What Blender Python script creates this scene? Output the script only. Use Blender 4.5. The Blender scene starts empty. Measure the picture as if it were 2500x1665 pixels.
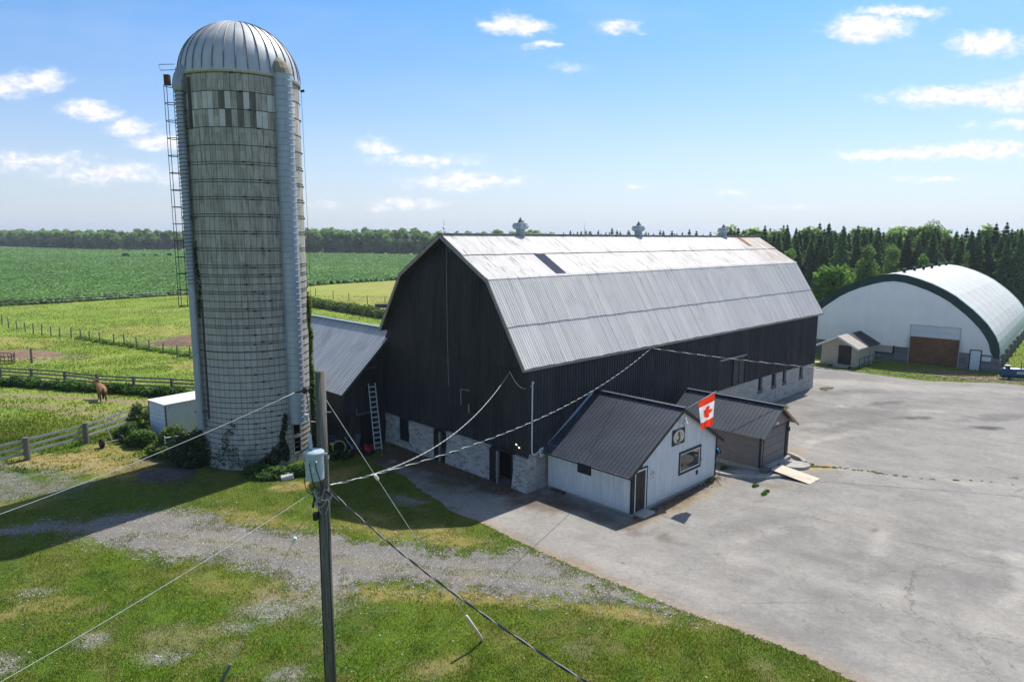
import bpy, bmesh, math, random
import numpy as np
from math import radians as R, sin, cos, pi, tan
from mathutils import Vector, Matrix, Euler
random.seed(7); rng = np.random.default_rng(11)
C = bpy.context.scene.collection
scn = bpy.context.scene

# ------------------------------------------------------------------ camera
cam = bpy.data.objects.new('camera', bpy.data.cameras.new('camera')); C.objects.link(cam)
cam.data.sensor_width = 36; cam.data.lens = 1664/2500*36
cam.data.clip_start = .1; cam.data.clip_end = 12000
pit, rol = R(8.7), R(.292)
up = Vector((0, sin(pit), cos(pit))); rt = Vector((1, 0, 0)); fw = Vector((0, cos(pit), -sin(pit)))
cx = cos(rol)*rt + sin(rol)*up; cy = cos(rol)*up - sin(rol)*rt
m = Matrix((cx, cy, -fw)).transposed().to_4x4(); m.translation = (0, 0, 13)
cam.matrix_world = m
scn.camera = cam
scn.render.resolution_x, scn.render.resolution_y = 1024, 681

# ------------------------------------------------------------------ light and exposure
SUN_EL, SUN_AZ = R(56.5), math.atan2(.56, .83)      # azimuth from +Y towards +X
SKY_STRENGTH = .106
SUN_STRENGTH = 4.3
EXPOSURE = .52
sd = Vector((sin(SUN_AZ)*cos(SUN_EL), cos(SUN_AZ)*cos(SUN_EL), sin(SUN_EL)))
sun = bpy.data.objects.new('sun', bpy.data.lights.new('sun', 'SUN')); C.objects.link(sun)
sun.data.energy = SUN_STRENGTH; sun.data.angle = R(.53); sun.data.color = (1, .95, .87)
sun.rotation_euler = sd.to_track_quat('Z', 'Y').to_euler()
vs = scn.view_settings
vs.view_transform = 'Standard'; vs.look = 'None'; vs.gamma = 1; vs.use_curve_mapping = False; vs.exposure = EXPOSURE

# ------------------------------------------------------------------ node helpers
class NT:
    def __init__(s, tree):
        s.t = tree; tree.nodes.clear()
    def n(s, typ, ins=None, **kw):
        nd = s.t.nodes.new(typ)
        for k, v in kw.items(): setattr(nd, k, v)
        for k, v in (ins or {}).items(): s.put(nd.inputs[k], v)
        return nd
    def put(s, sock, v):
        if isinstance(v, bpy.types.NodeSocket): s.t.links.new(v, sock)
        elif isinstance(v, bpy.types.Node): s.t.links.new(v.outputs[0], sock)
        else:
            if sock.type == 'RGBA' and isinstance(v, (tuple, list)) and len(v) == 3: v = (*v, 1)
            if sock.type == 'RGBA' and isinstance(v, (int, float)): v = (v, v, v, 1)
            sock.default_value = v
    def m(s, op, a, b=0, c=0, clamp=False):
        return s.n('ShaderNodeMath', {0: a, 1: b, 2: c}, operation=op, use_clamp=clamp).outputs[0]
    def vm(s, op, a, b=(0, 0, 0)):
        nd = s.n('ShaderNodeVectorMath', {0: a, 1: b}, operation=op)
        return nd.outputs[1] if op in ('LENGTH', 'DISTANCE', 'DOT_PRODUCT') else nd.outputs[0]
    def mix(s, f, a, b, mode='MIX'):
        nd = s.t.nodes.new('ShaderNodeMix'); nd.data_type = 'RGBA'; nd.blend_type = mode
        s.put(nd.inputs[0], f); s.put(nd.inputs[6], a); s.put(nd.inputs[7], b)
        return nd.outputs[2]
    def noise(s, vec, scale=1, detail=4, rough=.55, out=0, dist=0):
        return s.n('ShaderNodeTexNoise', {'Vector': vec, 'Scale': scale, 'Detail': detail, 'Roughness': rough, 'Distortion': dist}).outputs[out]
    def ramp(s, f, lo, hi, a=0., b=1., smooth=True):
        nd = s.n('ShaderNodeMapRange', {0: f, 1: lo, 2: hi, 3: a, 4: b}, interpolation_type='SMOOTHSTEP' if smooth else 'LINEAR')
        return nd.outputs[0]
    def scale(s, vec, v): return s.vm('MULTIPLY', vec, v)
    def attr(s, name, out=0): return s.n('ShaderNodeAttribute', attribute_name=name).outputs[out]

MATS = {}
def material(name, fn, rough=.8, metal=0., spec=.3):
    """fn(nt, object_coord) -> dict(color, rough, bump=(height,distance), metal, ...)"""
    if name in MATS: return MATS[name]
    ma = bpy.data.materials.new(name); ma.use_nodes = True
    nt = NT(ma.node_tree)
    out = nt.n('ShaderNodeOutputMaterial')
    co = nt.n('ShaderNodeTexCoord').outputs['Object']
    r = fn(nt, co)
    if not isinstance(r, dict): r = {'color': r}
    b = nt.n('ShaderNodeBsdfPrincipled', {'Base Color': r['color'], 'Roughness': r.get('rough', rough), 'Metallic': r.get('metal', metal), 'Specular IOR Level': r.get('spec', spec)})
    if 'alpha' in r: nt.put(b.inputs['Alpha'], r['alpha'])
    if 'trans' in r: nt.put(b.inputs['Transmission Weight'], r['trans'])
    if 'emit' in r:
        nt.put(b.inputs['Emission Color'], r['emit']); b.inputs['Emission Strength'].default_value = r.get('es', 1)
    if 'bump' in r:
        h, d = r['bump']
        bp = nt.n('ShaderNodeBump', {'Height': h, 'Distance': d, 'Strength': r.get('bs', 1.)})
        nt.put(b.inputs['Normal'], bp.outputs[0])
    sh = b.outputs[0]
    if 'leaf' in r:
        tr = nt.n('ShaderNodeBsdfTranslucent', {'Color': nt.mix(1., r['color'], r.get('tint', (1.1, 1.12, .45)), 'MULTIPLY')})
        sh = nt.n('ShaderNodeMixShader', {0: r['leaf'], 1: sh, 2: tr.outputs[0]}).outputs[0]
    nt.put(out.inputs[0], sh)
    MATS[name] = ma
    return ma

def plain(name, col, var=.25, sc=3., rough=.7, metal=0., bump=0., spec=.3, stretch=(1, 1, 1)):
    def fn(nt, co):
        v = nt.scale(co, stretch)
        n1 = nt.noise(v, sc, 5, .65); n2 = nt.noise(v, sc*6.3, 3, .6)
        f = nt.m('ADD', nt.m('MULTIPLY', n1, .7), nt.m('MULTIPLY', n2, .3))
        k = nt.ramp(f, .3, .7, 1-var, 1+var, False)
        c = nt.scale(col, nt.n('ShaderNodeCombineXYZ', {0: k, 1: k, 2: k}).outputs[0])
        d = {'color': c, 'rough': rough, 'metal': metal, 'spec': spec}
        if bump: d['bump'] = (n2, bump)
        return d
    return material(name, fn)

# ------------------------------------------------------------------ sky
world = bpy.data.worlds.new('World'); scn.world = world; world.use_nodes = True
nt = NT(world.node_tree)
sky = nt.n('ShaderNodeTexSky', sky_type='NISHITA', sun_disc=False, sun_elevation=SUN_EL, sun_rotation=SUN_AZ,
           altitude=50, air_density=1.0, dust_density=1.0, ozone_density=2.2)
dirv = nt.n('ShaderNodeTexCoord').outputs['Generated']
sx = nt.n('ShaderNodeSeparateXYZ', {0: dirv})
yy = nt.m('MAXIMUM', sx.outputs[1], .05)
u = nt.m('DIVIDE', sx.outputs[0], yy); v = nt.m('DIVIDE', sx.outputs[2], yy)
uv = nt.n('ShaderNodeCombineXYZ', {0: u, 1: v, 2: 0}).outputs[0]
nz = nt.n('ShaderNodeTexNoise', {'Vector': nt.scale(uv, (1, 2.2, 1)), 'Scale': 16, 'Detail': 7, 'Roughness': .6})
warp = nt.scale(nt.vm('SUBTRACT', nz.outputs['Color'], (.5, .5, .5)), (.085, .036, 0))
uvw = nt.vm('ADD', uv, warp)
# cumulus banks: tangent-plane centre (u, v), half width, half height, density
CL = [(-.665,.214,.05,.017,.8),(-.710,.205,.04,.02,.7),(-.60,.173,.055,.014,.85),(-.545,.152,.045,.017,.8),(-.50,.132,.05,.016,.75),
      (-.66,.105,.07,.014,.7),(-.57,.086,.12,.018,.62),(-.71,.10,.06,.018,.6),
      (-.135,.345,.028,.006,.5),(-.105,.362,.018,.005,.3),(-.015,.292,.042,.017,1.),(.02,.285,.04,.010,.75),(.045,.262,.030,.007,.6),(.145,.287,.038,.011,.75),
      (.08,.235,.03,.008,.3),(-.195,.125,.04,.010,.75),(-.125,.108,.10,.011,.6),(-.065,.080,.10,.017,.8),(-.15,.045,.06,.013,.75),(-.27,.043,.02,.007,.4),
      (.175,.068,.03,.006,.5),(.32,.066,.03,.006,.35),(.40,.045,.05,.006,.35),
      (.49,.288,.065,.021,1.),(.53,.31,.075,.012,.8),(.55,.355,.03,.005,.35),(.655,.27,.060,.020,1.),(.73,.278,.03,.008,.7),(.74,.35,.06,.010,.6),
      (.63,.197,.13,.016,.9),(.74,.200,.10,.030,1.),(.70,.158,.06,.008,.55),(.54,.117,.09,.014,.9),(.66,.124,.13,.013,.85),(.80,.12,.08,.02,.7),(.60,.086,.06,.006,.5)]
dens = None
for (a, b, w, h, d) in CL:
    q = nt.vm('LENGTH', nt.scale(nt.vm('SUBTRACT', uvw, (a, b, 0)), (1.0/w, 1.05/h, 0)))
    e = nt.m('MULTIPLY', nt.m('SUBTRACT', 1.12, q), d)
    dens = e if dens is None else nt.m('MAXIMUM', dens, e)
fine = nt.noise(nt.scale(uv, (1, 1.8, 1)), 55, 6, .62)
dens = nt.m('ADD', dens, nt.m('MULTIPLY', nt.m('SUBTRACT', fine, .5), .7))
cmask = nt.m('MULTIPLY', nt.ramp(dens, -.06, .85), nt.ramp(sx.outputs[1], .1, .3))
veil = nt.ramp(nt.noise(nt.scale(uv, (1, 4, 1)), 2.3, 5, .6), .42, .8, 0, .16)
veil = nt.m('MULTIPLY', veil, nt.ramp(v, .0, .12))
hz = nt.m('POWER', nt.m('SUBTRACT', 1., nt.m('MAXIMUM', sx.outputs[2], 0.), clamp=True), 9.)
zz = sx.outputs[2]
lowt = nt.mix(nt.ramp(zz, .02, .40), (.80, .86, 1.02), (.36, .80, 1.15))
lowt = nt.mix(nt.ramp(zz, .45, .75), lowt, (1.04, .98, .90))
base = nt.mix(1., sky.outputs[0], lowt, 'MULTIPLY')
base = nt.mix(nt.m('MULTIPLY', hz, .70), base, (5.2, 5.8, 6.6))
base = nt.mix(veil, base, (5.6, 6.2, 7.0))
shade = nt.ramp(fine, .35, .65, 0, 1)
ccol = nt.mix(shade, (6.0, 6.1, 6.8), (8.2, 7.9, 8.1))
base = nt.mix(cmask, base, ccol)
bg = nt.n('ShaderNodeBackground', {0: base, 1: SKY_STRENGTH})
nt.put(nt.n('ShaderNodeOutputWorld').inputs[0], bg.outputs[0])

# ------------------------------------------------------------------ mesh helpers
class MB:
    def __init__(s): s.v = []; s.f = []; s.mi = []
    def quad(s, a, b, c, d, mi=0): s.poly([a, b, c, d], mi)
    def poly(s, pts, mi=0):
        i = len(s.v); s.v += [tuple(p) for p in pts]; s.f.append(tuple(range(i, i+len(pts)))); s.mi.append(mi)
    def raw(s, vs_, fs, mi=0):
        i = len(s.v); s.v += [tuple(p) for p in vs_]
        for f in fs: s.f.append(tuple(i+k for k in f)); s.mi.append(mi)
    def box(s, x0, x1, y0, y1, z0, z1, mi=0, M=None):
        p = [(x0,y0,z0),(x1,y0,z0),(x1,y1,z0),(x0,y1,z0),(x0,y0,z1),(x1,y0,z1),(x1,y1,z1),(x0,y1,z1)]
        if M is not None: p = [M @ Vector(q) for q in p]
        s.raw(p, [(3,2,1,0),(4,5,6,7),(0,1,5,4),(1,2,6,5),(2,3,7,6),(3,0,4,7)], mi); return s
    def beam(s, a, b, w, h, mi=0, upv=(0, 0, 1), bev=0):
        a, b = Vector(a), Vector(b); d = (b-a); L = d.length; d = d/L
        upv = Vector(upv)
        if abs(d.dot(upv)) > .98: upv = Vector((1, 0, 0))
        sd_ = d.cross(upv).normalized(); u_ = sd_.cross(d).normalized()
        p = []
        for q in (a, b):
            for (i, j) in ((-1,-1),(1,-1),(1,1),(-1,1)): p.append(q + sd_*(i*w/2) + u_*(j*h/2))
        s.raw(p, [(3,2,1,0),(4,5,6,7),(0,1,5,4),(1,2,6,5),(2,3,7,6),(3,0,4,7)], mi); return s
    def tube(s, pts, r, n=8, mi=0, caps=True):
        pts = [Vector(p) for p in pts]; rs = r if isinstance(r, (list, tuple)) else [r]*len(pts)
        base = len(s.v); prev = None
        for i, p in enumerate(pts):
            d = (pts[min(i+1, len(pts)-1)] - pts[max(i-1, 0)]).normalized()
            if prev is None:
                a = d.cross(Vector((0, 0, 1)));
                if a.length < .05: a = d.cross(Vector((1, 0, 0)))
            else: a = prev - d*prev.dot(d)
            a.normalize(); prev = a; b = d.cross(a)
            for k in range(n):
                t = 2*pi*k/n; s.v.append(tuple(p + a*(cos(t)*rs[i]) + b*(sin(t)*rs[i])))
        for i in range(len(pts)-1):
            for k in range(n):
                q = base+i*n; s.f.append((q+k, q+(k+1) % n, q+n+(k+1) % n, q+n+k)); s.mi.append(mi)
        if caps:
            s.f.append(tuple(base+k for k in reversed(range(n)))); s.mi.append(mi)
            q = base+(len(pts)-1)*n; s.f.append(tuple(q+k for k in range(n))); s.mi.append(mi)
        return s
    def lathe(s, prof, n=16, c=(0, 0, 0), mi=0, M=None):
        base = len(s.v)
        for (r, z) in prof:
            for k in range(n):
                t = 2*pi*k/n; p = Vector((r*cos(t), r*sin(t), z))
                if M is not None: p = M @ p
                s.v.append(tuple(p + Vector(c)))
        for i in range(len(prof)-1):
            for k in range(n):
                q = base+i*n; s.f.append((q+k, q+(k+1) % n, q+n+(k+1) % n, q+n+k)); s.mi.append(mi)
        s.f.append(tuple(base+k for k in reversed(range(n)))); s.mi.append(mi)
        q = base+(len(prof)-1)*n; s.f.append(tuple(q+k for k in range(n))); s.mi.append(mi)
        return s
    def build(s, name, mats, parent=None, smooth=False, bevel=0, seg=1):
        me = bpy.data.meshes.new(name); me.from_pydata([tuple(v) for v in s.v], [], s.f)
        for ma in (mats if isinstance(mats, (list, tuple)) else [mats]): me.materials.append(ma)
        me.polygons.foreach_set('material_index', s.mi)
        if smooth: me.polygons.foreach_set('use_smooth', [True]*len(s.f))
        me.update()
        return link(name, me, parent, bevel, seg)
def link(name, me, parent=None, bevel=0, seg=1):
    o = bpy.data.objects.new(name, me); C.objects.link(o)
    if parent: o.parent = parent
    if bevel:
        b = o.modifiers.new('bevel', 'BEVEL'); b.width = bevel; b.segments = seg; b.limit_method = 'ANGLE'
    return o
def npmesh(name, V, F, mat, parent=None, col=None, attrs=None, smooth=False):
    V = np.asarray(V, np.float32); F = np.asarray(F, np.int32)
    me = bpy.data.meshes.new(name); k = F.shape[1]
    me.vertices.add(len(V)); me.vertices.foreach_set('co', V.ravel())
    me.loops.add(F.size); me.loops.foreach_set('vertex_index', F.ravel())
    me.polygons.add(len(F)); me.polygons.foreach_set('loop_start', np.arange(0, F.size, k, dtype=np.int32))
    if smooth: me.polygons.foreach_set('use_smooth', np.ones(len(F), bool))
    if col is not None:
        a = me.attributes.new('col', 'FLOAT_COLOR', 'POINT')
        a.data.foreach_set('color', np.concatenate([col, np.ones((len(V), 1))], 1).astype(np.float32).ravel())
    for n_, x in (attrs or {}).items():
        a = me.attributes.new(n_, 'FLOAT', 'POINT'); a.data.foreach_set('value', np.asarray(x, np.float32))
    for ma in (mat if isinstance(mat, (list, tuple)) else [mat]): me.materials.append(ma)
    me.update(calc_edges=True)
    return link(name, me, parent)
def tag(o, label=None, cat=None, group=None, kind=None):
    if label: o['label'] = label
    if cat: o['category'] = cat
    if group: o['group'] = group
    if kind: o['kind'] = kind
    return o
def thing(name, label, cat, loc=(0, 0, 0), rz=0, group=None):
    o = bpy.data.objects.new(name, None); C.objects.link(o); o.location = loc; o.rotation_euler = (0, 0, rz)
    o.empty_display_size = .2
    return tag(o, label, cat, group)
def dup(root, loc, rz=0, sc=None, label=None, rx=0, ry=0):
    r = root.copy(); C.objects.link(r); r.location = loc; r.rotation_euler = (rx, ry, rz)
    if sc is not None: r.scale = sc if isinstance(sc, tuple) else (sc, sc, sc)
    if label: r['label'] = label
    for ch in list(root.children):
        c = ch.copy(); C.objects.link(c); c.parent = r
        for g_ in ch.children:
            d = g_.copy(); C.objects.link(d); d.parent = c
    return r
def text_mesh(name, body, size, mat, parent, M, extrude=.003):
    cu = bpy.data.curves.new(name, 'FONT'); cu.body = body; cu.size = size; cu.extrude = extrude
    cu.align_x = 'CENTER'; cu.align_y = 'CENTER'
    to = bpy.data.objects.new('tmp', cu); C.objects.link(to)
    dg = bpy.context.evaluated_depsgraph_get(); dg.update()
    me = bpy.data.meshes.new_from_object(to.evaluated_get(dg)); bpy.data.objects.remove(to)
    me.transform(M); me.materials.clear(); me.materials.append(mat); me.name = name
    return link(name, me, parent)

TH = .78
O3 = Vector((.883, 33.491, 0)); Dv = Vector((cos(TH), sin(TH), 0)); Nv = Vector((-sin(TH), cos(TH), 0))
def B(l, w, z=0): return O3 + Dv*l + Nv*w + Vector((0, 0, z))

def sheet(mb, o, U, V, Nn, u0, u1, lo, hi, sp, dep, prof='box', mi=0, rows=None):
    """ribbed sheet metal or boards: ribs run along V, spaced along U; lo/hi = functions of u"""
    o, U, V, Nn = Vector(o), Vector(U), Vector(V), Vector(Nn)
    us = []
    n = max(1, round((u1-u0)/sp)); s_ = (u1-u0)/n
    for i in range(n):
        a = u0+i*s_
        if prof == 'box': us += [(a, 0), (a+s_*.62, 0), (a+s_*.70, dep), (a+s_*.92, dep)]
        elif prof == 'seam': us += [(a, 0), (a+s_*.93, 0), (a+s_*.95, dep), (a+s_*.99, dep)]
        elif prof == 'groove': us += [(a, dep), (a+s_*.88, dep), (a+s_*.90, 0), (a+s_*.98, 0)]
        else: us += [(a+s_*k/4, dep*(.5-.5*cos(2*pi*k/4))) for k in range(4)]
    us.append((u1, us[0][1]))
    pts = []
    for (a, d) in us:
        l_, h_ = lo(a), hi(a)
        pts.append((o+U*a+V*l_+Nn*d, o+U*a+V*h_+Nn*d))
    base = len(mb.v)
    for p, q in pts: mb.v += [tuple(p), tuple(q)]
    for i in range(len(pts)-1):
        k = base+2*i; mb.f.append((k, k+2, k+3, k+1)); mb.mi.append(mi)

# polygon signed distance (positive inside)
def sdf(P, poly):
    P = np.asarray(P, float)[:, :2]; poly = np.asarray(poly, float); n = len(poly)
    d = np.full(len(P), 1e9); ins = np.zeros(len(P), bool)
    for i in range(n):
        a, b = poly[i], poly[(i+1) % n]; e = b-a
        w = P-a; t = np.clip((w@e)/max(e@e, 1e-9), 0, 1)
        d = np.minimum(d, np.linalg.norm(w-t[:, None]*e, axis=1))
        c = (a[1] > P[:, 1]) != (b[1] > P[:, 1])
        with np.errstate(divide='ignore', invalid='ignore'):
            xx = (b[0]-a[0])*(P[:, 1]-a[1])/(b[1]-a[1])+a[0]
        ins ^= c & (P[:, 0] < xx)
    return np.where(ins, d, -d)
# cheap value noise in numpy
_perm = rng.random((256, 256))
def vnoise(x, y):
    xi = np.floor(x).astype(int); yi = np.floor(y).astype(int); fx = x-xi; fy = y-yi
    fx = fx*fx*(3-2*fx); fy = fy*fy*(3-2*fy)
    g_ = lambda a, b: _perm[a & 255, b & 255]
    return (g_(xi, yi)*(1-fx)+g_(xi+1, yi)*fx)*(1-fy)+(g_(xi, yi+1)*(1-fx)+g_(xi+1, yi+1)*fx)*fy
def fbm(x, y, o=4):
    s_ = 0; a = .5
    for i in range(o): s_ = s_+a*vnoise(x*2**i+17*i, y*2**i+31*i); a *= .5
    return s_/(1-.5**o)

# ------------------------------------------------------------------ layout outlines (metres)
ASPHALT = [(-8.3,38.4),(-5.8,35.7),(-4.6,33.6),(-3.4,32.0),(-2.9,31.0),(-1.5,29.86),(-.5,28.69),(.73,27.31),(1.5,26.5),(2.67,25.39),(4.3,23.94),(5.5,22.8),
           (6.4,22.0),(7.31,21.4),(8.21,20.6),(9.28,19.7),(9.79,19.0),(10.4,18.2),(12,15.5),(16,10),(24,2),(60,-4),(90,20),(70,50),(56,56),(46,59.9),(44.3,61.2),(41,61.3),(38.2,61.9),
           (34.9,64.7),(30.9,68.8),(24,72),(18,60),(2,44),(-6,42.5)]
GRAVEL = [(-27,27.6),(-24,28.6),(-21.94,29.5),(-20.2,30.1),(-18.28,30.8),(-15.8,31.38),(-14.57,31.04),(-13.5,30.18),(-11.88,29.54),(-10.42,29.23),(-9.14,28.5),(-8.0,28.8),(-6.88,27.98),
          (-5.01,27.6),(-4.1,27.9),(-3.05,26.9),(-1.77,26.9),(.72,27.2),(1.6,26.6),(5.4,22.9),(6.4,22.1),(7.3,21.5),(5.9,21.6),(5.18,22.1),(3.6,22.75),(.75,22.9),(-.98,23.3),(-3.37,23.9),(-5.4,23.9),(-6.4,23.0),(-7.6,23.2),
          (-9.2,24.3),(-10.5,25.2),(-11.84,25.56),(-15.49,26.28),(-17.16,27.0),(-19.93,28.2),(-24,27.6),(-28,26.8)]
CROP = [(-700,80),(-94.6,122.5),(-87,129.2),(-80,139),(-70,152),(-53,177),(-46.5,188),(-39.8,196),(-34.6,202),(-20,212),(20,260),(40,300),(10,455),(-66,456),(-102,470),(-144,478),(-250,520),(-300,500),(-366,540),(-460,600),(-900,640)]
HAY = [(-37,126),(-45,150),(-62,155),(-55,178),(-38,196),(-20,205),(10,150),(-12,108),(-21,112),(-30,121)]
# (x, y, rx, ry, angle, colour, strength)
def blob(P, x, y, rx, ry, a=0, soft=.7, jag=.8):
    dx, dy = P[:, 0]-x, P[:, 1]-y; c, s_ = cos(R(a)), sin(R(a))
    q = np.sqrt(((dx*c+dy*s_)/rx)**2+((-dx*s_+dy*c)/ry)**2)
    q = q + jag*((fbm(P[:, 0]*1.1+x, P[:, 1]*1.1+y)-.5)*2.6+(fbm(P[:, 0]*3.7, P[:, 1]*3.7)-.5)*1.2)
    return np.clip((1-q)/soft+.5, 0, 1)
GREEN = np.array((.118, .168, .022)); LUSH = np.array((.105, .19, .020)); DARKG = np.array((.032, .075, .014))
PAST = np.array((.225, .30, .050)); DRY = np.array((.36, .27, .105)); DIRT = np.array((.28, .215, .145)); GREY = np.array((.29, .28, .26)); HAYC = np.array((.29, .31, .075))
DKSOIL = np.array((.10, .072, .052)); STRAW = np.array((.42, .31, .13))
GB = [ # blobs over the grass
  (-9.5,23.6,2.0,.6,-15,DRY,.3),(-7.0,22.6,1.9,.8,0,GREY,.42),(-8.0,23.2,1.2,.7,0,DIRT,.5),(-12.6,30.3,2.6,.6,-20,DRY,.5),(-3.4,28.6,2.0,.6,-30,DRY,.6),(-6.5,29.6,2.4,.8,-30,DRY,.45),
  (-26.0,37.9,2.8,1.4,-10,STRAW,.85),(-22.0,36.9,3.0,1.2,-15,STRAW,.7),(-24.4,40.0,2.0,1.0,-15,STRAW,.6),(-20.4,38.0,1.6,.9,0,DIRT,.7),(-19.0,35.9,1.9,1.3,-10,DKSOIL,.95),(-27.6,34.2,4.2,2.6,0,GREY*.8,1.),
  (-25.6,33.2,2.0,.9,10,GREY*.7,.8),(-17.6,23.3,.5,.4,20,GREY,.35),(-16.6,22.3,1.2,.5,30,DRY,.4),(-15.8,18.9,.8,.6,0,GREY,.8),(-10.6,20.6,1.6,.8,10,DIRT,.45),
  (-10.8,19.5,.7,.4,0,GREY,.7),(-6.65,18.6,.5,.4,0,GREY,.9),(-13.6,20.3,.4,.3,0,GREY,.7),(-9.4,21.2,.6,.35,0,GREY,.6),(-8.3,22.3,.7,.5,0,GREY,.7),(-4.9,32.2,.9,.35,-30,GREY,.9),(-5.2,31.8,1.0,.3,-30,GREY,.7),
  (-10.9,34.6,2.2,.6,25,STRAW,.75),(-9.3,36.6,1.4,.6,40,DRY,.6),(-2.0,19.3,.7,.4,30,DRY,.35),(-1.7,23.2,3,.5,-5,DRY,.6),(3.5,22.2,2.6,.35,-15,DRY,.65),
  (-33.5,53.0,12,.6,-11,DIRT,.85),(-30.5,48.5,4.0,1.2,-20,DIRT,.5),(-36,50.8,3.5,.9,-10,DIRT,.55),(-44,53.8,4,.9,-5,DIRT,.5),(-42,60.2,7,.7,-15,DRY,.6),
  (-54,72.5,6.5,2.4,-15,DIRT,.95),(-50,73.2,3,.8,0,DKSOIL,.6),(-66,85,8,1.6,-15,DRY,.6),(-58,80,6,1.0,-15,DRY,.5),(-38,83,6.5,3.4,0,DIRT,.9),(-49,93,8,3.5,-10,DRY,.45),(-62,90.5,3,.8,0,STRAW,.5),
  (-33,77,8,1.2,-30,DRY,.4),(-29,66,7,2.2,-35,DRY,.55),(-40,104,10,3,0,DRY,.3),(-34,62,5,1.4,-25,LUSH,.5),(-24,47.5,3,1,0,LUSH,.4),
  (44.5,63.6,3.6,1.6,-38,DIRT,.9),(41.2,65.4,3.0,1.1,-40,DIRT*.8,.85),(47.5,60.8,2.2,.8,-30,DIRT*.8,.6),(37,66.6,3.2,1.1,-42,LUSH,.3),(44.3,64.5,3,1.2,-40,DIRT,.9),(-24.7,31.3,2.6,.6,15,DRY,.4)]
def ground_col(P, blobs=True):
    P = np.asarray(P, float); n = len(P); x, y = P[:, 0], P[:, 1]
    c = np.tile(GREEN, (n, 1))
    def mixc(c, t, colr): t = np.clip(t, 0, 1)[:, None]; return c*(1-t)+np.asarray(colr)*t
    big = fbm(x*.11, y*.11); med = fbm(x*.45+50, y*.45)
    c = mixc(c, (big-.45)*2.2, LUSH); c = mixc(c, (med-.54)*1.1, DRY*.75)
    c = mixc(c, np.clip((.42-med)*1.6, 0, .6), DARKG*1.6)
    c = mixc(c, np.clip((fbm(x*1.25+8, y*1.25+2)-.54)*2.3, 0, .42), (.20, .165, .07)); c = mixc(c, np.clip((fbm(x*.5+3, y*.5+77)-.55)*3, 0, .6), (.12, .20, .018)); c = mixc(c, np.clip((.40-fbm(x*1.9+31, y*1.9))*4, 0, .5), DARKG*1.5)
    past = np.clip((y+x*.30-33)/6, 0, 1)*np.clip((-x-18)/5, 0, 1)
    far = np.clip((y-60)/25, 0, 1)
    past = np.maximum(past, far)
    c = mixc(c, past, PAST)
    c = mixc(c, past*np.clip((fbm(x*.08+9, y*.25)-.42)*2.5, 0, .8), HAYC)
    c = mixc(c, past*np.clip((med-.55)*2.4, 0, .6), LUSH)
    c = mixc(c, past*np.clip((.45-fbm(x*.28+5, y*.6))*4, 0, .55), (.10, .185, .03))
    hay = np.clip(sdf(P, HAY)/4, 0, 1); c = mixc(c, hay*.75, HAYC)
    c = mixc(c, hay*np.clip((vnoise((x+y*.35)*.02, (y-x*.2)*.55)-.5)*1.6, 0, .5), STRAW*.8)
    near = (y < 30) & (x < 9)
    c = mixc(c, np.where(near, np.clip((fbm(x*.9+4, y*.9+8)-.62)*3, 0, .35), 0), DIRT)
    if blobs:
        for (bx, by, rx, ry, a, colr, s_) in GB: c = mixc(c, blob(P, bx, by, rx, ry, a)*min(1, s_*1.15), colr)
    k = (.86+.28*fbm(x*2.5, y*2.5, 3))[:, None]
    return c*k

# ------------------------------------------------------------------ ground
def axis(lo, hi, dense_lo, dense_hi, step, growth=1.12):
    a = list(np.arange(dense_lo, dense_hi+step, step)); s_ = step
    while a[-1] < hi: s_ *= growth; a.append(a[-1]+s_)
    s_ = step
    while a[0] > lo: s_ *= growth; a.insert(0, a[0]-s_)
    return np.array(a)
xs = axis(-5000, 5000, -50, 48, .33); ys = axis(-300, 7000, 12, 80, .33)
GX, GY = np.meshgrid(xs, ys); P = np.stack([GX.ravel(), GY.ravel(), np.zeros(GX.size)], 1)
farm = np.clip((P[:, 1]-75)/60, 0, 1)*np.clip((-P[:, 0]+200)/100, 0, 1)
nx, ny = len(xs), len(ys)
idx = np.arange(nx*ny).reshape(ny, nx)
F = np.stack([idx[:-1, :-1].ravel(), idx[:-1, 1:].ravel(), idx[1:, 1:].ravel(), idx[1:, :-1].ravel()], 1)
def m_ground(nt, co):
    n1 = nt.noise(co, 1.7, 5, .7); n2 = nt.noise(co, 9, 4, .7); n3 = nt.noise(co, 38, 2, .6)
    c = nt.mix(nt.ramp(nt.noise(co, 3.4, 6, .8), .36, .54, .2, 1.), nt.attr('plaincol'), nt.attr('col'))
    k = nt.m('ADD', nt.m('MULTIPLY', n2, .9), nt.m('MULTIPLY', n3, .9))
    k = nt.ramp(k, .55, 1.25, .55, 1.45, False)
    c = nt.mix(1., c, nt.n('ShaderNodeCombineXYZ', {0: k, 1: k, 2: nt.m('POWER', k, 1.3)}).outputs[0], 'MULTIPLY')
    c = nt.mix(nt.ramp(n1, .55, .75, 0, .35), c, nt.mix(1., c, (1.35, 1.1, .8), 'MULTIPLY'))
    return {'color': c, 'rough': .95, 'spec': .1, 'bump': (nt.m('ADD', n2, nt.m('MULTIPLY', n3, .6)), .12), 'bs': .8}
g = npmesh('ground', P, F, material('grass_ground', m_ground), col=ground_col(P)); tag(g, kind='structure')
a_ = g.data.attributes.new('plaincol', 'FLOAT_COLOR', 'POINT'); a_.data.foreach_set('color', np.concatenate([ground_col(P, False), np.ones((len(P), 1))], 1).astype(np.float32).ravel())

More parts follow.
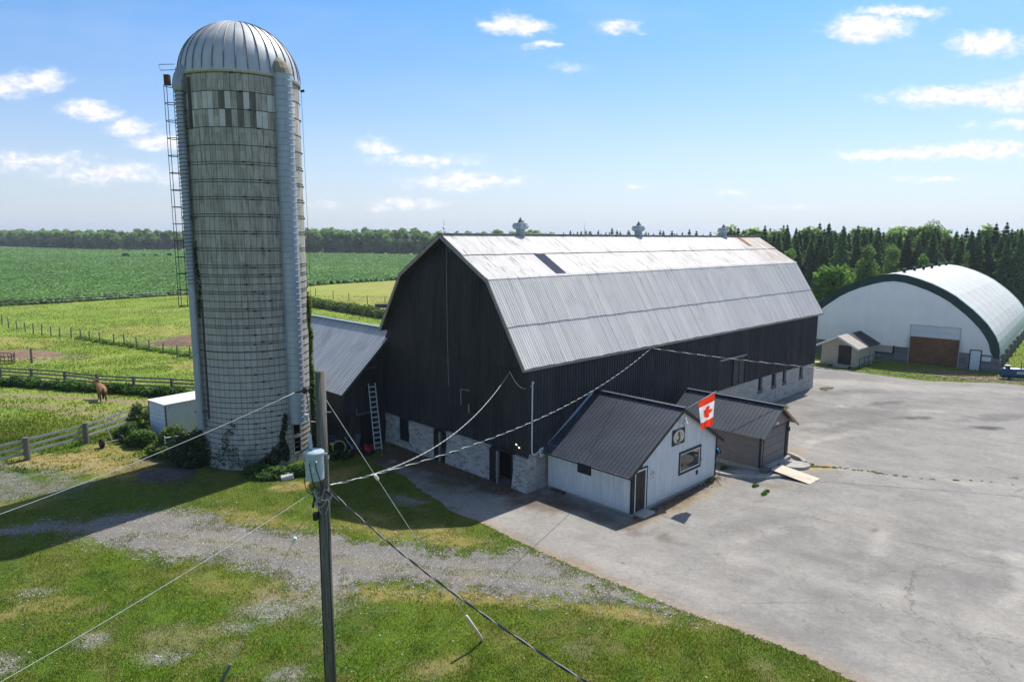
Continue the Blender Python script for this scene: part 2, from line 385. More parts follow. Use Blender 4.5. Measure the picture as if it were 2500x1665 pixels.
def patch(name, poly, z, step, mat, colfn, margin=.7):
    poly = np.array(poly); lo = poly.min(0)-margin; hi = poly.max(0)+margin
    x_ = np.arange(lo[0], hi[0]+step, step); y_ = np.arange(lo[1], hi[1]+step, step)
    X, Y = np.meshgrid(x_, y_); Pp = np.stack([X.ravel(), Y.ravel(), np.full(X.size, z)], 1)
    d = sdf(Pp, poly); id_ = np.arange(X.size).reshape(X.shape)
    Ff = np.stack([id_[:-1, :-1].ravel(), id_[:-1, 1:].ravel(), id_[1:, 1:].ravel(), id_[1:, :-1].ravel()], 1)
    keep = (d[Ff] > -margin).any(1); Ff = Ff[keep]
    us_ = np.unique(Ff); re = np.zeros(len(Pp), int); re[us_] = np.arange(len(us_))
    Pp, d, Ff = Pp[us_], d[us_], re[Ff]
    o = npmesh(name, Pp, Ff, mat, col=colfn(Pp), attrs={'edge': d})
    return tag(o, kind='structure')
ASPH = np.array((.240, .230, .214)); ASPHD = np.array((.150, .144, .136)); PALE = np.array((.33, .31, .28))
def seg_d(P, pts):
    d = np.full(len(P), 1e9)
    for a, b in zip(pts[:-1], pts[1:]):
        a, b = np.array(a), np.array(b); e = b-a; w = P[:, :2]-a; t = np.clip((w@e)/(e@e), 0, 1)
        d = np.minimum(d, np.linalg.norm(w-t[:, None]*e, axis=1))
    return d
PALEV = [[(14,25.5),(15.2,26.6),(16.4,28.8)],[(20,27),(21.5,26.4),(23.5,26.5)],[(18.5,41.5),(20,43),(22.6,44.2)],[(17,22.4),(19,23.6),(20.5,26)],[(24,35.5),(27.5,34.3),(31,34.6)],[(9,27.3),(10.5,28.5),(12,29.4)],[(26,52),(30,50.8),(33,50.5)],[(26,29),(30,28.4),(33,29.2)]]
def asph_col(P):
    x, y = P[:, 0], P[:, 1]; n = len(P); c = np.tile(ASPH, (n, 1))
    def mixc(c, t, colr): t = np.clip(t, 0, 1)[:, None]; return c*(1-t)+np.asarray(colr)*t
    c = mixc(c, (fbm(x*.16, y*.16)-.5)*1.6, PALE); c = mixc(c, (.49-fbm(x*.22+40, y*.3))*1.5, ASPHD); c = mixc(c, (.44-fbm(x*.9+4, y*1.1, 5))*1.4, ASPHD)
    c = mixc(c, (fbm(x*.8+4, y*.8+9)-.6)*1.5, PALE)
    for pv in PALEV:
        d = seg_d(P, pv)+1.0*(fbm(x*1.6, y*1.6)-.5); c = mixc(c, np.clip(1-d/.55, 0, 1)*.55, PALE*1.15)
    for (bx, by, rx, ry, a, colr, s_) in [
        (-6.6,39.6,3.4,2.0,-45,DKSOIL,.95),(-3.6,36.8,3.6,1.5,-45,DKSOIL*1.2,.9),(-.6,34.0,2.4,.8,-45,DKSOIL,.9),(-3.2,33.8,1.8,.7,-30,GREEN*.6,.35),(1.2,32.0,1.6,1.0,-45,DKSOIL,.7),(3.4,31.2,4.2,.55,-45,DKSOIL,.75),(8.4,32.4,4.2,.42,44,DKSOIL*1.3,.85),
        (9.2,32.6,4.4,.35,44,DRY*.8,.35),(15.5,37.4,1.4,.7,0,GREY*.9,.5),(16.2,39.9,1.8,.8,30,DIRT,.7),(14.0,34.6,.8,.4,0,DIRT*.7,.55),(17.4,37.4,1.2,.5,20,DRY,.6),
        (1.0,26.2,2.2,.75,-35,DIRT*.95,.75),(-.5,27.6,2.0,.5,-35,GREY*.75,.5),(26,50,5,1.6,25,ASPHD,.55),(33,46,1.2,.5,0,ASPHD*.35,.85),(30.2,53.2,2.2,.4,20,ASPHD*.5,.6),(29.5,48.6,1.4,.35,10,ASPHD*.4,.75),(20,52,2.6,1.0,40,ASPHD,.6),
        (23.5,57,2.8,.7,42,DKSOIL,.5),(36,49,3.2,.8,15,ASPHD*.8,.6),(24,46.5,3.4,1.0,30,ASPHD*.85,.6),(29,57,3.6,.8,10,ASPHD*.85,.55),(18,47,1.8,.8,45,ASPHD*.8,.55),(38,41,3.2,.9,0,ASPHD,.5),(10.5,29.3,2.2,.8,30,ASPHD,.45),(15.5,25.3,3,.9,-25,ASPHD,.4),(32,60,6,1.5,-20,PALE,.6),(38,59,7,1.2,-15,PALE*.95,.5),(12.3,32.5,.35,.22,0,DIRT*.6,.5),
        (9.5,26.2,1.6,.6,20,PALE,.4),(16,30,3,1.2,30,PALE,.35),(6.5,24.5,4,.8,-35,PALE,.35),(19,20,6,1.2,-35,PALE*1.05,.45),(24.5,27.2,.22,.12,0,ASPHD*.3,.9),(16.4,29.0,.2,.1,0,ASPHD*.3,.8),(27.7,36,.2,.1,0,ASPHD*.3,.8)]:
        c = mixc(c, blob(P, bx, by, rx, ry, a, jag=.6)*s_, colr)
    # worn edge of the pavement
    ed = sdf(P, ASPHALT); near = (x < 12) & (y < 30)
    c = mixc(c, np.where(near, np.clip(1-ed/.7, 0, 1)*.75, 0), DIRT)
    return c*(.93+.14*fbm(x*3, y*3, 3))[:, None]
def m_asph(nt, co):
    c = nt.attr('col'); e = nt.attr('edge', 2)
    n1 = nt.noise(co, 28, 3, .7); n2 = nt.noise(co, 1.1, 6, .7); n3 = nt.noise(co, 5, 5, .7)
    k = nt.ramp(nt.m('ADD', nt.m('MULTIPLY', n1, .6), nt.m('MULTIPLY', n3, .6)), .35, .85, .70, 1.32, False)
    drg = nt.noise(nt.scale(nt.n('ShaderNodeMapping', {0: co, 2: (0, 0, R(38))}).outputs[0], (.35, .9, 1)), 1.1, 6, .7); k = nt.m('MULTIPLY', k, nt.ramp(drg, .3, .7, .88, 1.10))
    c = nt.mix(1., c, nt.n('ShaderNodeCombineXYZ', {0: k, 1: k, 2: k}).outputs[0], 'MULTIPLY')
    wv = nt.vm('ADD', co, nt.scale(nt.n('ShaderNodeTexNoise', {'Vector': co, 'Scale': .8, 'Detail': 6, 'Roughness': .65}).outputs['Color'], (1.6, 1.6, 0)))
    cr1 = nt.n('ShaderNodeTexVoronoi', {'Vector': nt.scale(wv, (.13, .2, 0)), 'Scale': 1.}, feature='DISTANCE_TO_EDGE').outputs[0]
    cr2 = nt.n('ShaderNodeTexVoronoi', {'Vector': nt.scale(wv, (.7, .7, 0)), 'Scale': 1.}, feature='DISTANCE_TO_EDGE').outputs[0]
    lm = nt.ramp(nt.noise(co, .22, 3, .5), .5, .66)
    lm1 = nt.ramp(nt.noise(co, .35, 3, .5), .36, .5)
    crk = nt.m('MAXIMUM', nt.m('MULTIPLY', nt.ramp(cr1, .0005, .0036, .45, 0), lm1), nt.m('MULTIPLY', nt.m('MULTIPLY', nt.ramp(cr2, .0, .022, .6, 0), lm), nt.ramp(n2, .45, .6)))
    c = nt.mix(crk, c, (.05, .048, .045))
    sp = nt.ramp(nt.noise(co, 60, 1, .5), .68, .78, 0, .5)
    c = nt.mix(sp, c, (.5, .49, .47))
    al = nt.m('GREATER_THAN', nt.m('ADD', e, nt.m('MULTIPLY', nt.m('SUBTRACT', n3, .5), .7)), 0.)
    return {'color': c, 'rough': .9, 'spec': .2, 'bump': (n1, .02), 'alpha': al}
patch('asphalt_yard', ASPHALT, .012, .3, material('old_asphalt', m_asph), asph_col, .5)
CROWN = [(-17,28.6),(-12,27.4),(-8,26.2),(-4,25.4),(0,24.8),(3,23.9)]
RUTS = [[(-21,29.4),(-16,29.4),(-11,28.2),(-7,27.2),(-3,26.3),(2,25.6)],[(-20,28.6),(-15,27.6),(-10,26.2),(-6,25.0),(-1,24.2),(4,23.0)]]
def grav_col(P):
    x, y = P[:, 0], P[:, 1]; n = len(P); c = np.tile(np.array((.205, .195, .178)), (n, 1))
    def mixc(c, t, colr): t = np.clip(t, 0, 1)[:, None]; return c*(1-t)+np.asarray(colr)*t
    c = mixc(c, (fbm(x*.3, y*.5)-.5)*1.6, (.27, .255, .23)); c = mixc(c, (fbm(x*.6+7, y*.9)-.58)*1.2, DIRT)
    for rt_ in RUTS: c = mixc(c, np.clip(1.1-(seg_d(P, rt_)+.5*(fbm(x*.8, y*.8)-.5))/.42, 0, 1)*.55, (.155, .148, .138))
    c = mixc(c, np.clip(1-(seg_d(P, CROWN)+.8*(fbm(x*1.2, y*1.2)-.5))/.5, 0, 1)*.5, (.20, .19, .10))
    return c*(.85+.3*fbm(x*3, y*3, 3))[:, None]
def m_grav(nt, co):
    c = nt.attr('col'); e = nt.attr('edge', 2)
    n1 = nt.noise(co, 22, 3, .8); n3 = nt.noise(co, 3.2, 6, .78); n4 = nt.noise(co, .9, 5, .7); n5 = nt.noise(co, 11, 3, .7)
    vo = nt.n('ShaderNodeTexVoronoi', {'Vector': co, 'Scale': 24}).outputs['Color']
    k = nt.ramp(nt.vm('LENGTH', vo), .4, 1.4, .7, 1.35, False)
    c = nt.mix(1., c, nt.n('ShaderNodeCombineXYZ', {0: k, 1: k, 2: k}).outputs[0], 'MULTIPLY')
    al = nt.m('GREATER_THAN', nt.m('ADD', nt.m('MULTIPLY', e, .9), nt.m('ADD', nt.m('MULTIPLY', nt.m('SUBTRACT', n3, .5), 3.2), nt.m('ADD', nt.m('MULTIPLY', nt.m('SUBTRACT', n4, .5), 3.0), nt.m('MULTIPLY', nt.m('SUBTRACT', n5, .5), 2.0)))), .30)
    return {'color': c, 'rough': .95, 'spec': .2, 'bump': (n1, .05), 'alpha': al}
patch('gravel_track', GRAVEL, .006, .3, material('crushed_stone', m_grav), grav_col, 1.6)

# ------------------------------------------------------------------ grass blades, gravel stones, crop
def blades(P, cols, h, w, lean=.5, r=rng):
    n = len(P); a = r.random(n)*2*pi; hh = h*(.5+r.random(n)); ww = w*(.6+.8*r.random(n))
    dx, dy = np.cos(a)*ww/2, np.sin(a)*ww/2; la = r.random(n)*2*pi; ll = lean*hh*r.random(n)
    V = np.zeros((n, 3, 3)); V[:, :, 0] = P[:, 0:1]; V[:, :, 1] = P[:, 1:2]; V[:, :, 2] = (P[:, 2:3] if P.shape[1] > 2 else 0)
    V[:, 0, 0] -= dx; V[:, 0, 1] -= dy; V[:, 1, 0] += dx; V[:, 1, 1] += dy
    V[:, 2, 0] += np.cos(la)*ll; V[:, 2, 1] += np.sin(la)*ll; V[:, 2, 2] += hh
    return V.reshape(-1, 3), np.arange(3*n).reshape(n, 3), np.repeat(cols, 3, 0)
def m_leafcol(nt, co): return {'color': nt.attr('col'), 'rough': .7, 'spec': .15, 'leaf': .30}
LEAFM = material('foliage', m_leafcol)
def m_treecol(nt, co):
    rd = nt.n('ShaderNodeObjectInfo').outputs['Random']; k = nt.ramp(rd, 0, 1, .72, 1.3, False)
    c = nt.mix(1., nt.attr('col'), nt.n('ShaderNodeCombineXYZ', {0: k, 1: k, 2: k}).outputs[0], 'MULTIPLY')
    return {'color': c, 'rough': .7, 'spec': .1, 'leaf': .5, 'tint': (1.1, 1.15, .7)}
TREEM = material('tree_foliage', m_treecol)
def visible(P, pad=.12):
    x, y, z = P[:, 0], P[:, 1], (P[:, 2] if P.shape[1] > 2 else np.zeros(len(P)))-13
    d = y*cos(pit)-z*sin(pit); u_ = x/np.maximum(d, .1); v_ = (y*sin(pit)+z*cos(pit))/np.maximum(d, .1)
    return (d > 0) & (abs(u_) < .751+pad) & (abs(v_) < .5+pad)
n = 860000
d_ = 14.5+(46-14.5)*rng.random(n)**1.5; uu = (rng.random(n)*2-1)*.93
Pg = np.stack([uu*d_, d_], 1); Pg = Pg[visible(Pg)]
da = sdf(Pg, ASPHALT)+.35*(fbm(Pg[:, 0]*2.2, Pg[:, 1]*2.2)-.5); dg = sdf(Pg, GRAVEL)*.9+3.6*(fbm(Pg[:, 0]*.9, Pg[:, 1]*.9)-.62)
pick = (fbm(Pg[:, 0]*3.4, Pg[:, 1]*3.4, 4)+.25*rng.random(len(Pg)) > .58)[:, None]
crown = (seg_d(Pg, CROWN)+1.1*(fbm(Pg[:, 0]*1.6, Pg[:, 1]*1.6)-.5) < .22) & (rng.random(len(Pg)) < .55); dg = np.where(crown, -1., dg)
col = np.where(pick, ground_col(Pg), ground_col(Pg, False)); greenness = np.clip((col[:, 1]-col[:, 0]*.95)/.035, 0, 1)
keep = (da < 0) & ((dg < 0) | (rng.random(len(Pg)) < .05)) & (rng.random(len(Pg)) < .18+.82*greenness)
ins = (sdf(Pg, [tuple(B(-.0, -.1)[:2]), tuple(B(36, 0)[:2]), tuple(B(36, 12.6)[:2]), tuple(B(0, 12.6)[:2])]) > 0) | (np.hypot(Pg[:, 0]+15.2, Pg[:, 1]-39.7) < 3.1)
keep &= ~ins
Pg, col = Pg[keep], col[keep]
k = (.62+.95*rng.random(len(Pg)))[:, None]*np.array([1.05, 1.05, .9]); yel = (rng.random(len(Pg)) < .16)[:, None]
col = np.where(yel, np.maximum(col, DRY*.8), col)*k
cl_ = fbm(Pg[:, 0]*1.7+3, Pg[:, 1]*1.7+5, 4); cf_ = fbm(Pg[:, 0]*6, Pg[:, 1]*6, 3)
col = col*(.55+.55*cl_+.42*cf_)[:, None]
V_, F_, c_ = blades(Pg, col, (.022+.075*np.clip(cl_*1.5-.35, 0, 1)), .022)
tag(npmesh('grass', V_, F_, LEAFM, col=c_), 'short mown grass blades across the lawn around the pole and silo', 'grass', kind='stuff')
# longer, coarser pasture grass beyond
n = 330000
d_ = 36+(150-36)*rng.random(n)**1.6; uu = -.85+1.0*rng.random(n)
Pg = np.stack([uu*d_, d_], 1)
Pg = Pg[visible(Pg) & (Pg[:, 0] < -18-(Pg[:, 1]-36)*.0) & (sdf(Pg, CROP) < 0)]
col = ground_col(Pg); gr = np.clip((col[:, 1]-col[:, 0]*.9)/.05, 0, 1)
tall = fbm(Pg[:, 0]*.35, Pg[:, 1]*.35)
keep = rng.random(len(Pg)) < np.clip((Pg[:, 1]-36+4*(tall-.5))/7, 0, 1)*(.12+.88*gr)*np.clip(tall*1.6-.2, .15, 1); Pg, col, tall = Pg[keep], col[keep], tall[keep]
col = col*(.55+.95*rng.random(len(Pg)))[:, None]
V_, F_, c_ = blades(Pg, col, .13, .085, .8)
tag(npmesh('pasture_grass', V_, F_, LEAFM, col=c_), 'long uneven pasture grass beyond the board fences', 'grass', kind='stuff')
# grass strip on the right by the fabric building
Pg = np.stack([30+45*rng.random(50000), 58+45*rng.random(50000)], 1)
Pg = Pg[(sdf(Pg, ASPHALT) < 0) & visible(Pg)]
col = ground_col(Pg)*(.6+.9*rng.random(len(Pg)))[:, None]
V_, F_, c_ = blades(Pg, col, .13, .06, .7)
tag(npmesh('verge_grass', V_, F_, LEAFM, col=c_), 'rough grass around the fabric building and beige shed', 'grass', kind='stuff')
# loose stones
def stones(P, s_, cols):
    n = len(P); t = np.array([(1,0,0),(0,1,0),(-1,0,0),(0,-1,0),(0,0,.7)], float)
    a = rng.random(n)*6.28; V = np.zeros((n, 5, 3)); sc = s_*(.4+1.1*rng.random(n)**2)
    for i, q in enumerate(t):
        j = .7+.6*rng.random(n)
        V[:, i, 0] = P[:, 0]+(q[0]*np.cos(a)-q[1]*np.sin(a))*sc*j; V[:, i, 1] = P[:, 1]+(q[0]*np.sin(a)+q[1]*np.cos(a))*sc*j; V[:, i, 2] = .012+q[2]*sc*j
    f = np.array([(0,1,4),(1,2,4),(2,3,4),(3,0,4)]); Fq = (np.arange(n)[:, None, None]*5+f[None]).reshape(-1, 3)
    return V.reshape(-1, 3), Fq, np.repeat(cols, 5, 0)
Ps = np.stack([-28+38*rng.random(90000), 17+18*rng.random(90000)], 1)
dg = sdf(Ps, GRAVEL)*.9+2.4*(fbm(Ps[:, 0]*1.1, Ps[:, 1]*1.1)-.5)
gb = .85*sum(blob(Ps, bx, by, rx, ry, a) for (bx, by, rx, ry, a, cc, s_) in GB if cc is GREY)
keep = ((dg > -.2) & (rng.random(len(Ps)) < .5)) | (gb*rng.random(len(Ps)) > .45) | (rng.random(len(Ps)) < .02)
keep &= (sdf(Ps, ASPHALT) < .3) & visible(Ps); Ps = Ps[keep]
cs = np.array((.33, .32, .30))*(.45+1.0*rng.random(len(Ps)))[:, None]
V_, F_, c_ = stones(Ps, .026, cs)
STM = material('loose_stone', lambda nt, co: {'color': nt.attr('col'), 'rough': .9})
tag(npmesh('gravel_stones', V_, F_, STM, col=c_), 'loose crushed stones scattered over the gravel track', 'gravel', kind='stuff')

# crop field: a canopy sheet about 1 m tall with leaf clumps over it
cp = np.array(CROP); X, Y = np.meshgrid(np.concatenate([np.arange(-900, -120, 6), np.arange(-120, 42, 1.2)]), np.concatenate([np.arange(78, 215, 1.2), np.arange(215, 650, 5)]))
Pc = np.stack([X.ravel(), Y.ravel(), np.zeros(X.size)], 1); d = sdf(Pc, cp)
Pc[:, 2] = np.clip((d+.6)/1.4, 0, 1)*1.0*(.85+.3*fbm(Pc[:, 0]*.4, Pc[:, 1]*.4))-.02+ np.clip((-Pc[:, 0]-150)/300, 0, 1)*2.2
CROPC = np.array((.085, .175, .055))
def crop_col(P):
    c = np.tile(CROPC, (len(P), 1)); t = np.clip((fbm(P[:, 0]*.012, P[:, 1]*.02)-.45)*2, 0, 1)[:, None]
    c = c*(1-t)+np.array((.125, .225, .075))*t
    return c*(.7+.6*fbm(P[:, 0]*.5, P[:, 1]*.12, 3))[:, None]
id_ = np.arange(X.size).reshape(X.shape); Fc = np.stack([id_[:-1, :-1].ravel(), id_[:-1, 1:].ravel(), id_[1:, 1:].ravel(), id_[1:, :-1].ravel()], 1)
Fc = Fc[(d[Fc] > -.7).all(1)]
def m_crop(nt, co):
    c = nt.attr('col'); n1 = nt.noise(co, .9, 4, .8); n2 = nt.noise(co, 4.5, 3, .8)
    k = nt.ramp(nt.m('ADD', nt.m('MULTIPLY', n1, .6), nt.m('MULTIPLY', n2, .6)), .4, .85, .5, 1.5, False)
    c = nt.mix(1., c, nt.n('ShaderNodeCombineXYZ', {0: k, 1: k, 2: k}).outputs[0], 'MULTIPLY')
    return {'color': c, 'rough': .8, 'spec': .2, 'bump': (n1, .5)}
tag(npmesh('crop_canopy', Pc, Fc, material('crop_canopy', m_crop), col=crop_col(Pc)), 'dense green crop field stretching to the far trees', 'crop field', kind='stuff')
def quads(P, cols, s_, flat=.5, r=rng):
    n = len(P); a = r.random(n)*2*pi; sc = (s_*(.5+r.random(n)))
    e1 = np.stack([np.cos(a), np.sin(a), (r.random(n)-.5)*flat*2], 1); e2 = np.stack([-np.sin(a), np.cos(a), (r.random(n)-.5)*flat*2], 1)
    e1 *= sc[:, None]; e2 *= (sc*.55)[:, None]
    V = np.stack([P-e1, P-e2*.9, P+e1, P+e2], 1)
    return V.reshape(-1, 3), np.arange(4*n).reshape(n, 4), np.repeat(cols, 4, 0)
n = 300000
d_ = 118+(520-118)*rng.random(n)**1.7; uu = -.80+.86*rng.random(n)
Pl = np.stack([uu*d_, d_, np.zeros(n)], 1); dd = sdf(Pl, cp); k = dd > -.4; Pl, dd = Pl[k], dd[k]
Pl[:, 2] = np.clip((dd+.6)/1.4, 0, 1)*1.0+.12*rng.random(len(Pl))+np.clip((-Pl[:, 0]-150)/300, 0, 1)*2.2
cl = crop_col(Pl)*(.8+1.5*rng.random(len(Pl))**2)[:, None]
sz = .22+Pl[:, 1]*.0008
V_, F_, c_ = quads(Pl, cl, 1., .5); V_ = (V_.reshape(-1, 4, 3)-Pl[:, None])*sz[:, None, None]+Pl[:, None]
tag(npmesh('crop_leaves', V_.reshape(-1, 3), F_, LEAFM, col=c_), 'broad green leaves covering the top of the crop field', 'crop field', kind='stuff')

# ------------------------------------------------------------------ foliage builders
def leafcloud(lobes, n, size, c0, c1, r, flat=.9, core=.35, under=0):
    """lobes: list of (cx,cy,cz,rx,ry,rz); leaves lie near the lobe surfaces"""
    L = np.array(lobes); w = (L[:, 3]*L[:, 4]+L[:, 3]*L[:, 5]); pk = r.choice(len(L), n, p=w/w.sum())
    v = r.normal(size=(n, 3)); v /= np.linalg.norm(v, axis=1)[:, None]
    rad = (core+(1.08-core)*r.random(n)**.45)
    P = L[pk, :3]+v*L[pk, 3:6]*rad[:, None]
    P[:, 2] = np.maximum(P[:, 2], .03)
    t = r.random(n)[:, None]; cc = np.array(c0)*(1-t)+np.array(c1)*t
    lob = (.75+.5*r.random(len(L)))[pk][:, None]
    return quads(P, cc*lob, size, flat, r)
BARK = plain('bark', (.12, .095, .075), .3, 4, .95, bump=.02)
def tree_kind(kind, seed):
    r = np.random.default_rng(seed); rr = random.Random(seed)
    t = bpy.data.objects.new('tree_proto', None)
    if kind == 'decid':
        H = 13.; lobes = []
        for i in range(16):
            z = 3.2+rr.random()*8.2; f = 1-abs(z-6.8)/7.5; a = rr.random()*6.28; q = 2.6*f*rr.random()**.5
            s_ = (1.0+1.1*rr.random())*(.65+.5*f); lobes.append((q*cos(a), q*sin(a), z, s_, s_, s_*1.15))
        lobes.append((0, 0, 11.6, 1.2, 1.2, 1.6)); lobes.append((.4, -.3, 2.4, 2.4, 2.4, 1.8))
        V, F, c = leafcloud(lobes, 3000, .46, (.13, .23, .08), (.30, .43, .17), r)
        mb = MB(); mb.tube([(0, 0, 0), (.1, 0, 3), (0, .1, 7), (0, 0, 11)], [.28, .22, .14, .04], 6)
        for k in range(5): a = k*1.3; mb.tube([(0, 0, 3+k*1.3), (1.6*cos(a), 1.6*sin(a), 4.6+k*1.4)], [.1, .03], 5)
    elif kind == 'spruce':
        H = 15.; n = 7600; z = .4+(H-.5)*r.random(n)**1.15; lev = np.floor(z/.8)*.8; z = lev*.22+z*.78
        prof = (1-z/H)**.95*3.3*(.8+.35*r.random(n)); a = r.random(n)*2*pi
        lump = .8+.35*np.sin(a*5+lev*7.1)*np.sin(a*3+lev*2.3); rad = prof*lump*(.35+.65*r.random(n)**.4)
        P = np.stack([np.cos(a)*rad, np.sin(a)*rad, z-rad*.22], 1)
        e1 = np.stack([np.cos(a), np.sin(a), -.35+.2*r.random(n)], 1)*(.26+.34*r.random(n))[:, None]; e2 = np.stack([-np.sin(a), np.cos(a), .25*r.normal(size=n)], 1)*(.17+.14*r.random(n))[:, None]
        tp = (.30+.70*np.clip(1-z/H, 0, 1)**.55)[:, None]; e1 = e1*tp; e2 = e2*tp
        V = np.stack([P-e1*.6, P-e2, P+e1, P+e2], 1).reshape(-1, 3); F = np.arange(4*n).reshape(n, 4)
        cc = np.array((.085, .175, .075))*(1-r.random(n)[:, None])+np.array((.20, .34, .13))*r.random(n)[:, None]; c = np.repeat(cc, 4, 0)
        top = np.array([[(0, -.12, H-1.6), (.12, 0, H-1.6), (0, 0, H+.5), (-.12, 0, H-1.6)]]).reshape(-1, 3)
        V = np.concatenate([V, top]); F = np.concatenate([F, [[4*n, 4*n+1, 4*n+2, 4*n+3]]]); c = np.concatenate([c, np.repeat(cc[:1], 4, 0)])
        mb = MB(); mb.tube([(0, 0, 0), (0, 0, 8), (0, 0, H-.3)], [.2, .12, .02], 6)
    elif kind == 'bushy':
        lobes = []
        for i in range(15):
            z = .9+rr.random()*3.3; a = rr.random()*6.28; q = 2.0*rr.random()**.6*(1-abs(z-2.2)/4); s_ = .7+.6*rr.random()
            lobes.append((q*cos(a), q*sin(a), z, s_, s_, s_))
        V, F, c = leafcloud(lobes, 3600, .17, (.075, .15, .03), (.15, .26, .06), r)
        mb = MB(); mb.tube([(0, 0, 0), (.1, 0, 1.4), (0, .1, 3.5)], [.16, .12, .03], 6)
        for k in range(4): a = k*1.7; mb.tube([(0, 0, 1.0+k*.3), (1.1*cos(a), 1.1*sin(a), 2.3+k*.4)], [.07, .02], 5)
    elif kind == 'tallpoplar':
        lobes = []
        for i in range(22):
            z = 3+rr.random()*12; f = 1-abs(z-9.5)/9.5; a = rr.random()*6.28; q = 3.0*f*rr.random()**.5; s_ = (1.+.9*rr.random())
            lobes.append((q*cos(a), q*sin(a), z, s_, s_, s_*1.1))
        V, F, c = leafcloud(lobes, 6500, .22, (.10, .19, .05), (.20, .33, .09), r)
        mb = MB(); mb.tube([(0, 0, 0), (.1, 0, 5), (0, .1, 14)], [.3, .22, .04], 7)
        for k in range(6): a = k*1.3; mb.tube([(0, 0, 4+k*1.5), (2*cos(a), 2*sin(a), 6+k*1.5)], [.12, .03], 5)
    C.objects.link(t)
    npmesh('crown', V, F, TREEM, t, col=c); mb.build('trunk', BARK, t, smooth=True)
    return t
PROT = {k: [tree_kind(k, 100+i*7+len(k)) for i in range(n_)] for k, n_ in (('decid', 6), ('spruce', 5), ('bushy', 3), ('tallpoplar', 2))}
USED = set()
def plant(kind, name, loc, h, label, group=None, cat='tree', wid=1.):
    p = random.choice(PROT[kind]); H = {'decid': 13., 'spruce': 15.2, 'bushy': 4.6, 'tallpoplar': 16.}[kind]
    s_ = h/H; o = dup(p, loc, random.random()*6.28, (s_*wid, s_*wid, s_)); o.name = name
    tag(o, label, cat, group); return o
# far deciduous wood
def lerp(a, b, t): return a+(b-a)*t
FW = [(-470, 590), (-370, 545), (-300, 505), (-250, 524), (-144, 486), (-100, 478), (-60, 464), (0, 460), (30, 420)]
def along(pts, step):
    out = []
    for (a, b) in zip(pts[:-1], pts[1:]):
        L = math.hypot(b[0]-a[0], b[1]-a[1]); k = max(1, round(L/step))
        for i in range(k): out.append((lerp(a[0], b[0], i/k), lerp(a[1], b[1], i/k)))
    return out
LABF = ['broadleaf tree in the far wood behind the crop field']
for row, (off, st) in enumerate([(3, 6.0), (13, 8.0), (26, 9.5)]):
    for (x, y) in along(FW, st):
        hh = (13.4 + 2.2*random.random()+1.1*row) * (1.10 if -200 < x < -60 else 1.0)
        if x < -240: hh *= .93
        plant('decid', 'broadleaf_tree', (x+random.uniform(-2, 2), y+off+random.uniform(-3, 3), 1.2 if x < -200 else 0), hh, LABF[0], 'trees of the far wood behind the crop field', wid=1.3)
# spruce plantation
SP = [(22, 300), (34, 250), (44, 205), (55, 160), (66, 138), (84, 136), (104, 132), (124, 124)]
def spruce_row(pts, off, st, row):
    for (x, y) in along(pts, st):
        hh = 13.1+1.7*random.random()+.3*row+(1.2 if random.random() < .12 else 0)+(1.4*(y-150)/150 if y > 170 else 0)
        if x > 92: hh += (x-92)*.05
        plant('spruce', 'spruce_tree', (x+off*.7+random.uniform(-1.2, 1.2), y+off*.85+random.uniform(-1.2, 1.2), 0), hh, 'dark green spruce in the plantation row behind the barn and fabric building', 'spruces of the plantation behind the fabric building', wid=random.uniform(1.0, 1.35))
for row, off in enumerate((0, 4, 9, 15, 22)): spruce_row([(52, 170), (60, 150), (66, 138), (84, 136), (104, 132), (122, 126)], off, 2.8, row)
for row, off in enumerate((0, 8)): spruce_row([(22, 300), (34, 250), (44, 205), (52, 170)], off, 3.9, row)
for k in range(15): plant('decid', 'broadleaf_tree', (56+k*5.4, 176-k*2.4+random.uniform(-3, 3), 0), 14.6+1.2*random.random(), 'broadleaf crown just showing behind the spruce plantation', 'broadleaf trees behind the spruce plantation', wid=1.3)
plant('tallpoplar', 'poplar_tree', (91, 150, 0), 16.3, 'tall rounded blue-green tree rising above the spruces behind the fabric building', wid=.95)
for (x, y, h, w_, lab) in [(56.6, 140, 10.6, .75, 'small light green tree beside the far end of the barn roof'), (67.3, 130, 11.9, 1.0, 'broad light green tree in front of the spruces left of the fabric building roof'),
                       (71.8, 130, 11.6, .8, 'light green tree with spreading top touching the broad one'), (86.6, 131, 10.8, .5, 'slim bright green tree in front of the spruces above the fabric roof ridge'),
                       (78.5, 131, 9.8, .6, 'dull green slender tree between the spruces above the fabric building')]:
    plant('tallpoplar', 'broadleaf_tree', (x, y, 0), h, lab, wid=w_)
for (x, y, h, w_, lab) in [(46.6, 99, 8.3, .78, 'bright green bushy tree between the barn end and the fabric building'),
                       (112, 118, 4.6, 1.1, 'pale green shrub at the right edge behind the fabric building'), (84, 106, 4.2, 1.1, 'pale shrub beside the far end of the fabric building'), (88.5, 108, 4.8, 1.1, 'taller pale shrub right of the fabric building at the picture edge')]:
    plant('bushy', 'leafy_shrub', (x, y, 0), h, lab, cat='shrub', wid=w_)
for ps in PROT.values():
    for p in ps:
        for ch in list(p.children): bpy.data.objects.remove(ch)
        bpy.data.objects.remove(p)
# dry reddish bush
r_ = np.random.default_rng(5)
V, F, c = leafcloud([(0, 0, 1.2, 1.6, 1.2, 1.2), (1.2, .3, .9, 1.1, 1, .9), (-1, .2, .9, 1, 1, .8)], 2200, .13, (.16, .09, .06), (.27, .17, .10), r_)
o = npmesh('dry_bush', V, F, LEAFM, col=c); o.location = (46.8, 90, 0); o.scale = (1.5, 1.5, 1.9); tag(o, 'reddish brown dried bush behind the barn end', 'bush')
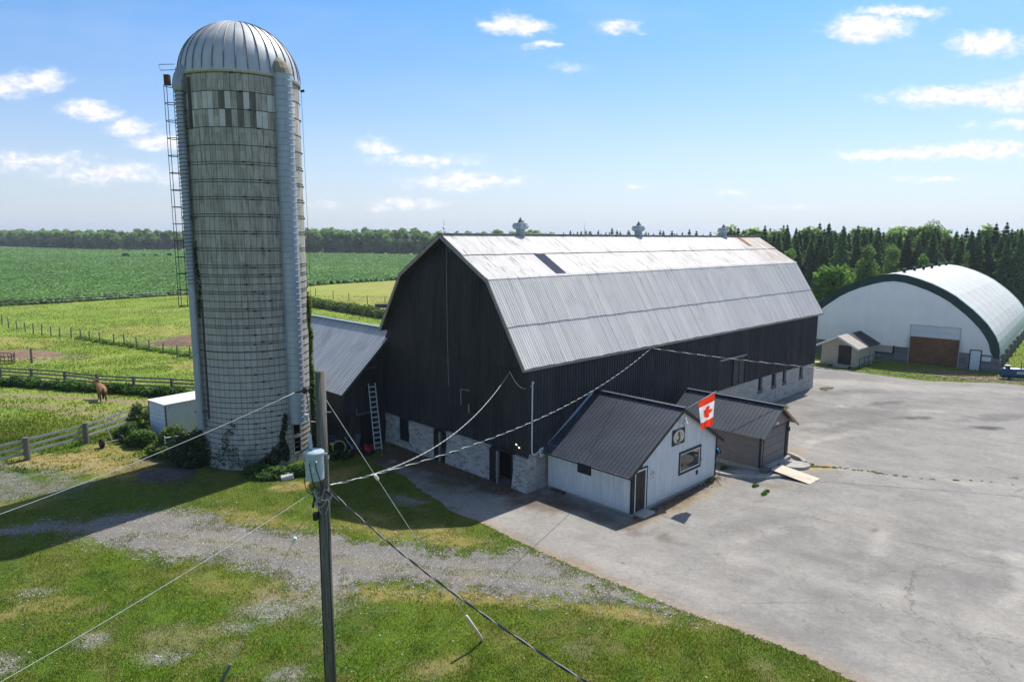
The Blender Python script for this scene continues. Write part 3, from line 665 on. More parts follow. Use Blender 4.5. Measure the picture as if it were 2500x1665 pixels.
# five little bushes in the crop field
for i, (x, y, s_) in enumerate([(-207.4, 368, .8), (-202.9, 378, .42), (-196.9, 379, .5), (-193, 386, .62), (-186, 396, .55)]):
    V, F, c = leafcloud([(0, 0, 1., 2.1, 1.6, 1.1), (1.5, 0, .8, 1.4, 1.2, .9), (-1.4, 0, .8, 1.3, 1.2, .8)], 500, .3, (.028, .06, .02), (.05, .09, .03), r_)
    o = npmesh('field_bush', V, F, LEAFM, col=c); o.location = (x, y, 1.4); o.scale = (s_*.85, s_, s_*1.2)
    tag(o, ['leftmost and widest of the dark bushes standing in the crop field', 'smallest of the dark bushes in the crop field', 'third of the dark bushes in the crop field from the left', 'fourth of the dark bushes in the crop field, left of the silo cage', 'rightmost dark bush in the crop field, seen through the silo ladder cage'][i], 'bush', 'dark bushes in the crop field')
# distant hills
def m_hill(nt, co):
    n1 = nt.noise(co, .02, 5, .7); return {'color': nt.mix(n1, (.03, .06, .04), (.06, .10, .06)), 'rough': 1.}
mb = MB(); prev = None
for i in range(90):
    x = -3400+i*80; z = 26+14*sin(i*.21)+6*sin(i*.9)+random.random()*4+(16 if x < -1000 else 0)
    cur = [(x, 2900, 0), (x, 3050, z*.5), (x, 3300, z*.62), (x, 3900, 0)]
    if prev:
        for j in range(3): mb.quad(prev[j], cur[j], cur[j+1], prev[j+1])
    prev = cur
tag(mb.build('hills', material('far_wooded_hill', m_hill), smooth=True), kind='structure')

# ------------------------------------------------------------------ shared materials
def m_siding(nt, co):
    n1 = nt.noise(nt.scale(co, (1, 1, .15)), 2.2, 5, .6); n2 = nt.noise(co, .35, 3, .5)
    c = nt.mix(nt.ramp(n1, .35, .7), (.013, .016, .021), (.026, .029, .035))
    c = nt.mix(nt.ramp(n2, .5, .7, 0, .5), c, (.022, .022, .026))
    sp = nt.ramp(nt.noise(co, 34, 2, .5), .77, .82, 0, .5); c = nt.mix(sp, c, (.12, .12, .12))
    ss = nt.n('ShaderNodeSeparateXYZ', {0: co}); bd = nt.m('FLOOR', nt.m('MULTIPLY', nt.m('ADD', ss.outputs[0], ss.outputs[1]), 1.15)); bw = nt.n('ShaderNodeTexWhiteNoise', {0: nt.n('ShaderNodeCombineXYZ', {0: bd, 1: nt.m('FLOOR', nt.m('DIVIDE', ss.outputs[2], 6.35)), 2: 0}).outputs[0]}, noise_dimensions='3D').outputs[0]
    c = nt.mix(nt.ramp(bw, 0, 1, 0, .5), c, (.040, .042, .048)); c = nt.mix(nt.m('MULTIPLY', nt.ramp(ss.outputs[2], 3.2, 1.8, 0, .6), nt.ramp(n1, .4, .6)), c, (.045, .043, .042))
    return {'color': c, 'rough': .55, 'spec': .35}
SIDING = material('black_painted_siding', m_siding)
def m_siding2(nt, co):  # paler copy of the siding; light caught by the ribs is in the colour
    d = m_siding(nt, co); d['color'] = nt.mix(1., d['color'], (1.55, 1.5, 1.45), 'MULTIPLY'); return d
SIDING2 = material('rib_lit_black_siding', m_siding2)
def m_roof(nt, co):   # aged galvanised sheets; object x runs along the ridge
    s = nt.n('ShaderNodeSeparateXYZ', {0: co}); x, y, z = s.outputs
    sheet_ = nt.m('FLOOR', nt.m('DIVIDE', x, .82)); fr = nt.m('FRACT', nt.m('DIVIDE', x, .82))
    rowm = nt.m('FLOOR', nt.m('MULTIPLY', nt.m('ADD', z, .05), .47))
    wn = nt.n('ShaderNodeTexWhiteNoise', {0: nt.n('ShaderNodeCombineXYZ', {0: sheet_, 1: rowm, 2: 0}).outputs[0]}, noise_dimensions='3D').outputs[0]
    st = nt.noise(nt.scale(co, (5.5, .35, .35)), 1., 6, .65); st2 = nt.noise(nt.scale(co, (14, .8, .8)), 1., 4, .6); bl = nt.noise(co, .8, 5, .65)
    c = nt.mix(nt.ramp(st, .3, .75), (.56, .54, .515), (.71, .68, .645))
    c = nt.mix(nt.ramp(wn, 0, 1, 0, .55), c, (.50, .485, .475))
    dk = nt.m('MULTIPLY', nt.ramp(st2, .52, .66), nt.ramp(bl, .42, .58)); c = nt.mix(nt.m('MULTIPLY', dk, nt.ramp(z, 10.7, 10.9, .42, 1.)), c, (.16, .145, .135))
    seam = nt.m('MULTIPLY', nt.ramp(nt.m('ABSOLUTE', nt.m('SUBTRACT', fr, .5)), .468, .486, 0, 1), nt.ramp(nt.n('ShaderNodeTexWhiteNoise', {0: nt.n('ShaderNodeCombineXYZ', {0: sheet_, 1: 7., 2: 0}).outputs[0]}, noise_dimensions='3D').outputs[0], .2, .8, .15, .95))
    c = nt.mix(nt.m('MULTIPLY', seam, nt.ramp(st, .2, .6, .6, 1.)), c, (.12, .11, .11))
    # rust near the far ridge end
    rp = nt.m('MULTIPLY', nt.ramp(x, 30.8, 33.0), nt.ramp(z, 10.8, 11.2)); rp = nt.m('MULTIPLY', rp, nt.ramp(nt.noise(nt.scale(co, (3.5, .6, .6)), 1.2, 5, .7), .38, .62))
    c = nt.mix(nt.m('MULTIPLY', rp, .9), c, (.30, .21, .145))
    return {'color': c, 'rough': .62, 'metal': .0, 'spec': .35}
ROOF = material('aged_galvanised_roof', m_roof)
def m_wing(nt, co):
    st = nt.noise(nt.scale(co, (.5, 5, .5)), 1., 5, .6); bl = nt.noise(co, .7, 4, .6)
    c = nt.mix(nt.ramp(st, .3, .7), (.34, .375, .42), (.47, .50, .54)); c = nt.mix(nt.ramp(bl, .55, .75, 0, .4), c, (.17, .17, .18))
    return {'color': c, 'rough': .5, 'metal': .25, 'spec': .4}
WINGR = material('blue_grey_roof_sheets', m_wing)
def m_stone(nt, co):
    n1 = nt.noise(co, 1.4, 6, .7); n2 = nt.noise(nt.scale(co, (1, 1, 3.2)), 2.2, 6, .72); n3 = nt.noise(co, 9, 4, .7)
    c = nt.mix(nt.ramp(n1, .3, .7), (.42, .405, .375), (.58, .56, .52)); c = nt.mix(nt.ramp(n2, .50, .62, 0, .75), c, (.17, .155, .135)); c = nt.mix(nt.ramp(n3, .55, .8, 0, .4), c, (.5, .48, .45))
    return {'color': c, 'rough': .95, 'spec': .15, 'bump': (nt.m('ADD', nt.m('MULTIPLY', n2, .7), nt.m('MULTIPLY', n3, .4)), .16)}
STONE = material('parged_fieldstone', m_stone)
CONC = plain('concrete', (.36, .345, .32), .3, 2, .95, bump=.03)
TRIM = plain('weathered_trim_board', (.30, .28, .25), .3, 3, .85)
BLACK = plain('black_paint', (.016, .018, .021), .3, 6, .5)
DARK = plain('dark_interior', (.006, .006, .006), .2, 3, .9)
WHITEP = plain('white_paint', (.74, .75, .75), .08, 3, .6)
GALV = plain('galvanised_steel', (.42, .45, .48), .2, 5, .45, .4)
ALU = plain('dull_aluminium', (.50, .50, .52), .2, 8, .5, .3)
RUSTD = plain('dark_rusty_steel', (.065, .055, .05), .3, 8, .8)
WOOD = plain('weathered_grey_wood', (.26, .25, .235), .35, 3, .9, bump=.02, stretch=(1, 1, .25))
GLASSD = plain('dark_glass', (.03, .034, .038), .3, 2, .08, spec=.6)

# ------------------------------------------------------------------ BARN
barn = thing('barn', 'large black gambrel barn with pale metal roof and stone base', 'barn', O3, TH)
L_, W_ = 36.087, 12.58; OG = .627
ZE, ZK, ZR, KF, OV = 6.524, 10.80, 13.08, 2.488, .205
slope_lo = (ZK-ZE)/(KF+OV); slope_hi = (ZR-ZK)/(W_/2-KF)
def prof_z(w):
    w = min(w, W_-w)
    return ZE+(w+OV)*slope_lo if w < KF else ZK+(w-KF)*slope_hi
sidez = lambda w: 1.86                          # top of the stone on the gable
mb = MB()
def gable_lo(a): return 1.80+.05*sin(a*1.1) + (.10 if 2.7 < a < 6.3 else 0)
sheet(mb, (0, 0, 0), (0, 1, 0), (0, 0, 1), (-1, 0, 0), 0, W_, gable_lo, lambda a: prof_z(a)-.06, .21, .035, 'box')
gw = mb.build('gable_wall', SIDING, barn)
mb = MB(); sheet(mb, (L_, 0, 0), (0, 1, 0), (0, 0, 1), (1, 0, 0), 0, W_, lambda a: 2.1, lambda a: prof_z(a)-.06, .21, .035, 'box'); mb.build('gable_wall', SIDING, barn)
# dividing seam of the gable cladding
mb = MB(); mb.beam((-.03, .1, 6.35), (-.03, W_-.1, 6.35), .02, .035); mb.build('cladding_seam', BLACK, barn)
def side_lo(a): return 2.0+.04*sin(a*.7) if a < 15 else (2.28 if a < 18.7 else (2.28+(a-18.7)*.02 if a < 24 else 2.40-(a-24)*.018))
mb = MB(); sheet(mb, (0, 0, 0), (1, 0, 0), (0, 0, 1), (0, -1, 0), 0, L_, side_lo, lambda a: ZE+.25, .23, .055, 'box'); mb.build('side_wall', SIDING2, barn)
mb = MB(); sheet(mb, (0, W_, 0), (1, 0, 0), (0, 0, 1), (0, 1, 0), 0, L_, side_lo, lambda a: ZE+.25, .23, .055, 'box'); mb.build('side_wall', SIDING, barn)
# inner dark box so that openings look into a dark barn
mb = MB(); mb.box(.75, L_-.75, .75, W_-.75, -.05, 2.4); mb.build('dark_interior', DARK, barn)
# roof: each slope in two overlapping rows of corrugated sheets
def slope(mb, y0, z0, y1, z1, sgn, lift, x0=-OG, x1=L_+OG, sp=.165, dep=.026):
    V = Vector((0, y1-y0, z1-z0)); Ln = V.length; V.normalize(); Nn = Vector((1, 0, 0)).cross(V)*sgn
    if Nn.z < 0: Nn = -Nn
    jit = lambda a: .012*sin(a*2.1)+.01*sin(a*5.3+1)
    sheet(mb, Vector((0, y0, z0))+Nn*lift, (1, 0, 0), V, Nn, x0, x1, lambda a: jit(a), lambda a: Ln, sp, dep, 'sin')
mb = MB()
ym, zm = lerp(-OV, KF, .46), lerp(ZE, ZK, .46); yu, zu = lerp(KF, W_/2, .505), lerp(ZK, ZR, .505)
slope(mb, -OV, ZE, ym+.08, zm+.13, 1, .03); slope(mb, ym, zm, KF, ZK, 1, .065)
slope(mb, KF-.06, ZK-.02, yu+.1, zu+.06, 1, .05); slope(mb, yu, zu, W_/2, ZR, 1, .09)
yl0 = W_-.32+.2
slope(mb, W_+OV-.45, ZE+.75, W_-ym, zm, -1, .03); slope(mb, W_-ym, zm, W_-KF, ZK, -1, .05)
slope(mb, W_-KF+.06, ZK-.02, W_-yu, zu, -1, .05); slope(mb, W_-yu, zu, W_/2, ZR, -1, .07)
roof = mb.build('roof', ROOF, barn)
# ridge cap, knee flashing, fascia
mb = MB(); mb.beam((-OG-.05, W_/2-.13, ZR+.075), (L_+OG, W_/2-.13, ZR+.075), .34, .02); mb.beam((-OG-.05, W_/2+.13, ZR+.075), (L_+OG, W_/2+.13, ZR+.075), .30, .02); mb.build('ridge_cap', plain('pale_ridge_metal', (.48, .48, .48), .15, 3, .6, .0), barn)
mb = MB(); mb.beam((-OG, KF-.03, ZK+.075), (L_+OG, KF-.03, ZK+.075), .16, .03, upv=(0, -1, 1)); mb.build('knee_flashing', ROOF, barn)
mb = MB()
for x, s_ in ((-OG+.02, 1), (L_+OG-.02, 1)):
    for (a, b) in (((-OV, ZE), (KF, ZK)), ((KF, ZK), (W_/2, ZR)), ((W_/2, ZR), (W_-KF, ZK)), ((W_-KF, ZK), (W_+OV-.45, ZE+.75))):
        mb = MB(); mb.beam((x, a[0], a[1]-.07), (x, b[0], b[1]-.07), .05, .19, upv=(0, 0, 1)); mb.build('rake_board', TRIM, barn)
mb = MB(); mb.beam((-OG, -OV+.02, ZE-.06), (L_+OG, -OV+.02, ZE-.06), .04, .15); mb.build('fascia', TRIM, barn)
mb = MB()
for (a, b) in (((-OV, ZE-.12), (KF, ZK-.12)), ((KF, ZK-.12), (W_/2, ZR-.12)), ((W_/2, ZR-.12), (W_-KF, ZK-.12)), ((W_-KF, ZK-.12), (W_+OV-.45, ZE+.63))):
    mb.quad((-OG+.06, a[0], a[1]+.05), (-OG+.06, b[0], b[1]+.05), (.0, b[0], b[1]+.05), (.0, a[0], a[1]+.05))
mb.build('soffit', plain('dark_soffit', (.05, .045, .04), .3, 3), barn)
# replaced dark strip in the upper roof
mb = MB(); V = Vector((0, yu-KF, zu-ZK)); Ln = V.length; V.normalize(); Nn = Vector((1, 0, 0)).cross(V)
if Nn.z < 0: Nn = -Nn
sheet(mb, Vector((0, KF, ZK))+Nn*.085, (1, 0, 0), V, Nn, 4.78, 5.68, lambda a: .02, lambda a: Ln+.02, .165, .022, 'sin')
mb.build('roof_patch', plain('blue_dark_roof_sheet', (.06, .07, .105), .2, 4, .9, .0, spec=.05), barn)
mb = MB(); V2 = Vector((0, W_/2-yu, ZR-zu)); L2 = V2.length; V2.normalize()
sheet(mb, Vector((0, yu, zu))+Nn*.115, (1, 0, 0), V2, Nn, 32.2, 32.95, lambda a: .5, lambda a: L2-.1, .165, .02, 'sin')
mb.build('roof_patch', plain('rusty_roof_sheet', (.30, .17, .10), .35, 3, .9, stretch=(4, .5, .5)), barn)['label'] = 'rust brown roof sheet near the far ridge end'
# stone base pieces on the gable with real openings
def stonewall(mb, y0, y1, z1, z0=-.1, x0=-.12, x1=.5):
    nb = max(1, int((y1-y0)/.35)); nz = 6
    P = {}
    for i in range(nb+1):
        for j in range(nz+1):
            yj = lerp(y0, y1, i/nb); zj = lerp(z0, z1, j/nz)
            P[i, j] = (x0-.06*random.random()-(.10 if j < 2 else 0)*(1-j/2), yj+(random.uniform(-.04, .04) if 0 < i < nb else 0), zj)
    for i in range(nb):
        for j in range(nz): mb.quad(P[i, j], P[i, j+1], P[i+1, j+1], P[i+1, j])
    for i, y in ((0, y0), (nb, y1)):
        for j in range(nz):
            a, b = P[i, j], P[i, j+1]; mb.quad(a, b, (x1, y, b[2]), (x1, y, a[2]))
    mb.quad((x0-.1, y0, z1), (x0-.1, y1, z1), (x1, y1, z1), (x1, y0, z1))
mb = MB(); stonewall(mb, -.05, 1.02, 1.80); stonewall(mb, 2.66, 6.48, 1.90); stonewall(mb, 7.46, 10.05, 1.82); stonewall(mb, 10.05, 11.12, .42); stonewall(mb, 11.12, W_, 1.82)
mb.build('stone_base', STONE, barn, smooth=False)
mb = MB(); mb.box(-.10, .62, 10.1, 11.07, .42, 1.84)
mb.build('window_shutter', BLACK, barn)
# doors in the base
def barn_door(y0, y1, open_):
    mb = MB(); mb.beam((-.14, y0+.05, 0), (-.14, y0+.05, 1.9), .1, .1); mb.beam((-.14, y1-.05, 0), (-.14, y1-.05, 1.9), .1, .1); mb.beam((-.14, y0, 1.86), (-.14, y1, 1.86), .1, .12)
    o = mb.build('door_frame', BLACK, barn)
    mb = MB(); mb.box(-.30, -.25, y1-.46, y1-.02, .03, 1.85); mb.build('door_leaf', BLACK, barn, bevel=.01)
    mb = MB(); mb.beam((-.28, y0+open_, .0), (-.28, y0+open_, 1.8), .05, .12); mb.build('door_post', TRIM, barn)
barn_door(1.02, 2.66, 1.02); barn_door(6.48, 7.46, .42)
# long-side base with four small windows
SW = [(25.45, 26.2), (27.75, 28.6), (29.75, 30.5), (33.05, 33.75)]
def sidebase(a, b, z0, z1): 
    nb = max(1, int((b-a)/.6)); mbs = smb; P = {}
    for i in range(nb+1):
        for j in range(4):
            P[i, j] = (lerp(a, b, i/nb), .02-.03*random.random()-(.04 if j == 0 else 0), lerp(z0, z1, j/3))
    for i in range(nb):
        for j in range(3): mbs.quad(P[i, j], P[i+1, j], P[i+1, j+1], P[i, j+1])
smb = MB(); edges = [15.5]
for a, b in SW: edges += [a, b]
edges.append(L_)
sidebase(0, 1.2, -.05, 2.02); sidebase(1.2, 15.5, -.05, 2.02)
for i in range(0, len(edges)-1, 2): sidebase(edges[i], edges[i+1], -.05, 2.32)
for a, b in SW: sidebase(a, b, -.05, 1.25)
for a, b in SW:
    smb.box(a-.001, a+.02, .01, .4, 1.2, 2.32); smb.box(b-.02, b+.001, .01, .4, 1.2, 2.32)
for i in range(6): smb.quad((L_+.02, i*2.1, -.05), (L_+.02, i*2.1+2.1, -.05), (L_+.02, i*2.1+2.1, 2.1), (L_+.02, i*2.1, 2.1))
def m_cbase(nt, co):
    n1 = nt.noise(nt.scale(co, (1, 1, 2.5)), .9, 6, .7); n2 = nt.noise(co, 7, 4, .7)
    s = nt.n('ShaderNodeSeparateXYZ', {0: co}); ln = nt.ramp(nt.m('ABSOLUTE', nt.m('SUBTRACT', nt.m('FRACT', nt.m('MULTIPLY', s.outputs[2], 3.1)), .5)), .46, .5, 0, .3)
    c = nt.mix(nt.ramp(n1, .3, .7), (.30, .285, .265), (.46, .435, .40)); c = nt.mix(ln, c, (.13, .125, .12))
    return {'color': c, 'rough': .95, 'bump': (n2, .05)}
smb.build('concrete_base', material('board_marked_concrete', m_cbase), barn)
for a, b in SW:
    mb = MB(); mb.box(a+.05, b-.05, .20, .26, 1.28, 2.3, 0); f = mb.build('window', GLASSD, barn)
    mb = MB()
    for x in (a+.05, (a+b)/2, b-.05): mb.beam((x, .17, 1.25), (x, .17, 2.3), .05, .04)
    mb.beam((a, .0, 1.24), (b, .0, 1.24), .09, .30); mb.build('frame', plain('dark_grey_frame', (.09, .09, .085)), f)
# side sliding door, rail, small hatch
mb = MB(); mb.box(21.1, 22.85, -.10, -.05, 2.45, 4.42); sdor = mb.build('sliding_door', plain('worn_green_black_door', (.025, .033, .034), .35, 3, .5), barn)
mb = MB()
for x in (21.1, 21.97, 22.85): mb.beam((x, -.115, 2.45), (x, -.115, 4.42), .05, .02)
mb.build('door_batten', BLACK, sdor)
mb = MB(); mb.beam((19.05, -.14, 4.50), (22.9, -.14, 4.50), .10, .11); mb.build('door_rail', plain('grey_rail', (.22, .24, .26), .2, 3, .5), barn)
mb = MB(); mb.beam((30.0, -.06, 3.12), (30.0, -.06, 4.05), .06, .04); mb.beam((29.95, -.06, 4.08), (30.9, -.06, 4.08), .05, .06); mb.box(30.03, 30.85, -.045, -.03, 3.12, 4.05); mb.build('hatch', plain('hatch_black', (.012, .012, .013)), barn)
# loft hatch outline on the gable
mb = MB(); mb.box(-.06, -.035, 4.05, 5.2, 3.45, 4.55); ht = mb.build('loft_hatch', BLACK, barn)
mb = MB(); mb.beam((-.07, 5.2, 3.7), (-.07, 5.23, 4.58), .04, .05); mb.beam((-.07, 5.2, 4.58), (-.07, 4.5, 4.62), .035, .04); mb.beam((-.07, 4.55, 3.35), (-.07, 4.55, 3.85), .05, .06); mb.build('bare_wood_edge', TRIM, ht)
# lightning rod wire down the gable
mb = MB(); mb.tube([(-.06, 6.35, 12.6), (-.06, 6.4, 10), (-.06, 6.36, 7), (-.06, 6.3, 4.6)], .013, 5); mb.tube([(-.06, 6.3, 12.5), (-.06, 6.1, 12.1), (-.06, 6.0, 12.4)], .012, 5); mb.build('lightning_wire', plain('old_copper_wire', (.30, .33, .32)), barn)
# ventilators
for (x, k) in ((5.65, 1.0), (17.95, 1.0), (30.5, 1.0)):
    mb = MB(); c = (x, W_/2, ZR-.05); mb.lathe([(.30, -.35), (.28, .35), (.30, .36), (.30, .40)], 12, c)
    v = mb.build('roof_ventilator', plain('ventilator_zinc', (.36, .41, .44), .3, 6, .5, .3), barn)
    mb = MB(); mb.lathe([(.20, .38), (.42, .42), (.52, .58), (.42, .78), (.16, .80)], 8, c); mb.build('ventilator_head', MATS['ventilator_zinc'], v)
    mb = MB(); mb.lathe([(.19, .80), (.015, 1.12)], 8, c); mb.beam((x+.2, W_/2, ZR+.75), (x+.3, W_/2, ZR+.86), .05, .05); mb.build('ventilator_cap', plain('dark_zinc', (.16, .18, .19), .3, 6, .6, .2), v)
for (x, h) in ((-.30, .85), (11.75, .85)):
    mb = MB(); mb.tube([(x, W_/2, ZR), (x, W_/2, ZR+.35), (x, W_/2, ZR+h)], [.022, .018, .008], 6)
    if x < 0: mb.lathe([(.0, .28), (.07, .33), (.07, .39), (.0, .44)], 10, (x, W_/2, ZR))
    mb.build('lightning_rod', GALV, barn)
# conduit, weatherhead, floodlights, service bracket
mb = MB(); mb.tube([(.12, -.10, 5.75), (.12, -.10, 2.25), (.16, -.10, 2.05), (.30, -.10, 1.95), (.45, -.10, 1.98), (.72, -.12, 2.12)], .035, 8); mb.tube([(.12, -.10, 5.74), (.11, -.14, 5.80), (.10, -.2, 5.76)], .05, 8); mb.build('conduit', plain('pale_conduit', (.62, .64, .66), .1, 4, .4), barn)
for (y, z) in ((.66, 2.52), (.46, 2.40)):
    mb = MB(); mb.lathe([(.02, 0), (.04, .05), (.06, .15)], 10, (-.10, y, z), M=Euler((0, R(-115), 0)).to_matrix()); fl = mb.build('floodlight', BLACK, barn, smooth=True)
    mb = MB(); mb.lathe([(.0, .151), (.055, .152), (.0, .153)], 10, (-.10, y, z), M=Euler((0, R(-115), 0)).to_matrix())
    mb.build('bulb', material('lit_bulb', lambda nt, co: {'color': (.9, .8, .6), 'emit': (1., .78, .45), 'es': 2.5}), fl)
mb = MB(); mb.beam((-.10, 1.21, 6.0), (-.10, 1.21, 6.45), .05, .05); mb.tube([(-.2, 1.21, 6.1), (-.1, 1.21, 6.1)], .05, 8); mb.tube([(-.2, 1.21, 6.35), (-.1, 1.21, 6.35)], .05, 8); mb.build('service_bracket', BLACK, barn)
mb = MB(); mb.beam((10.37, -.10, 6.2), (10.37, -.10, 6.5), .05, .05); mb.tube([(10.37, -.22, 6.37), (10.37, -.1, 6.37)], .045, 8); mb.build('service_bracket', BLACK, barn)
# old flashing line of the lean-to on the side wall
mb = MB(); mb.beam((.95, -.11, 2.05), (5.0, -.11, 4.55), .03, .13, upv=(0, 0, 1)); mb.build('flashing', plain('pale_blue_flashing', (.42, .50, .60), .15, 3, .35, .2), barn)
mb = MB(); mb.beam((1.25, -.16, 2.0), (5.2, -.16, 4.42), .14, .13, upv=(0, 0, 1)); mb.build('flashing_board', BLACK, barn)

# ------------------------------------------------------------------ WING (lower barn behind the ladder)
wing = thing('wing_barn', 'low black barn wing with blue-grey sheet roof behind the silo', 'barn wing', B(0, W_), TH)
wy0, wy1, rx, rz, ez, ex = .02, 15., .5, 7.15, 3.55, -3.4
mb = MB()
V = Vector((rx-ex, 0, rz-ez)); Ln = V.length; V.normalize(); Nn = Vector((-V.z, 0, V.x))
sheet(mb, (ex, 0, ez), (0, 1, 0), V, Nn, wy0-.35, wy1, lambda a: 0, lambda a: Ln, .30, .03, 'seam')
V = Vector((4.4-rx, 0, ez-rz)); Ln2 = V.length; V.normalize(); Nn = Vector((-V.z, 0, V.x))
sheet(mb, (rx, 0, rz), (0, 1, 0), V, Nn, .3, wy1, lambda a: 0, lambda a: Ln2, .30, .03, 'seam')
mb.build('roof', WINGR, wing)
mb = MB(); mb.beam((rx, wy0+.3, rz+.04), (rx, wy1, rz+.04), .3, .05); mb.build('ridge_cap', plain('blue_ridge_cap', (.22, .29, .37), .1, 3, .4), wing)
mb = MB(); sheet(mb, (0, 0, 0), (1, 0, 0), (0, 0, 1), (0, -1, 0), -3.05, .12, lambda a: -.05, lambda a: ez+(a-ex)*(rz-ez)/(rx-ex)-.08, .21, .02, 'box')
mb.build('gable_wall', SIDING, wing)
mb = MB(); sheet(mb, (-3.05, 0, 0), (0, 1, 0), (0, 0, 1), (-1, 0, 0), 0, wy1, lambda a: -.05, lambda a: ez+.3, .25, .02, 'box'); mb.box(-3.0, 4, wy1-.1, wy1, -.05, ez); mb.build('side_wall', SIDING, wing)
mb = MB(); mb.beam((ex, wy0-.33, ez-.05), (rx, wy0-.33, rz-.05), .04, .14); mb.build('rake_board', plain('dark_rake', (.07, .075, .08)), wing)
mb = MB(); mb.box(-2.05, -.98, -.09, -.05, .0, 2.05); wd = mb.build('door', plain('wing_door_black', (.010, .010, .011)), wing)
mb = MB(); mb.beam((-2.3, -.10, 2.12), (-1.0, -.10, 2.12), .04, .10); mb.beam((-2.3, -.10, 2.1), (-2.3, -.10, 2.55), .04, .06); mb.beam((-1.55, -.1, 4.9), (-.85, -.1, 4.95), .03, .04); mb.build('door_rail', plain('dull_teal_rail', (.10, .12, .12)), wing)
# concrete pier at the wing's foot
# ------------------------------------------------------------------ SILO
SC = Vector((-15.2, 39.7, 0)); SR = 3.1
silo = thing('silo', 'tall concrete stave silo with ribbed metal dome', 'silo', SC, 0)
tc = Vector((.358, -.934, 0)); trt = Vector((.934, .358, 0))
def SP_(phi, r, z): a = R(phi); return tc*(cos(a)*r)+trt*(sin(a)*r)+Vector((0, 0, z))
A0 = math.atan2(tc.y, tc.x)
def m_stave(nt, co):
    s = nt.n('ShaderNodeSeparateXYZ', {0: co}); x, y, z = s.outputs
    ang = nt.m('ARCTAN2', y, x); NS = 64
    q = nt.m('MULTIPLY', ang, NS/(2*pi)); col_ = nt.m('FLOOR', q); fr = nt.m('FRACT', q)
    zz = nt.m('ADD', nt.m('DIVIDE', z, .89), nt.m('MULTIPLY', nt.m('MODULO', nt.m('ADD', col_, 200.), 2.), .5))
    row = nt.m('FLOOR', zz); fz = nt.m('FRACT', zz)
    wn = nt.n('ShaderNodeTexWhiteNoise', {0: nt.n('ShaderNodeCombineXYZ', {0: col_, 1: row, 2: 0}).outputs[0]}, noise_dimensions='3D').outputs[0]
    wc = nt.n('ShaderNodeTexWhiteNoise', {0: nt.n('ShaderNodeCombineXYZ', {0: col_, 1: 3., 2: 0}).outputs[0]}, noise_dimensions='3D').outputs[0]
    sv = nt.n('ShaderNodeCombineXYZ', {0: nt.m('MULTIPLY', ang, 3.1), 1: nt.m('MULTIPLY', z, .12), 2: 0}).outputs[0]
    st = nt.noise(sv, 6.5, 7, .7); st2 = nt.noise(sv, 1.7, 5, .7); bl = nt.noise(co, 1.1, 5, .65)
    c = nt.mix(nt.ramp(wn, 0, 1), (.39, .365, .32), (.50, .465, .41))
    c = nt.mix(nt.ramp(st2, .3, .7), nt.mix(1., c, (.84, .85, .82), 'MULTIPLY'), c)
    dk = nt.ramp(st, .47, .66); dk = nt.m('MULTIPLY', dk, nt.ramp(z, 2., 14., .30, .9))
    c = nt.mix(nt.m('MULTIPLY', dk, .72), c, (.12, .11, .09))
    # newer light and darker staves of the two upper rings
    band = nt.m('MULTIPLY', nt.ramp(z, 18.55, 18.6), nt.ramp(z, 20.36, 20.31))
    wb = nt.n('ShaderNodeTexWhiteNoise', {0: nt.n('ShaderNodeCombineXYZ', {0: col_, 1: nt.m('FLOOR', nt.m('DIVIDE', nt.m('ADD', z, .35), .9)), 2: 9.}).outputs[0]}, noise_dimensions='3D').outputs[0]
    c = nt.mix(nt.m('MULTIPLY', band, nt.ramp(wb, .66, .70, 0, .7)), c, (.66, .65, .64))
    c = nt.mix(nt.m('MULTIPLY', band, nt.ramp(wb, .24, .20, 0, .75)), c, (.07, .065, .06))
    # lower part paler: light bounced up from the ground put into the colour
    c = nt.mix(nt.m('MULTIPLY', nt.ramp(z, 11, 2, 0, .75), nt.ramp(bl, .25, .55)), c, (.47, .46, .44))
    c = nt.mix(nt.m('MULTIPLY', nt.ramp(z, 4.5, 0, 0, .55), nt.ramp(nt.noise(co, .9, 5, .7), .5, .62)), c, (.06, .085, .04))
    ru = nt.m('MULTIPLY', nt.ramp(nt.noise(sv, 14, 5, .6), .66, .74), .5); c = nt.mix(ru, c, (.26, .15, .07))
    jv = nt.ramp(nt.m('ABSOLUTE', nt.m('SUBTRACT', fr, .5)), .445, .49, 0, .55); jh = nt.ramp(nt.m('ABSOLUTE', nt.m('SUBTRACT', fz, .5)), .475, .495, 0, .22)
    j = nt.m('MAXIMUM', jv, jh); c = nt.mix(j, c, (.07, .065, .055))
    sub = nt.ramp(nt.m('ABSOLUTE', nt.m('SUBTRACT', nt.m('FRACT', nt.m('MULTIPLY', q, 3.)), .5)), .40, .5, 0, .16); c = nt.mix(sub, c, (.09, .085, .07))
    return {'color': c, 'rough': .95, 'spec': .15, 'bump': (nt.m('SUBTRACT', bl, nt.m('MULTIPLY', j, 1.2)), .03)}
mb = MB(); ns = 128
ZW = 21.4
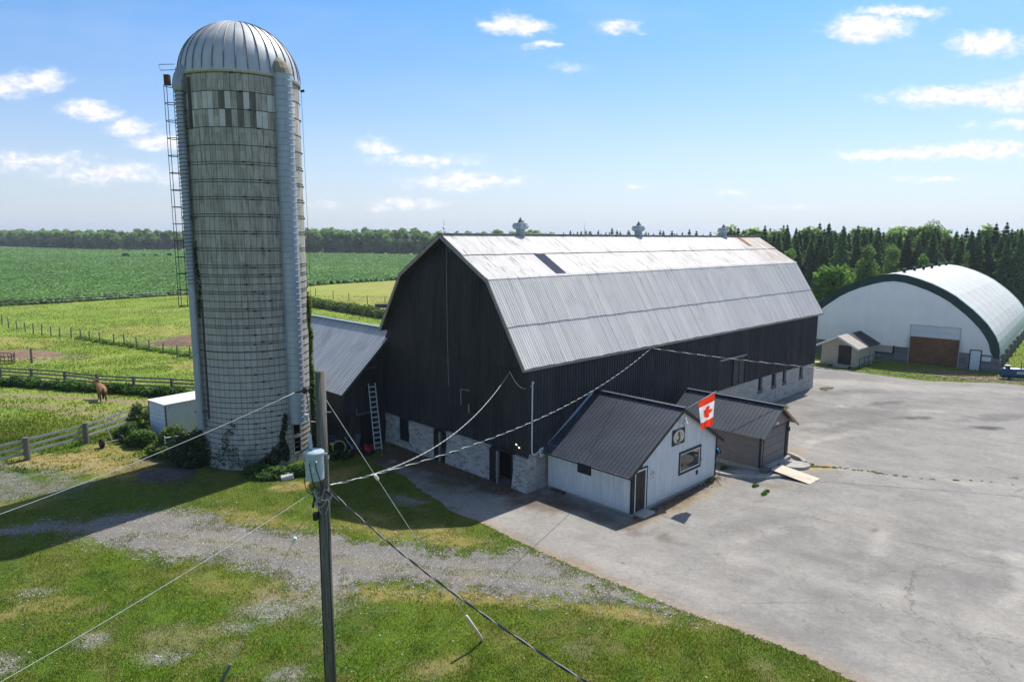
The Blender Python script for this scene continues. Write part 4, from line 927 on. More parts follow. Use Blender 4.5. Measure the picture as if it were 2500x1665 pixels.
# wall, left open at the two unloading doors under the chute
hw = [(36.3, 46.5, .55, 1.45), (36.3, 46.5, 1.62, 2.35)]
zl = [-.1, .55, 1.45, 1.62, 2.35, ZW]
phis = sorted(set([i*360/ns-180 for i in range(ns+1)]+[36.3, 46.5]))
for i in range(len(phis)-1):
    a, b = phis[i], phis[i+1]; mid = (a+b)/2
    for j in range(len(zl)-1):
        zm_ = (zl[j]+zl[j+1])/2
        if any(h[0] < mid < h[1] and h[2] < zm_ < h[3] for h in hw): continue
        mb.quad(SP_(a, SR, zl[j]), SP_(b, SR, zl[j]), SP_(b, SR, zl[j+1]), SP_(a, SR, zl[j+1]))
mb.build('wall', material('concrete_staves', m_stave), silo, smooth=True)
mb = MB(); mb.lathe([(SR-.35, -.1), (SR-.35, 3.2), (.1, 3.2)], 24); mb.build('dark_interior', DARK, silo)
hoopz = [21.25, 20.35, 19.45, 18.55, 17.65]
z = 16.8
while z > 10.9: hoopz += [z, z-.13]; z -= .9
z = 10.9
while z > 7.2: hoopz += [z, z-.12, z-.52]; z -= .92
z = 7.1; k = 0
while z > .3: hoopz.append(z); z -= (.42 if z > 4.5 else .30); k += 1
HM = plain('rusty_hoop', (.035, .032, .03), .3, 5, .8)
for i, z in enumerate(hoopz):
    mb = MB(); n_ = 72; pts = [Vector((cos(2*pi*t/n_)*(SR+.012), sin(2*pi*t/n_)*(SR+.012), z)) for t in range(n_)]
    base = []
    for p in pts:
        nrm = Vector((p.x, p.y, 0)).normalized(); base.append([p+nrm*(.016*cos(a))+Vector((0, 0, .016*sin(a))) for a in (0, 1.57, 3.14, 4.71)])
    vs_ = [q for b_ in base for q in b_]; fs = []
    for t in range(n_):
        u_ = (t+1) % n_
        for q in range(4): fs.append((t*4+q, u_*4+q, u_*4+(q+1) % 4, t*4+(q+1) % 4))
    mb.raw(vs_, fs)
    lug = (-5+26*sin(i*.55)) if i % 2 else 999
    lug = -8+(i*7.3 % 30)
    a_ = SP_(lug-1.2, SR+.03, z); b_ = SP_(lug+1.8, SR+.03, z); mb.beam(a_, b_, .05, .07)
    a_ = SP_(82-1, SR+.03, z); b_ = SP_(84, SR+.03, z)
    if i % 2 == 0: mb.beam(a_, b_, .06, .08)
    mb.build('hoop', HM, silo)
# dome with raised ribs
def m_dome(nt, co):
    n1 = nt.noise(nt.scale(co, (1, 1, .5)), 1.3, 5, .6); n2 = nt.noise(co, 6, 3, .6)
    c = nt.mix(nt.ramp(n1, .3, .7), (.40, .42, .44), (.54, .55, .57))
    return {'color': c, 'rough': nt.ramp(n2, .3, .7, .5, .62), 'metal': .3, 'spec': .5}
DOME = material('galvanised_dome', m_dome)
mb = MB(); prof = [(SR+.10, ZW-.10), (SR+.10, ZW+.05)]+[((SR+.07)*cos(R(a)), ZW+.05+3.02*sin(R(a))) for a in range(4, 90, 5)]+[(.02, ZW+3.08)]
mb.lathe(prof, 96); mb.build('dome', DOME, silo, smooth=True)
mb = MB()
for k in range(34):
    a = 2*pi*k/34+.03; pts = [Vector((r_2*cos(a), r_2*sin(a), z_2)) for (r_2, z_2) in [((SR+.09)*cos(R(e)), ZW+.04+3.04*sin(R(e))) for e in range(0, 87, 6)]]
    mb.tube(pts, .034, 4)
mb.build('dome_ribs', plain('rib_zinc', (.16, .175, .19), .2, 4, .6, .2), silo)
mb = MB(); mb.lathe([(.35, ZW+3.03), (.33, ZW+3.12), (.02, ZW+3.15)], 20); mb.build('dome_cap', DOME, silo)
# chute
def m_chute(nt, co):
    s = nt.n('ShaderNodeSeparateXYZ', {0: co}); n1 = nt.noise(nt.scale(co, (2, 2, .4)), 1.3, 5, .6)
    c = nt.mix(nt.ramp(n1, .3, .7), (.31, .355, .40), (.40, .445, .49)); return {'color': c, 'rough': .5, 'metal': .25}
CH = material('blue_grey_chute', m_chute)
cc = SP_(40.5, SR+.12, 0); cr = .50; ca = math.atan2(cc.y, cc.x)
mb = MB(); zz = 2.35; prev = None; na = 14
while zz < 21.62:
    cur = [cc+Vector((cos(ca+t)*cr, sin(ca+t)*cr, zz)) for t in np.linspace(-2.0, 2.0, na)]
    if prev:
        for i in range(na-1): mb.quad(prev[i], prev[i+1], cur[i+1], cur[i])
    prev = cur; zz += 1.2
ch = mb.build('chute', CH, silo, smooth=True)
mb = MB(); zz = 2.4
while zz < 21.5:
    mb.tube([cc+Vector((cos(ca+t)*(cr+.006), sin(ca+t)*(cr+.006), zz)) for t in np.linspace(-1.9, 1.9, 12)], .014, 4)
    for t in (.95,): mb.beam(cc+Vector((cos(ca+t)*(cr), sin(ca+t)*(cr), zz)), cc+Vector((cos(ca+t)*(cr+.09), sin(ca+t)*(cr+.09), zz)), .02, .03)
    zz += .335
mb.build('chute_seams', plain('bright_seam', (.27, .31, .35), .2, 4, .6, .1), ch)
mb = MB(); M = []
for k, (z, rr_, off) in enumerate([(21.5, .52, 0), (21.75, .50, -.05), (22.1, .40, -.18), (22.35, .22, -.34), (22.42, .05, -.42)]):
    M.append([cc+Vector((cos(ca)*off, sin(ca)*off, z))+Vector((cos(t)*rr_, sin(t)*rr_, 0)) for t in np.linspace(0, 2*pi, 15)[:-1]])
for a_, b_ in zip(M[:-1], M[1:]):
    for i in range(14): mb.quad(a_[i], a_[(i+1) % 14], b_[(i+1) % 14], b_[i])
mb.build('chute_hood', plain('mossy_hood', (.30, .27, .19), .35, 3, .95, bump=.03), ch, smooth=True)
mb = MB()
for (z0, z1) in ((.55, 1.45), (1.62, 2.35)):
    a_, b_ = SP_(36.3, SR+.02, z0), SP_(46.5, SR+.02, z0); c_2, d_2 = SP_(46.5, SR+.02, z1), SP_(36.3, SR+.02, z1)
    for p, q in ((a_, b_), (b_, c_2), (c_2, d_2), (d_2, a_)): mb.beam(p, q, .05, .05)
mb.build('door_frame', plain('silo_frame', (.28, .27, .25)), silo)
# corrugated filler pipe on the left, with gooseneck
mb = MB(); pts = []; rs = []; z = 2.2
while z < 20.6:
    low = z < 10.2
    for dz, rr_ in ((0, .20), (.05, .20 if low else .235), (.10, .20)): pts.append(SP_(-64, SR+.27, z+dz)); rs.append(rr_)
    z += .19
mb.tube(pts, rs, 12); pp = mb.build('filler_pipe', CH, silo, smooth=True)
mb = MB(); z = 10.3
while z < 20.5:
    c_ = SP_(-64, SR+.27, z); mb.tube([c_+Vector((.225*cos(t), .225*sin(t), .02*t)) for t in np.linspace(0, 2*pi, 13)], .024, 5); z += .20
mb.build('coil_band', plain('dark_coil', (.12, .13, .14), .2, 4, .6), pp)
mb = MB(); g0 = SP_(-64, SR+.27, 20.6); inw = -SP_(-64, 1, 0)
pts = [g0+inw*(.95*(1-cos(t)))*.8+Vector((0, 0, 1.15*sin(t))) for t in np.linspace(0, 1.45, 7)]
mb.tube([g0-Vector((0, 0, .15))]+pts, [.30, .34, .34, .33, .31, .29, .27, .24], 8); mb.build('gooseneck', plain('gooseneck_metal', (.33, .35, .37), .25, 4, .5, .3), pp)
mb = MB()
for z in (3.2, 13.9): mb.beam(SP_(-56, SR, z), SP_(-66, SR+.5, z), .05, .07)
mb.build('pipe_bracket', RUSTD, pp)
mb = MB(); mb.beam(SP_(-55, SR+.03, 2.8), SP_(-55, SR+.03, 9.5), .06, .10); mb.beam(SP_(-53, SR+.02, 18.5), SP_(-53, SR+.02, 21.1), .05, .25); mb.build('door_rail', RUSTD, silo)
# caged ladder
lad = []
base_phi = -93
mb = MB()
for s_ in (-3.6, 3.6): mb.tube([SP_(base_phi+s_, SR+.12, 8.6), SP_(base_phi+s_, SR+.12, 21.9)], .022, 6)
z = 8.8
while z < 21.8: mb.tube([SP_(base_phi-3.6, SR+.12, z), SP_(base_phi+3.6, SR+.12, z)], .014, 5); z += .31
ldr = mb.build('fixed_ladder', RUSTD, silo)
cen = SP_(base_phi, SR+.42, 0)
mb = MB(); z = 9.0
def cage_pt(t, z): return cen+Vector((cos(t)*.37, sin(t)*.37, z))
while z < 21.0:
    mb.tube([cage_pt(t, z) for t in np.linspace(0, 2*pi, 17)], .022, 5); z += .92
for t in np.linspace(0, 2*pi, 8)[:-1]: mb.tube([cage_pt(t, 9.0), cage_pt(t, 20.95)], .017, 5)
mb.build('ladder_cage', plain('cage_steel', (.05, .055, .06), .2, 5, .7), ldr)
mb = MB(); mb.beam(cen+Vector((-.2, 0, 21.0)), cen+Vector((-.2, 0, 21.55)), .22, .28); mb.tube([cen+Vector((0, 0, 20.9)), g0+Vector((0, 0, .2))], .02, 5); mb.build('vent_box', plain('rusty_box', (.10, .045, .035), .3, 5), ldr)
mb = MB(); q0 = g0+Vector((0, 0, .9)); o_ = SP_(-90, 1, 0); mb.tube([q0, q0+o_*.8+Vector((0, 0, -.1)), q0+o_*.75+Vector((.0, -.3, .12)), q0+Vector((0, -.3, .2))], .018, 5); mb.build('platform_rail', plain('cage_steel', (0, 0, 0)), ldr)
# rope
mb = MB(); mb.tube([SP_(86, SR+.12, 21.2), SP_(88, SR+.2, 12), SP_(90, SR+.22, 1.0)], .010, 4); mb.beam(SP_(84, SR+.08, 21.1), SP_(84, SR+.3, 21.15), .12, .12); mb.build('pull_cable', RUSTD, silo)

# vines and shrubs at the silo foot
def vine(name, lobes, n_, size, c0, c1, label, cat='vine', seed=1, group=None):
    V, F, c = leafcloud(lobes, n_, size, c0, c1, np.random.default_rng(seed)); o = npmesh(name, V, F, LEAFM, col=c); return tag(o, label, cat, group)
def on_silo(phi, z, rx=.25, rz=.4, dr=.05): p = SC+SP_(phi, SR+dr, z); return (p.x, p.y, z, rx, rx, rz)
vine('climbing_vine', [on_silo(82+3*sin(z*2), z, .16+.06*sin(z*3), .35) for z in np.arange(4.6, 9.4, .28)], 2600, .075, (.10, .16, .02), (.24, .30, .04), 'yellow-green vine climbing the right edge of the silo', seed=3)
vine('climbing_vine', [on_silo(79, z, .22, .3) for z in np.arange(.9, 4.4, .3)], 1900, .08, (.05, .11, .02), (.12, .2, .04), 'green vine at the right foot of the silo behind the pole', seed=4)
vine('climbing_vine', [on_silo(25+2*sin(z*3), z, .22-.03*z, .3) for z in np.arange(.5, 3.0, .25)]+[on_silo(12, .6, .5, .45, .1), on_silo(19, .9, .4, .5, .1), on_silo(6, .4, .4, .3, .1)], 2000, .075, (.02, .05, .015), (.06, .12, .035), 'dark vine climbing the silo front left of the chute', seed=5)
vine('climbing_vine', [on_silo(-30+5*sin(z*3), z, .32-.04*z, .25, .02) for z in np.arange(.3, 2.8, .3)]+[on_silo(-38, .8, .3, .5), on_silo(-24, 1.2, .2, .4), on_silo(-45, .5, .5, .4), on_silo(-15, .4, .4, .25)], 1000, .06, (.03, .06, .02), (.08, .13, .05), 'sparse dark creeper on the lower left of the silo', seed=6)
vine('climbing_vine', [on_silo(-58+2*sin(z*2), z, .08, .3) for z in np.arange(8.8, 12.5, .4)], 500, .06, (.03, .06, .01), (.08, .13, .03), 'thin creeper hanging beside the filler pipe near the cage foot', seed=7)
vine('shrub', [(-19.0, 38.2, .7, 1.0, .9, .9), (-18.4, 37.6, .5, 1.1, .7, .6), (-17.9, 38.2, 1.1, .7, .7, 1.0), (-18.2, 37.2, .35, .9, .6, .45), (-17.5, 37.4, .8, .6, .5, .9)], 6500, .085, (.018, .045, .018), (.075, .13, .045), 'large dark shrub heaped against the left foot of the silo', 'shrub', 8)
vine('shrub', [(-20.3, 39.6, .9, .8, .7, .8), (-19.7, 39.2, .6, .8, .7, .6), (-21.0, 39.0, .4, .7, .5, .4), (-20.0, 38.6, .4, .9, .5, .4)], 4500, .085, (.045, .09, .02), (.12, .19, .04), 'light green shrub between the white box and the silo', 'shrub', 9)
vine('shrub', [(-12.6, 35.7, .25, 1.0, .45, .3), (-13.9, 35.9, .3, .8, .4, .35), (-11.7, 35.9, .3, .6, .4, .3), (-13.2, 35.3, .15, .9, .4, .2)], 3800, .075, (.03, .075, .015), (.10, .18, .05), 'low leafy weeds along the front of the silo', 'weeds', 10)
vine('shrub', [(-24.4, 42.6, .5, .9, .6, .55), (-24.0, 42.2, .35, .7, .5, .4), (-25.1, 42.5, .35, .6, .5, .35)], 3500, .075, (.03, .07, .015), (.10, .17, .04), 'green bush behind the wheeled axle at the board fence', 'bush', 12)
vine('shrub', [(-22.9, 40.9, .5, .8, .6, .55), (-23.6, 41.2, .3, .6, .5, .35)], 3000, .075, (.035, .075, .015), (.11, .18, .04), 'rounded green bush before the white box corner', 'bush', 13)
vine('shrub', [(-25.8, 45.7, 1.1, .35, .3, .5), (-25.9, 45.4, .5, .5, .4, .5), (-24.9, 46.2, .6, .9, .6, .5)], 2400, .075, (.03, .07, .015), (.10, .17, .04), 'vine grown over the last post of the near board fence', 'vine', 14)
vine('shrub', [(-11.4, 39.6, .3, .5, .5, .35), (-10.2, 38.7, .2, .7, .4, .22), (-9.9, 38.9, .15, .5, .3, .2), (-10.9, 38.8, .2, .6, .4, .22)], 3000, .08, (.02, .05, .012), (.055, .11, .03), 'dark weeds growing around the yellow funnel and mower', 'weeds', 15)
vine('shrub', [(-39+i*1.35+.3*sin(i*2.), 56.8-i*.32-.1*sin(i), .30, .95, .6, .42+.10*sin(i*1.7)) for i in range(-4, 12)], 15000, .11, (.03, .085, .015), (.09, .18, .035), 'dark green hedge of weeds along the foot of the far board fence', 'weeds', 16)
vine('shrub', [(-54+i*1.7, 84.6-i*1.05, .1, .9, .5, .25+.15*random.random()) for i in range(0, 17)], 4000, .13, (.11, .19, .03), (.20, .30, .05), 'weedy strip along the foot of the wire fence', 'weeds', 17)
vine('shrub', [(-39+i*1.45, 128.5-i*1.55, .6, 1.6, 1.3, .6+.5*random.random()) for i in range(0, 14)], 8000, .17, (.035, .075, .018), (.11, .17, .045), 'line of rough brush in the field behind the wing roof', 'brush', 18)
for i, (x, y, s_, lab) in enumerate([(12.9, 34.5, .22, 'small green weed tuft in the asphalt before the grey garage'), (13.2, 33.7, .2, 'upper part of a weed line growing in an asphalt crack'), (12.95, 33.35, .2, 'lower end of the weed line in the asphalt crack'),
    (10.75, 35.4, .42, 'yellowish weeds at the right corner of the white building'), (17.0, 37.8, .55, 'yellow-green weeds beside the round concrete slab'), (27.4, 58.2, .8, 'small patch of weeds at the far corner of the barn'),
    (35.6, 67.6, 1.0, 'bright weeds at the corner of the beige shed'), (16.2, 39.0, .35, 'weeds inside the curved kerb behind the garage door'), (12.1, 37.3, .3, 'weeds between the garage wall and the kerb')]):
    cA, cB = ((.06, .11, .015), (.19, .24, .05)) if i in (3, 4, 5, 6) else ((.05, .12, .015), (.12, .2, .03))
    vine('weed_tuft', [(x, y, .04, s_*.7, s_*.5, .10), (x+s_*.6, y+s_*.4, .03, s_*.45, s_*.35, .08), (x-s_*.5, y-s_*.7, .03, s_*.4, s_*.3, .07)], 300, .035+.01*s_, cA, cB, lab, 'weeds', 30+i)
vine('wall_weeds', [tuple(B(l, -1.0-.4*random.random(), .1))+(.7, .5, .22) for l in np.arange(17, 27, .9)], 2600, .07, (.03, .07, .015), (.09, .15, .03), 'shaded weeds along the concrete foot of the barn side wall', 'weeds', 50)

q_ = []
for _ in range(2600):
    l_2 = -abs(random.gauss(0, .7))-.25; w_2 = random.uniform(.5, 12.4); p = B(l_2*(1.6 if w_2 > 8 else 1), w_2); q_.append((p.x, p.y, .03))
for _ in range(900):
    p = B(random.uniform(1.0, 9.2), -5.6-abs(random.gauss(0, .22))); q_.append((p.x, p.y, .03))
q_ = np.array(q_); cq = np.array((.13, .09, .055))*(.4+1.3*rng.random(len(q_)))[:, None]
V_, F_, c_ = quads(q_, cq, .06, .4); tag(npmesh('debris', V_, F_, STM, col=c_), 'dead leaves, straw and soil crumbs along the barn and white building walls', 'debris', kind='stuff')
cw = []
for t in np.linspace(0, 1, 75):
    if random.random() < .3+.45*t: continue
    x, y = lerp(17.2, 27.0, t)+random.gauss(0, .05), lerp(37.7, 34.7, t)+.25*sin(t*9)+random.gauss(0, .05); r0 = random.uniform(.04, .13)*(1.3-.8*t)
    cw.append((x, y, .015, r0*1.3, r0, .03))
vine('crack_weeds', cw, 1500, .028, (.08, .12, .02), (.20, .24, .06), 'thin broken line of weeds in the asphalt crack right of the ramp', 'weeds', 70)

# ------------------------------------------------------------------ WHITE BUILDING
def m_board(nt, co):
    n1 = nt.noise(nt.scale(co, (2, 2, .3)), 2., 6, .65); n2 = nt.noise(co, 14, 4, .7); n3 = nt.noise(nt.scale(co, (1, 1, .25)), 9, 4, .7)
    c = nt.mix(nt.ramp(n1, .3, .75), (.60, .62, .62), (.74, .75, .74)); ch_ = nt.m('MULTIPLY', nt.ramp(n2, .56, .68), nt.ramp(n3, .5, .6)); c = nt.mix(nt.m('MULTIPLY', ch_, .6), c, (.30, .28, .25))
    s = nt.n('ShaderNodeSeparateXYZ', {0: co}); c = nt.mix(nt.m('MULTIPLY', nt.ramp(s.outputs[2], .5, .1, 0, .5), nt.ramp(n1, .35, .6)), c, (.42, .40, .36))
    return {'color': c, 'rough': .75}
BOARD = material('white_painted_boards', m_board)
def m_blkroof(nt, co):
    n1 = nt.noise(co, .6, 4, .6); sp = nt.ramp(nt.noise(co, 18, 2, .5), .76, .80, 0, .8)
    c = nt.mix(nt.ramp(n1, .35, .7), (.028, .037, .052), (.044, .055, .074)); c = nt.mix(sp, c, (.3, .3, .3)); return {'color': c, 'rough': .45, 'metal': 0., 'spec': .4}
BROOF = material('black_steel_roof', m_blkroof)
off = thing('white_building', 'white board building with black metal roof against the barn', 'building', B(1.31, -5.46), TH)
w0, wl = 7.76, 5.3        # gable width, depth to the barn wall
pk = 4.0; pz = 4.55; ez2 = 2.35
def gz(a): return ez2+(pz-ez2-.12)*(a/pk) if a < pk else pz-.12-(pz-ez2-.12)*((a-pk)/(w0-pk))
mb = MB(); dz0 = 2.1
sheet(mb, (0, 0, 0), (1, 0, 0), (0, 0, 1), (0, -1, 0), 0, .14, lambda a: .1, gz, .14, .018, 'groove')
sheet(mb, (0, 0, 0), (1, 0, 0), (0, 0, 1), (0, -1, 0), .14, 1.2, lambda a: 2.14, gz, .155, .018, 'groove')
sheet(mb, (0, 0, 0), (1, 0, 0), (0, 0, 1), (0, -1, 0), 1.2, 4.0, lambda a: .1, gz, .155, .018, 'groove')
for (lo_, hi_) in ((lambda a: .1, lambda a: 1.02), (lambda a: 2.2, gz)): sheet(mb, (0, 0, 0), (1, 0, 0), (0, 0, 1), (0, -1, 0), 4.0, 6.12, lo_, hi_, .155, .018, 'groove')
sheet(mb, (0, 0, 0), (1, 0, 0), (0, 0, 1), (0, -1, 0), 6.12, w0, lambda a: .1, gz, .155, .018, 'groove')
mb.build('front_wall', BOARD, off)
mb = MB()
sheet(mb, (0, 0, 0), (0, 1, 0), (0, 0, 1), (-1, 0, 0), 0, 2.45, lambda a: .1, lambda a: ez2, .155, .018, 'groove')
sheet(mb, (0, 0, 0), (0, 1, 0), (0, 0, 1), (-1, 0, 0), 2.45, 3.25, lambda a: .1, lambda a: 1.42, .155, .018, 'groove')
sheet(mb, (0, 0, 0), (0, 1, 0), (0, 0, 1), (-1, 0, 0), 2.45, 3.25, lambda a: 1.95, lambda a: ez2, .155, .018, 'groove')
sheet(mb, (0, 0, 0), (0, 1, 0), (0, 0, 1), (-1, 0, 0), 3.25, wl, lambda a: .1, lambda a: ez2, .155, .018, 'groove')
mb.build('side_wall', BOARD, off)
mb = MB(); sheet(mb, (w0, 0, 0), (0, 1, 0), (0, 0, 1), (1, 0, 0), 0, wl, lambda a: .1, lambda a: ez2, .155, .018, 'groove'); mb.build('side_wall', BOARD, off)
mb = MB(); mb.box(-.05, w0+.05, -.06, wl, -.1, .12); mb.build('sill_plinth', plain('dirty_concrete', (.30, .285, .26), .3, 2, .95), off)
mb = MB(); mb.box(.25, w0-.25, .25, wl, .13, 2.2); mb.build('dark_interior', DARK, off)
mb = MB()
for (a, b, za, zb) in ((-.52, pk, ez2-.29, pz), (pk, w0+.42, pz, ez2-.26)):
    V = Vector((b-a, 0, zb-za)); Ln = V.length; V.normalize(); Nn = Vector((-V.z, 0, V.x))
    sheet(mb, (a, 0, za), (0, 1, 0), V, Nn, -.22, wl+.1, lambda q: 0, lambda q: Ln, .235, .018, 'seam')
mb.build('roof', BROOF, off)
mb = MB(); mb.beam((pk, -.24, pz+.05), (pk, wl, pz+.05), .26, .04); mb.build('ridge_cap', BROOF, off)
mb = MB()
for (a, b, za, zb) in ((-.52, pk, ez2-.36, pz-.07), (pk, w0+.42, pz-.07, ez2-.33)): mb = MB(); mb.beam((a, -.23, za), (b, -.23, zb), .035, .15); mb.build('rake_board', BLACK, off)
mb = MB(); mb.beam((-.5, -.2, ez2-.36), (-.5, wl, ez2-.36), .03, .05); mb.build('fascia', BLACK, off)
mb = MB(); mb.box(-.045, .10, -.05, .06, .1, 2.3); mb.build('corner_board', BLACK, off)
mb = MB(); mb.box(w0-.06, w0+.045, -.05, .06, .1, 2.3); mb.build('corner_board', BLACK, off)
mb = MB(); mb.box(.24, 1.04, -.02, .03, .12, 2.06); dr = mb.build('door', plain('dark_brown_door', (.028, .024, .022), .3, 3, .5), off)
mb = MB()
for (x0, x1) in ((.32, .58), (.70, .96)):
    for (z0, z1) in ((.25, .75), (.85, 1.35), (1.45, 1.95)): mb.box(x0, x1, -.035, -.019, z0, z1)
mb.build('panel', plain('dark_panel', (.022, .019, .017), .3, 3, .5), dr, bevel=.01)
mb = MB(); mb.lathe([(.0, 0), (.03, .01), (.03, .05), (.0, .06)], 10, (.98, -.03, 1.05), M=Euler((R(90), 0, 0)).to_matrix()); mb.build('handle', GALV, dr)
mb = MB(); mb.box(.17, .235, -.05, .02, .1, 2.14); mb.box(1.045, 1.11, -.05, .02, .1, 2.14); mb.box(.235, 1.045, -.05, .02, 2.07, 2.14); mb.build('door_frame', WHITEP, off)
mb = MB(); mb.box(1.112, 1.2, -.055, .02, .1, 2.22); mb.box(.10, 1.112, -.055, .02, 2.145, 2.22); mb.box(.10, .168, -.055, .02, .1, 2.144); mb.build('door_trim', BLACK, off)
mb = MB(); mb.box(4.0, 6.12, -.06, -.005, 1.0, 1.12); mb.box(4.0, 6.12, -.06, -.005, 2.1, 2.22); mb.box(4.0, 4.1, -.06, -.005, 1.12, 2.1); mb.box(6.02, 6.12, -.06, -.005, 1.12, 2.1); wn = mb.build('window', BLACK, off)
mb = MB(); mb.box(4.101, 6.019, -.045, .0, 1.121, 1.17); mb.box(4.101, 6.019, -.045, .0, 2.05, 2.099); mb.box(4.101, 4.15, -.045, .0, 1.17, 2.05); mb.box(5.97, 6.019, -.045, .0, 1.17, 2.05); mb.build('frame', WHITEP, wn)
def m_winglass(nt, co): return {'color': (.045, .045, .045), 'rough': .03, 'spec': 1., 'metal': .0}
mb = MB(); mb.box(4.15, 5.97, -.02, -.01, 1.17, 2.05); mb.build('pane', material('window_glass', m_winglass), wn)
mb = MB(); mb.box(-.05, .0, 2.42, 3.28, 1.36, 2.0); wn2 = mb.build('window', BLACK, off)
mb = MB(); mb.box(-.06, -.051, 2.5, 2.83, 1.44, 1.92); mb.box(-.06, -.051, 2.87, 3.2, 1.44, 1.92); mb.build('pane', GLASSD, wn2)
mb = MB(); mb.box(5.72, 5.90, -.05, -.02, .62, .86); mb.build('vent_box', BLACK, off)
mb = MB(); mb.box(6.2, 6.28, -.06, -.02, 1.3, 1.42); mb.build('outlet_box', GALV, off)
# gooseneck barn lamp
lp = thing('barn_lamp', 'enamelled barn lamp under the gable peak of the white building', 'lamp', B(1.31+pk-.05, -5.5, 3.95), TH)
mb = MB(); mb.tube([(0, 0, .28), (0, -.12, .34), (0, -.25, .28), (0, -.27, .16)], .018, 6); mb.build('arm', GALV, lp)
mb = MB(); mb.lathe([(.05, .16), (.07, .02), (.15, -.10), (.17, -.16), (.16, -.16), (.05, -.02)], 16, (0, -.27, 0)); mb.build('lamp_shade', plain('enamel_white', (.65, .68, .68), .1, 4, .25), lp, smooth=True)
mb = MB(); mb.lathe([(.06, -.10), (.11, -.16), (.09, -.26), (.02, -.30)], 14, (0, -.27, 0)); mb.build('globe', material('clear_globe', lambda nt, co: {'color': (.55, .6, .58), 'rough': .1, 'trans': .6}), lp, smooth=True)
# horse sign
sg = thing('painted_sign', 'square black sign with a cream oval and brown figure on the white gable', 'sign', B(1.31+3.83, -5.50, 3.10), TH)
mb = MB(); mb.box(-.56, .56, -.03, .01, -.40, .40); mb.build('board', BLACK, sg)
mb = MB(); mb.poly([(.50*cos(t), -.034, .36*sin(t)) for t in np.linspace(0, 2*pi, 33)[:-1]]); mb.build('oval', plain('cream_paint', (.62, .60, .47), .1, 5, .6), sg)
BR = plain('brown_paint', (.16, .085, .06), .2, 6, .6)
mb = MB(); mb.poly([(x*1.05, -.038, z) for (x, z) in [(-.24,-.15),(-.13,-.14),(-.02,-.04),(-.04,.06),(-.12,.10),(-.13,.16),(-.05,.26),(-.03,.34),(.02,.27),(.07,.20),(.12,.06),(.13,-.08),(.08,-.20),(-.02,-.25),(-.20,-.22)]]); mb.build('figure', BR, sg)
mb = MB()
for (x, z, w_) in ((.18, .22, .16), (.24, .12, .10), (.30, .02, .14), (.24, -.16, .08), (-.30, -.06, .08), (-.28, .05, .06)): mb.box(x-w_/2, x+w_/2, -.040, -.036, z-.015, z+.015)
for x in (-.18, -.08, .02, .12, .22): mb.box(x-.03, x+.03, -.041, -.037, -.33, -.24)
mb.build('lettering', plain('dark_brown_paint', (.05, .035, .03)), sg)
def noparking(loc, tilt, label, s_=1.):
    o = thing('no_parking_sign', label, 'sign', loc, TH); o.rotation_euler = (0, tilt, TH); o.scale = (s_, s_, s_)
    mb = MB(); mb.box(-.15, .15, -.012, 0, -.23, .23); mb.build('plate', plain('sign_white', (.78, .78, .80), .05, 3, .5), o)
    mb = MB(); c = 28
    for k in range(c):
        a, b = 2*pi*k/c, 2*pi*(k+1)/c; f = lambda r, t: (r*cos(t), -.014, .05+r*sin(t))
        mb.quad(f(.105, a), f(.105, b), f(.13, b), f(.13, a))
    mb.beam((-.09, -.0165, .14), (.09, -.0165, -.04), .003, .022, upv=(0, 1, 0)); mb.build('ring', BLACK, o)
    M = Matrix.Translation((0, -.0145, .05)) @ Matrix.Rotation(R(90), 4, 'X')
    text_mesh('letter', 'P', .20, BLACK, o, M)
    text_mesh('lettering', 'NO\nPARKING', .055, BLACK, o, Matrix.Translation((0, -.0145, -.150)) @ Matrix.Rotation(R(90), 4, 'X'))
noparking(B(1.31+1.65, -5.50, 1.68), 0, 'white no parking sign beside the dark door of the white building')
noparking(B(.78, -.17, 2.02), R(-12), 'tilted white no parking sign at the foot of the pale conduit on the barn')
mb = MB(); pts = [(.10*cos(t), -.02, .12*sin(t)) for t in np.linspace(R(120), R(420), 13)]; mb.tube(pts, .018, 6)
o = mb.build('horseshoe', BLACK); o.location = B(1.31+.62, -5.50, 2.36); o.rotation_euler = (0, 0, TH); tag(o, 'dark horseshoe hung over the door of the white building', 'horseshoe')
# concrete step
mb = MB(); mb.box(0, .95, -.55, 0, 0, .12); o = mb.build('door_step', CONC, bevel=.02); o.location = B(1.45, -5.53); o.rotation_euler = (0, 0, TH); tag(o, 'small concrete step under the dark door of the white building', 'step')
# flag
fl = thing('flag', 'red and white maple leaf flag on a pole at the gable peak', 'flag', B(1.31+pk, -5.62, 4.45), TH)
tip = Vector((.62, -1.38, 1.10)); 
mb = MB(); mb.tube([(0, .1, -.08), tip], .016, 8); mb.lathe([(0, -.03), (.035, 0), (0, .035)], 10, tuple(tip)); mb.build('pole', plain('pole_white', (.7, .7, .7), .05), fl, smooth=True)
mb = MB(); mb.box(-.04, .04, .02, .14, -.12, .02); mb.build('bracket', BLACK, fl)
MAPLE = [(0,-.50),(.02,-.22),(.28,-.26),(.22,-.17),(.46,.02),(.39,.06),(.43,.20),(.29,.18),(.25,.24),(.13,.11),(.17,.36),(.09,.32),(0,.48)]
MAPLE = MAPLE+[(-x, y) for (x, y) in MAPLE[-2:0:-1]]
fw_, fh_ = .95, 1.55        # hoist along the pole, fly hanging down
nu, nv = 54, 90; pdir = tip.normalized(); Vv = []; Ff = []; mi = []
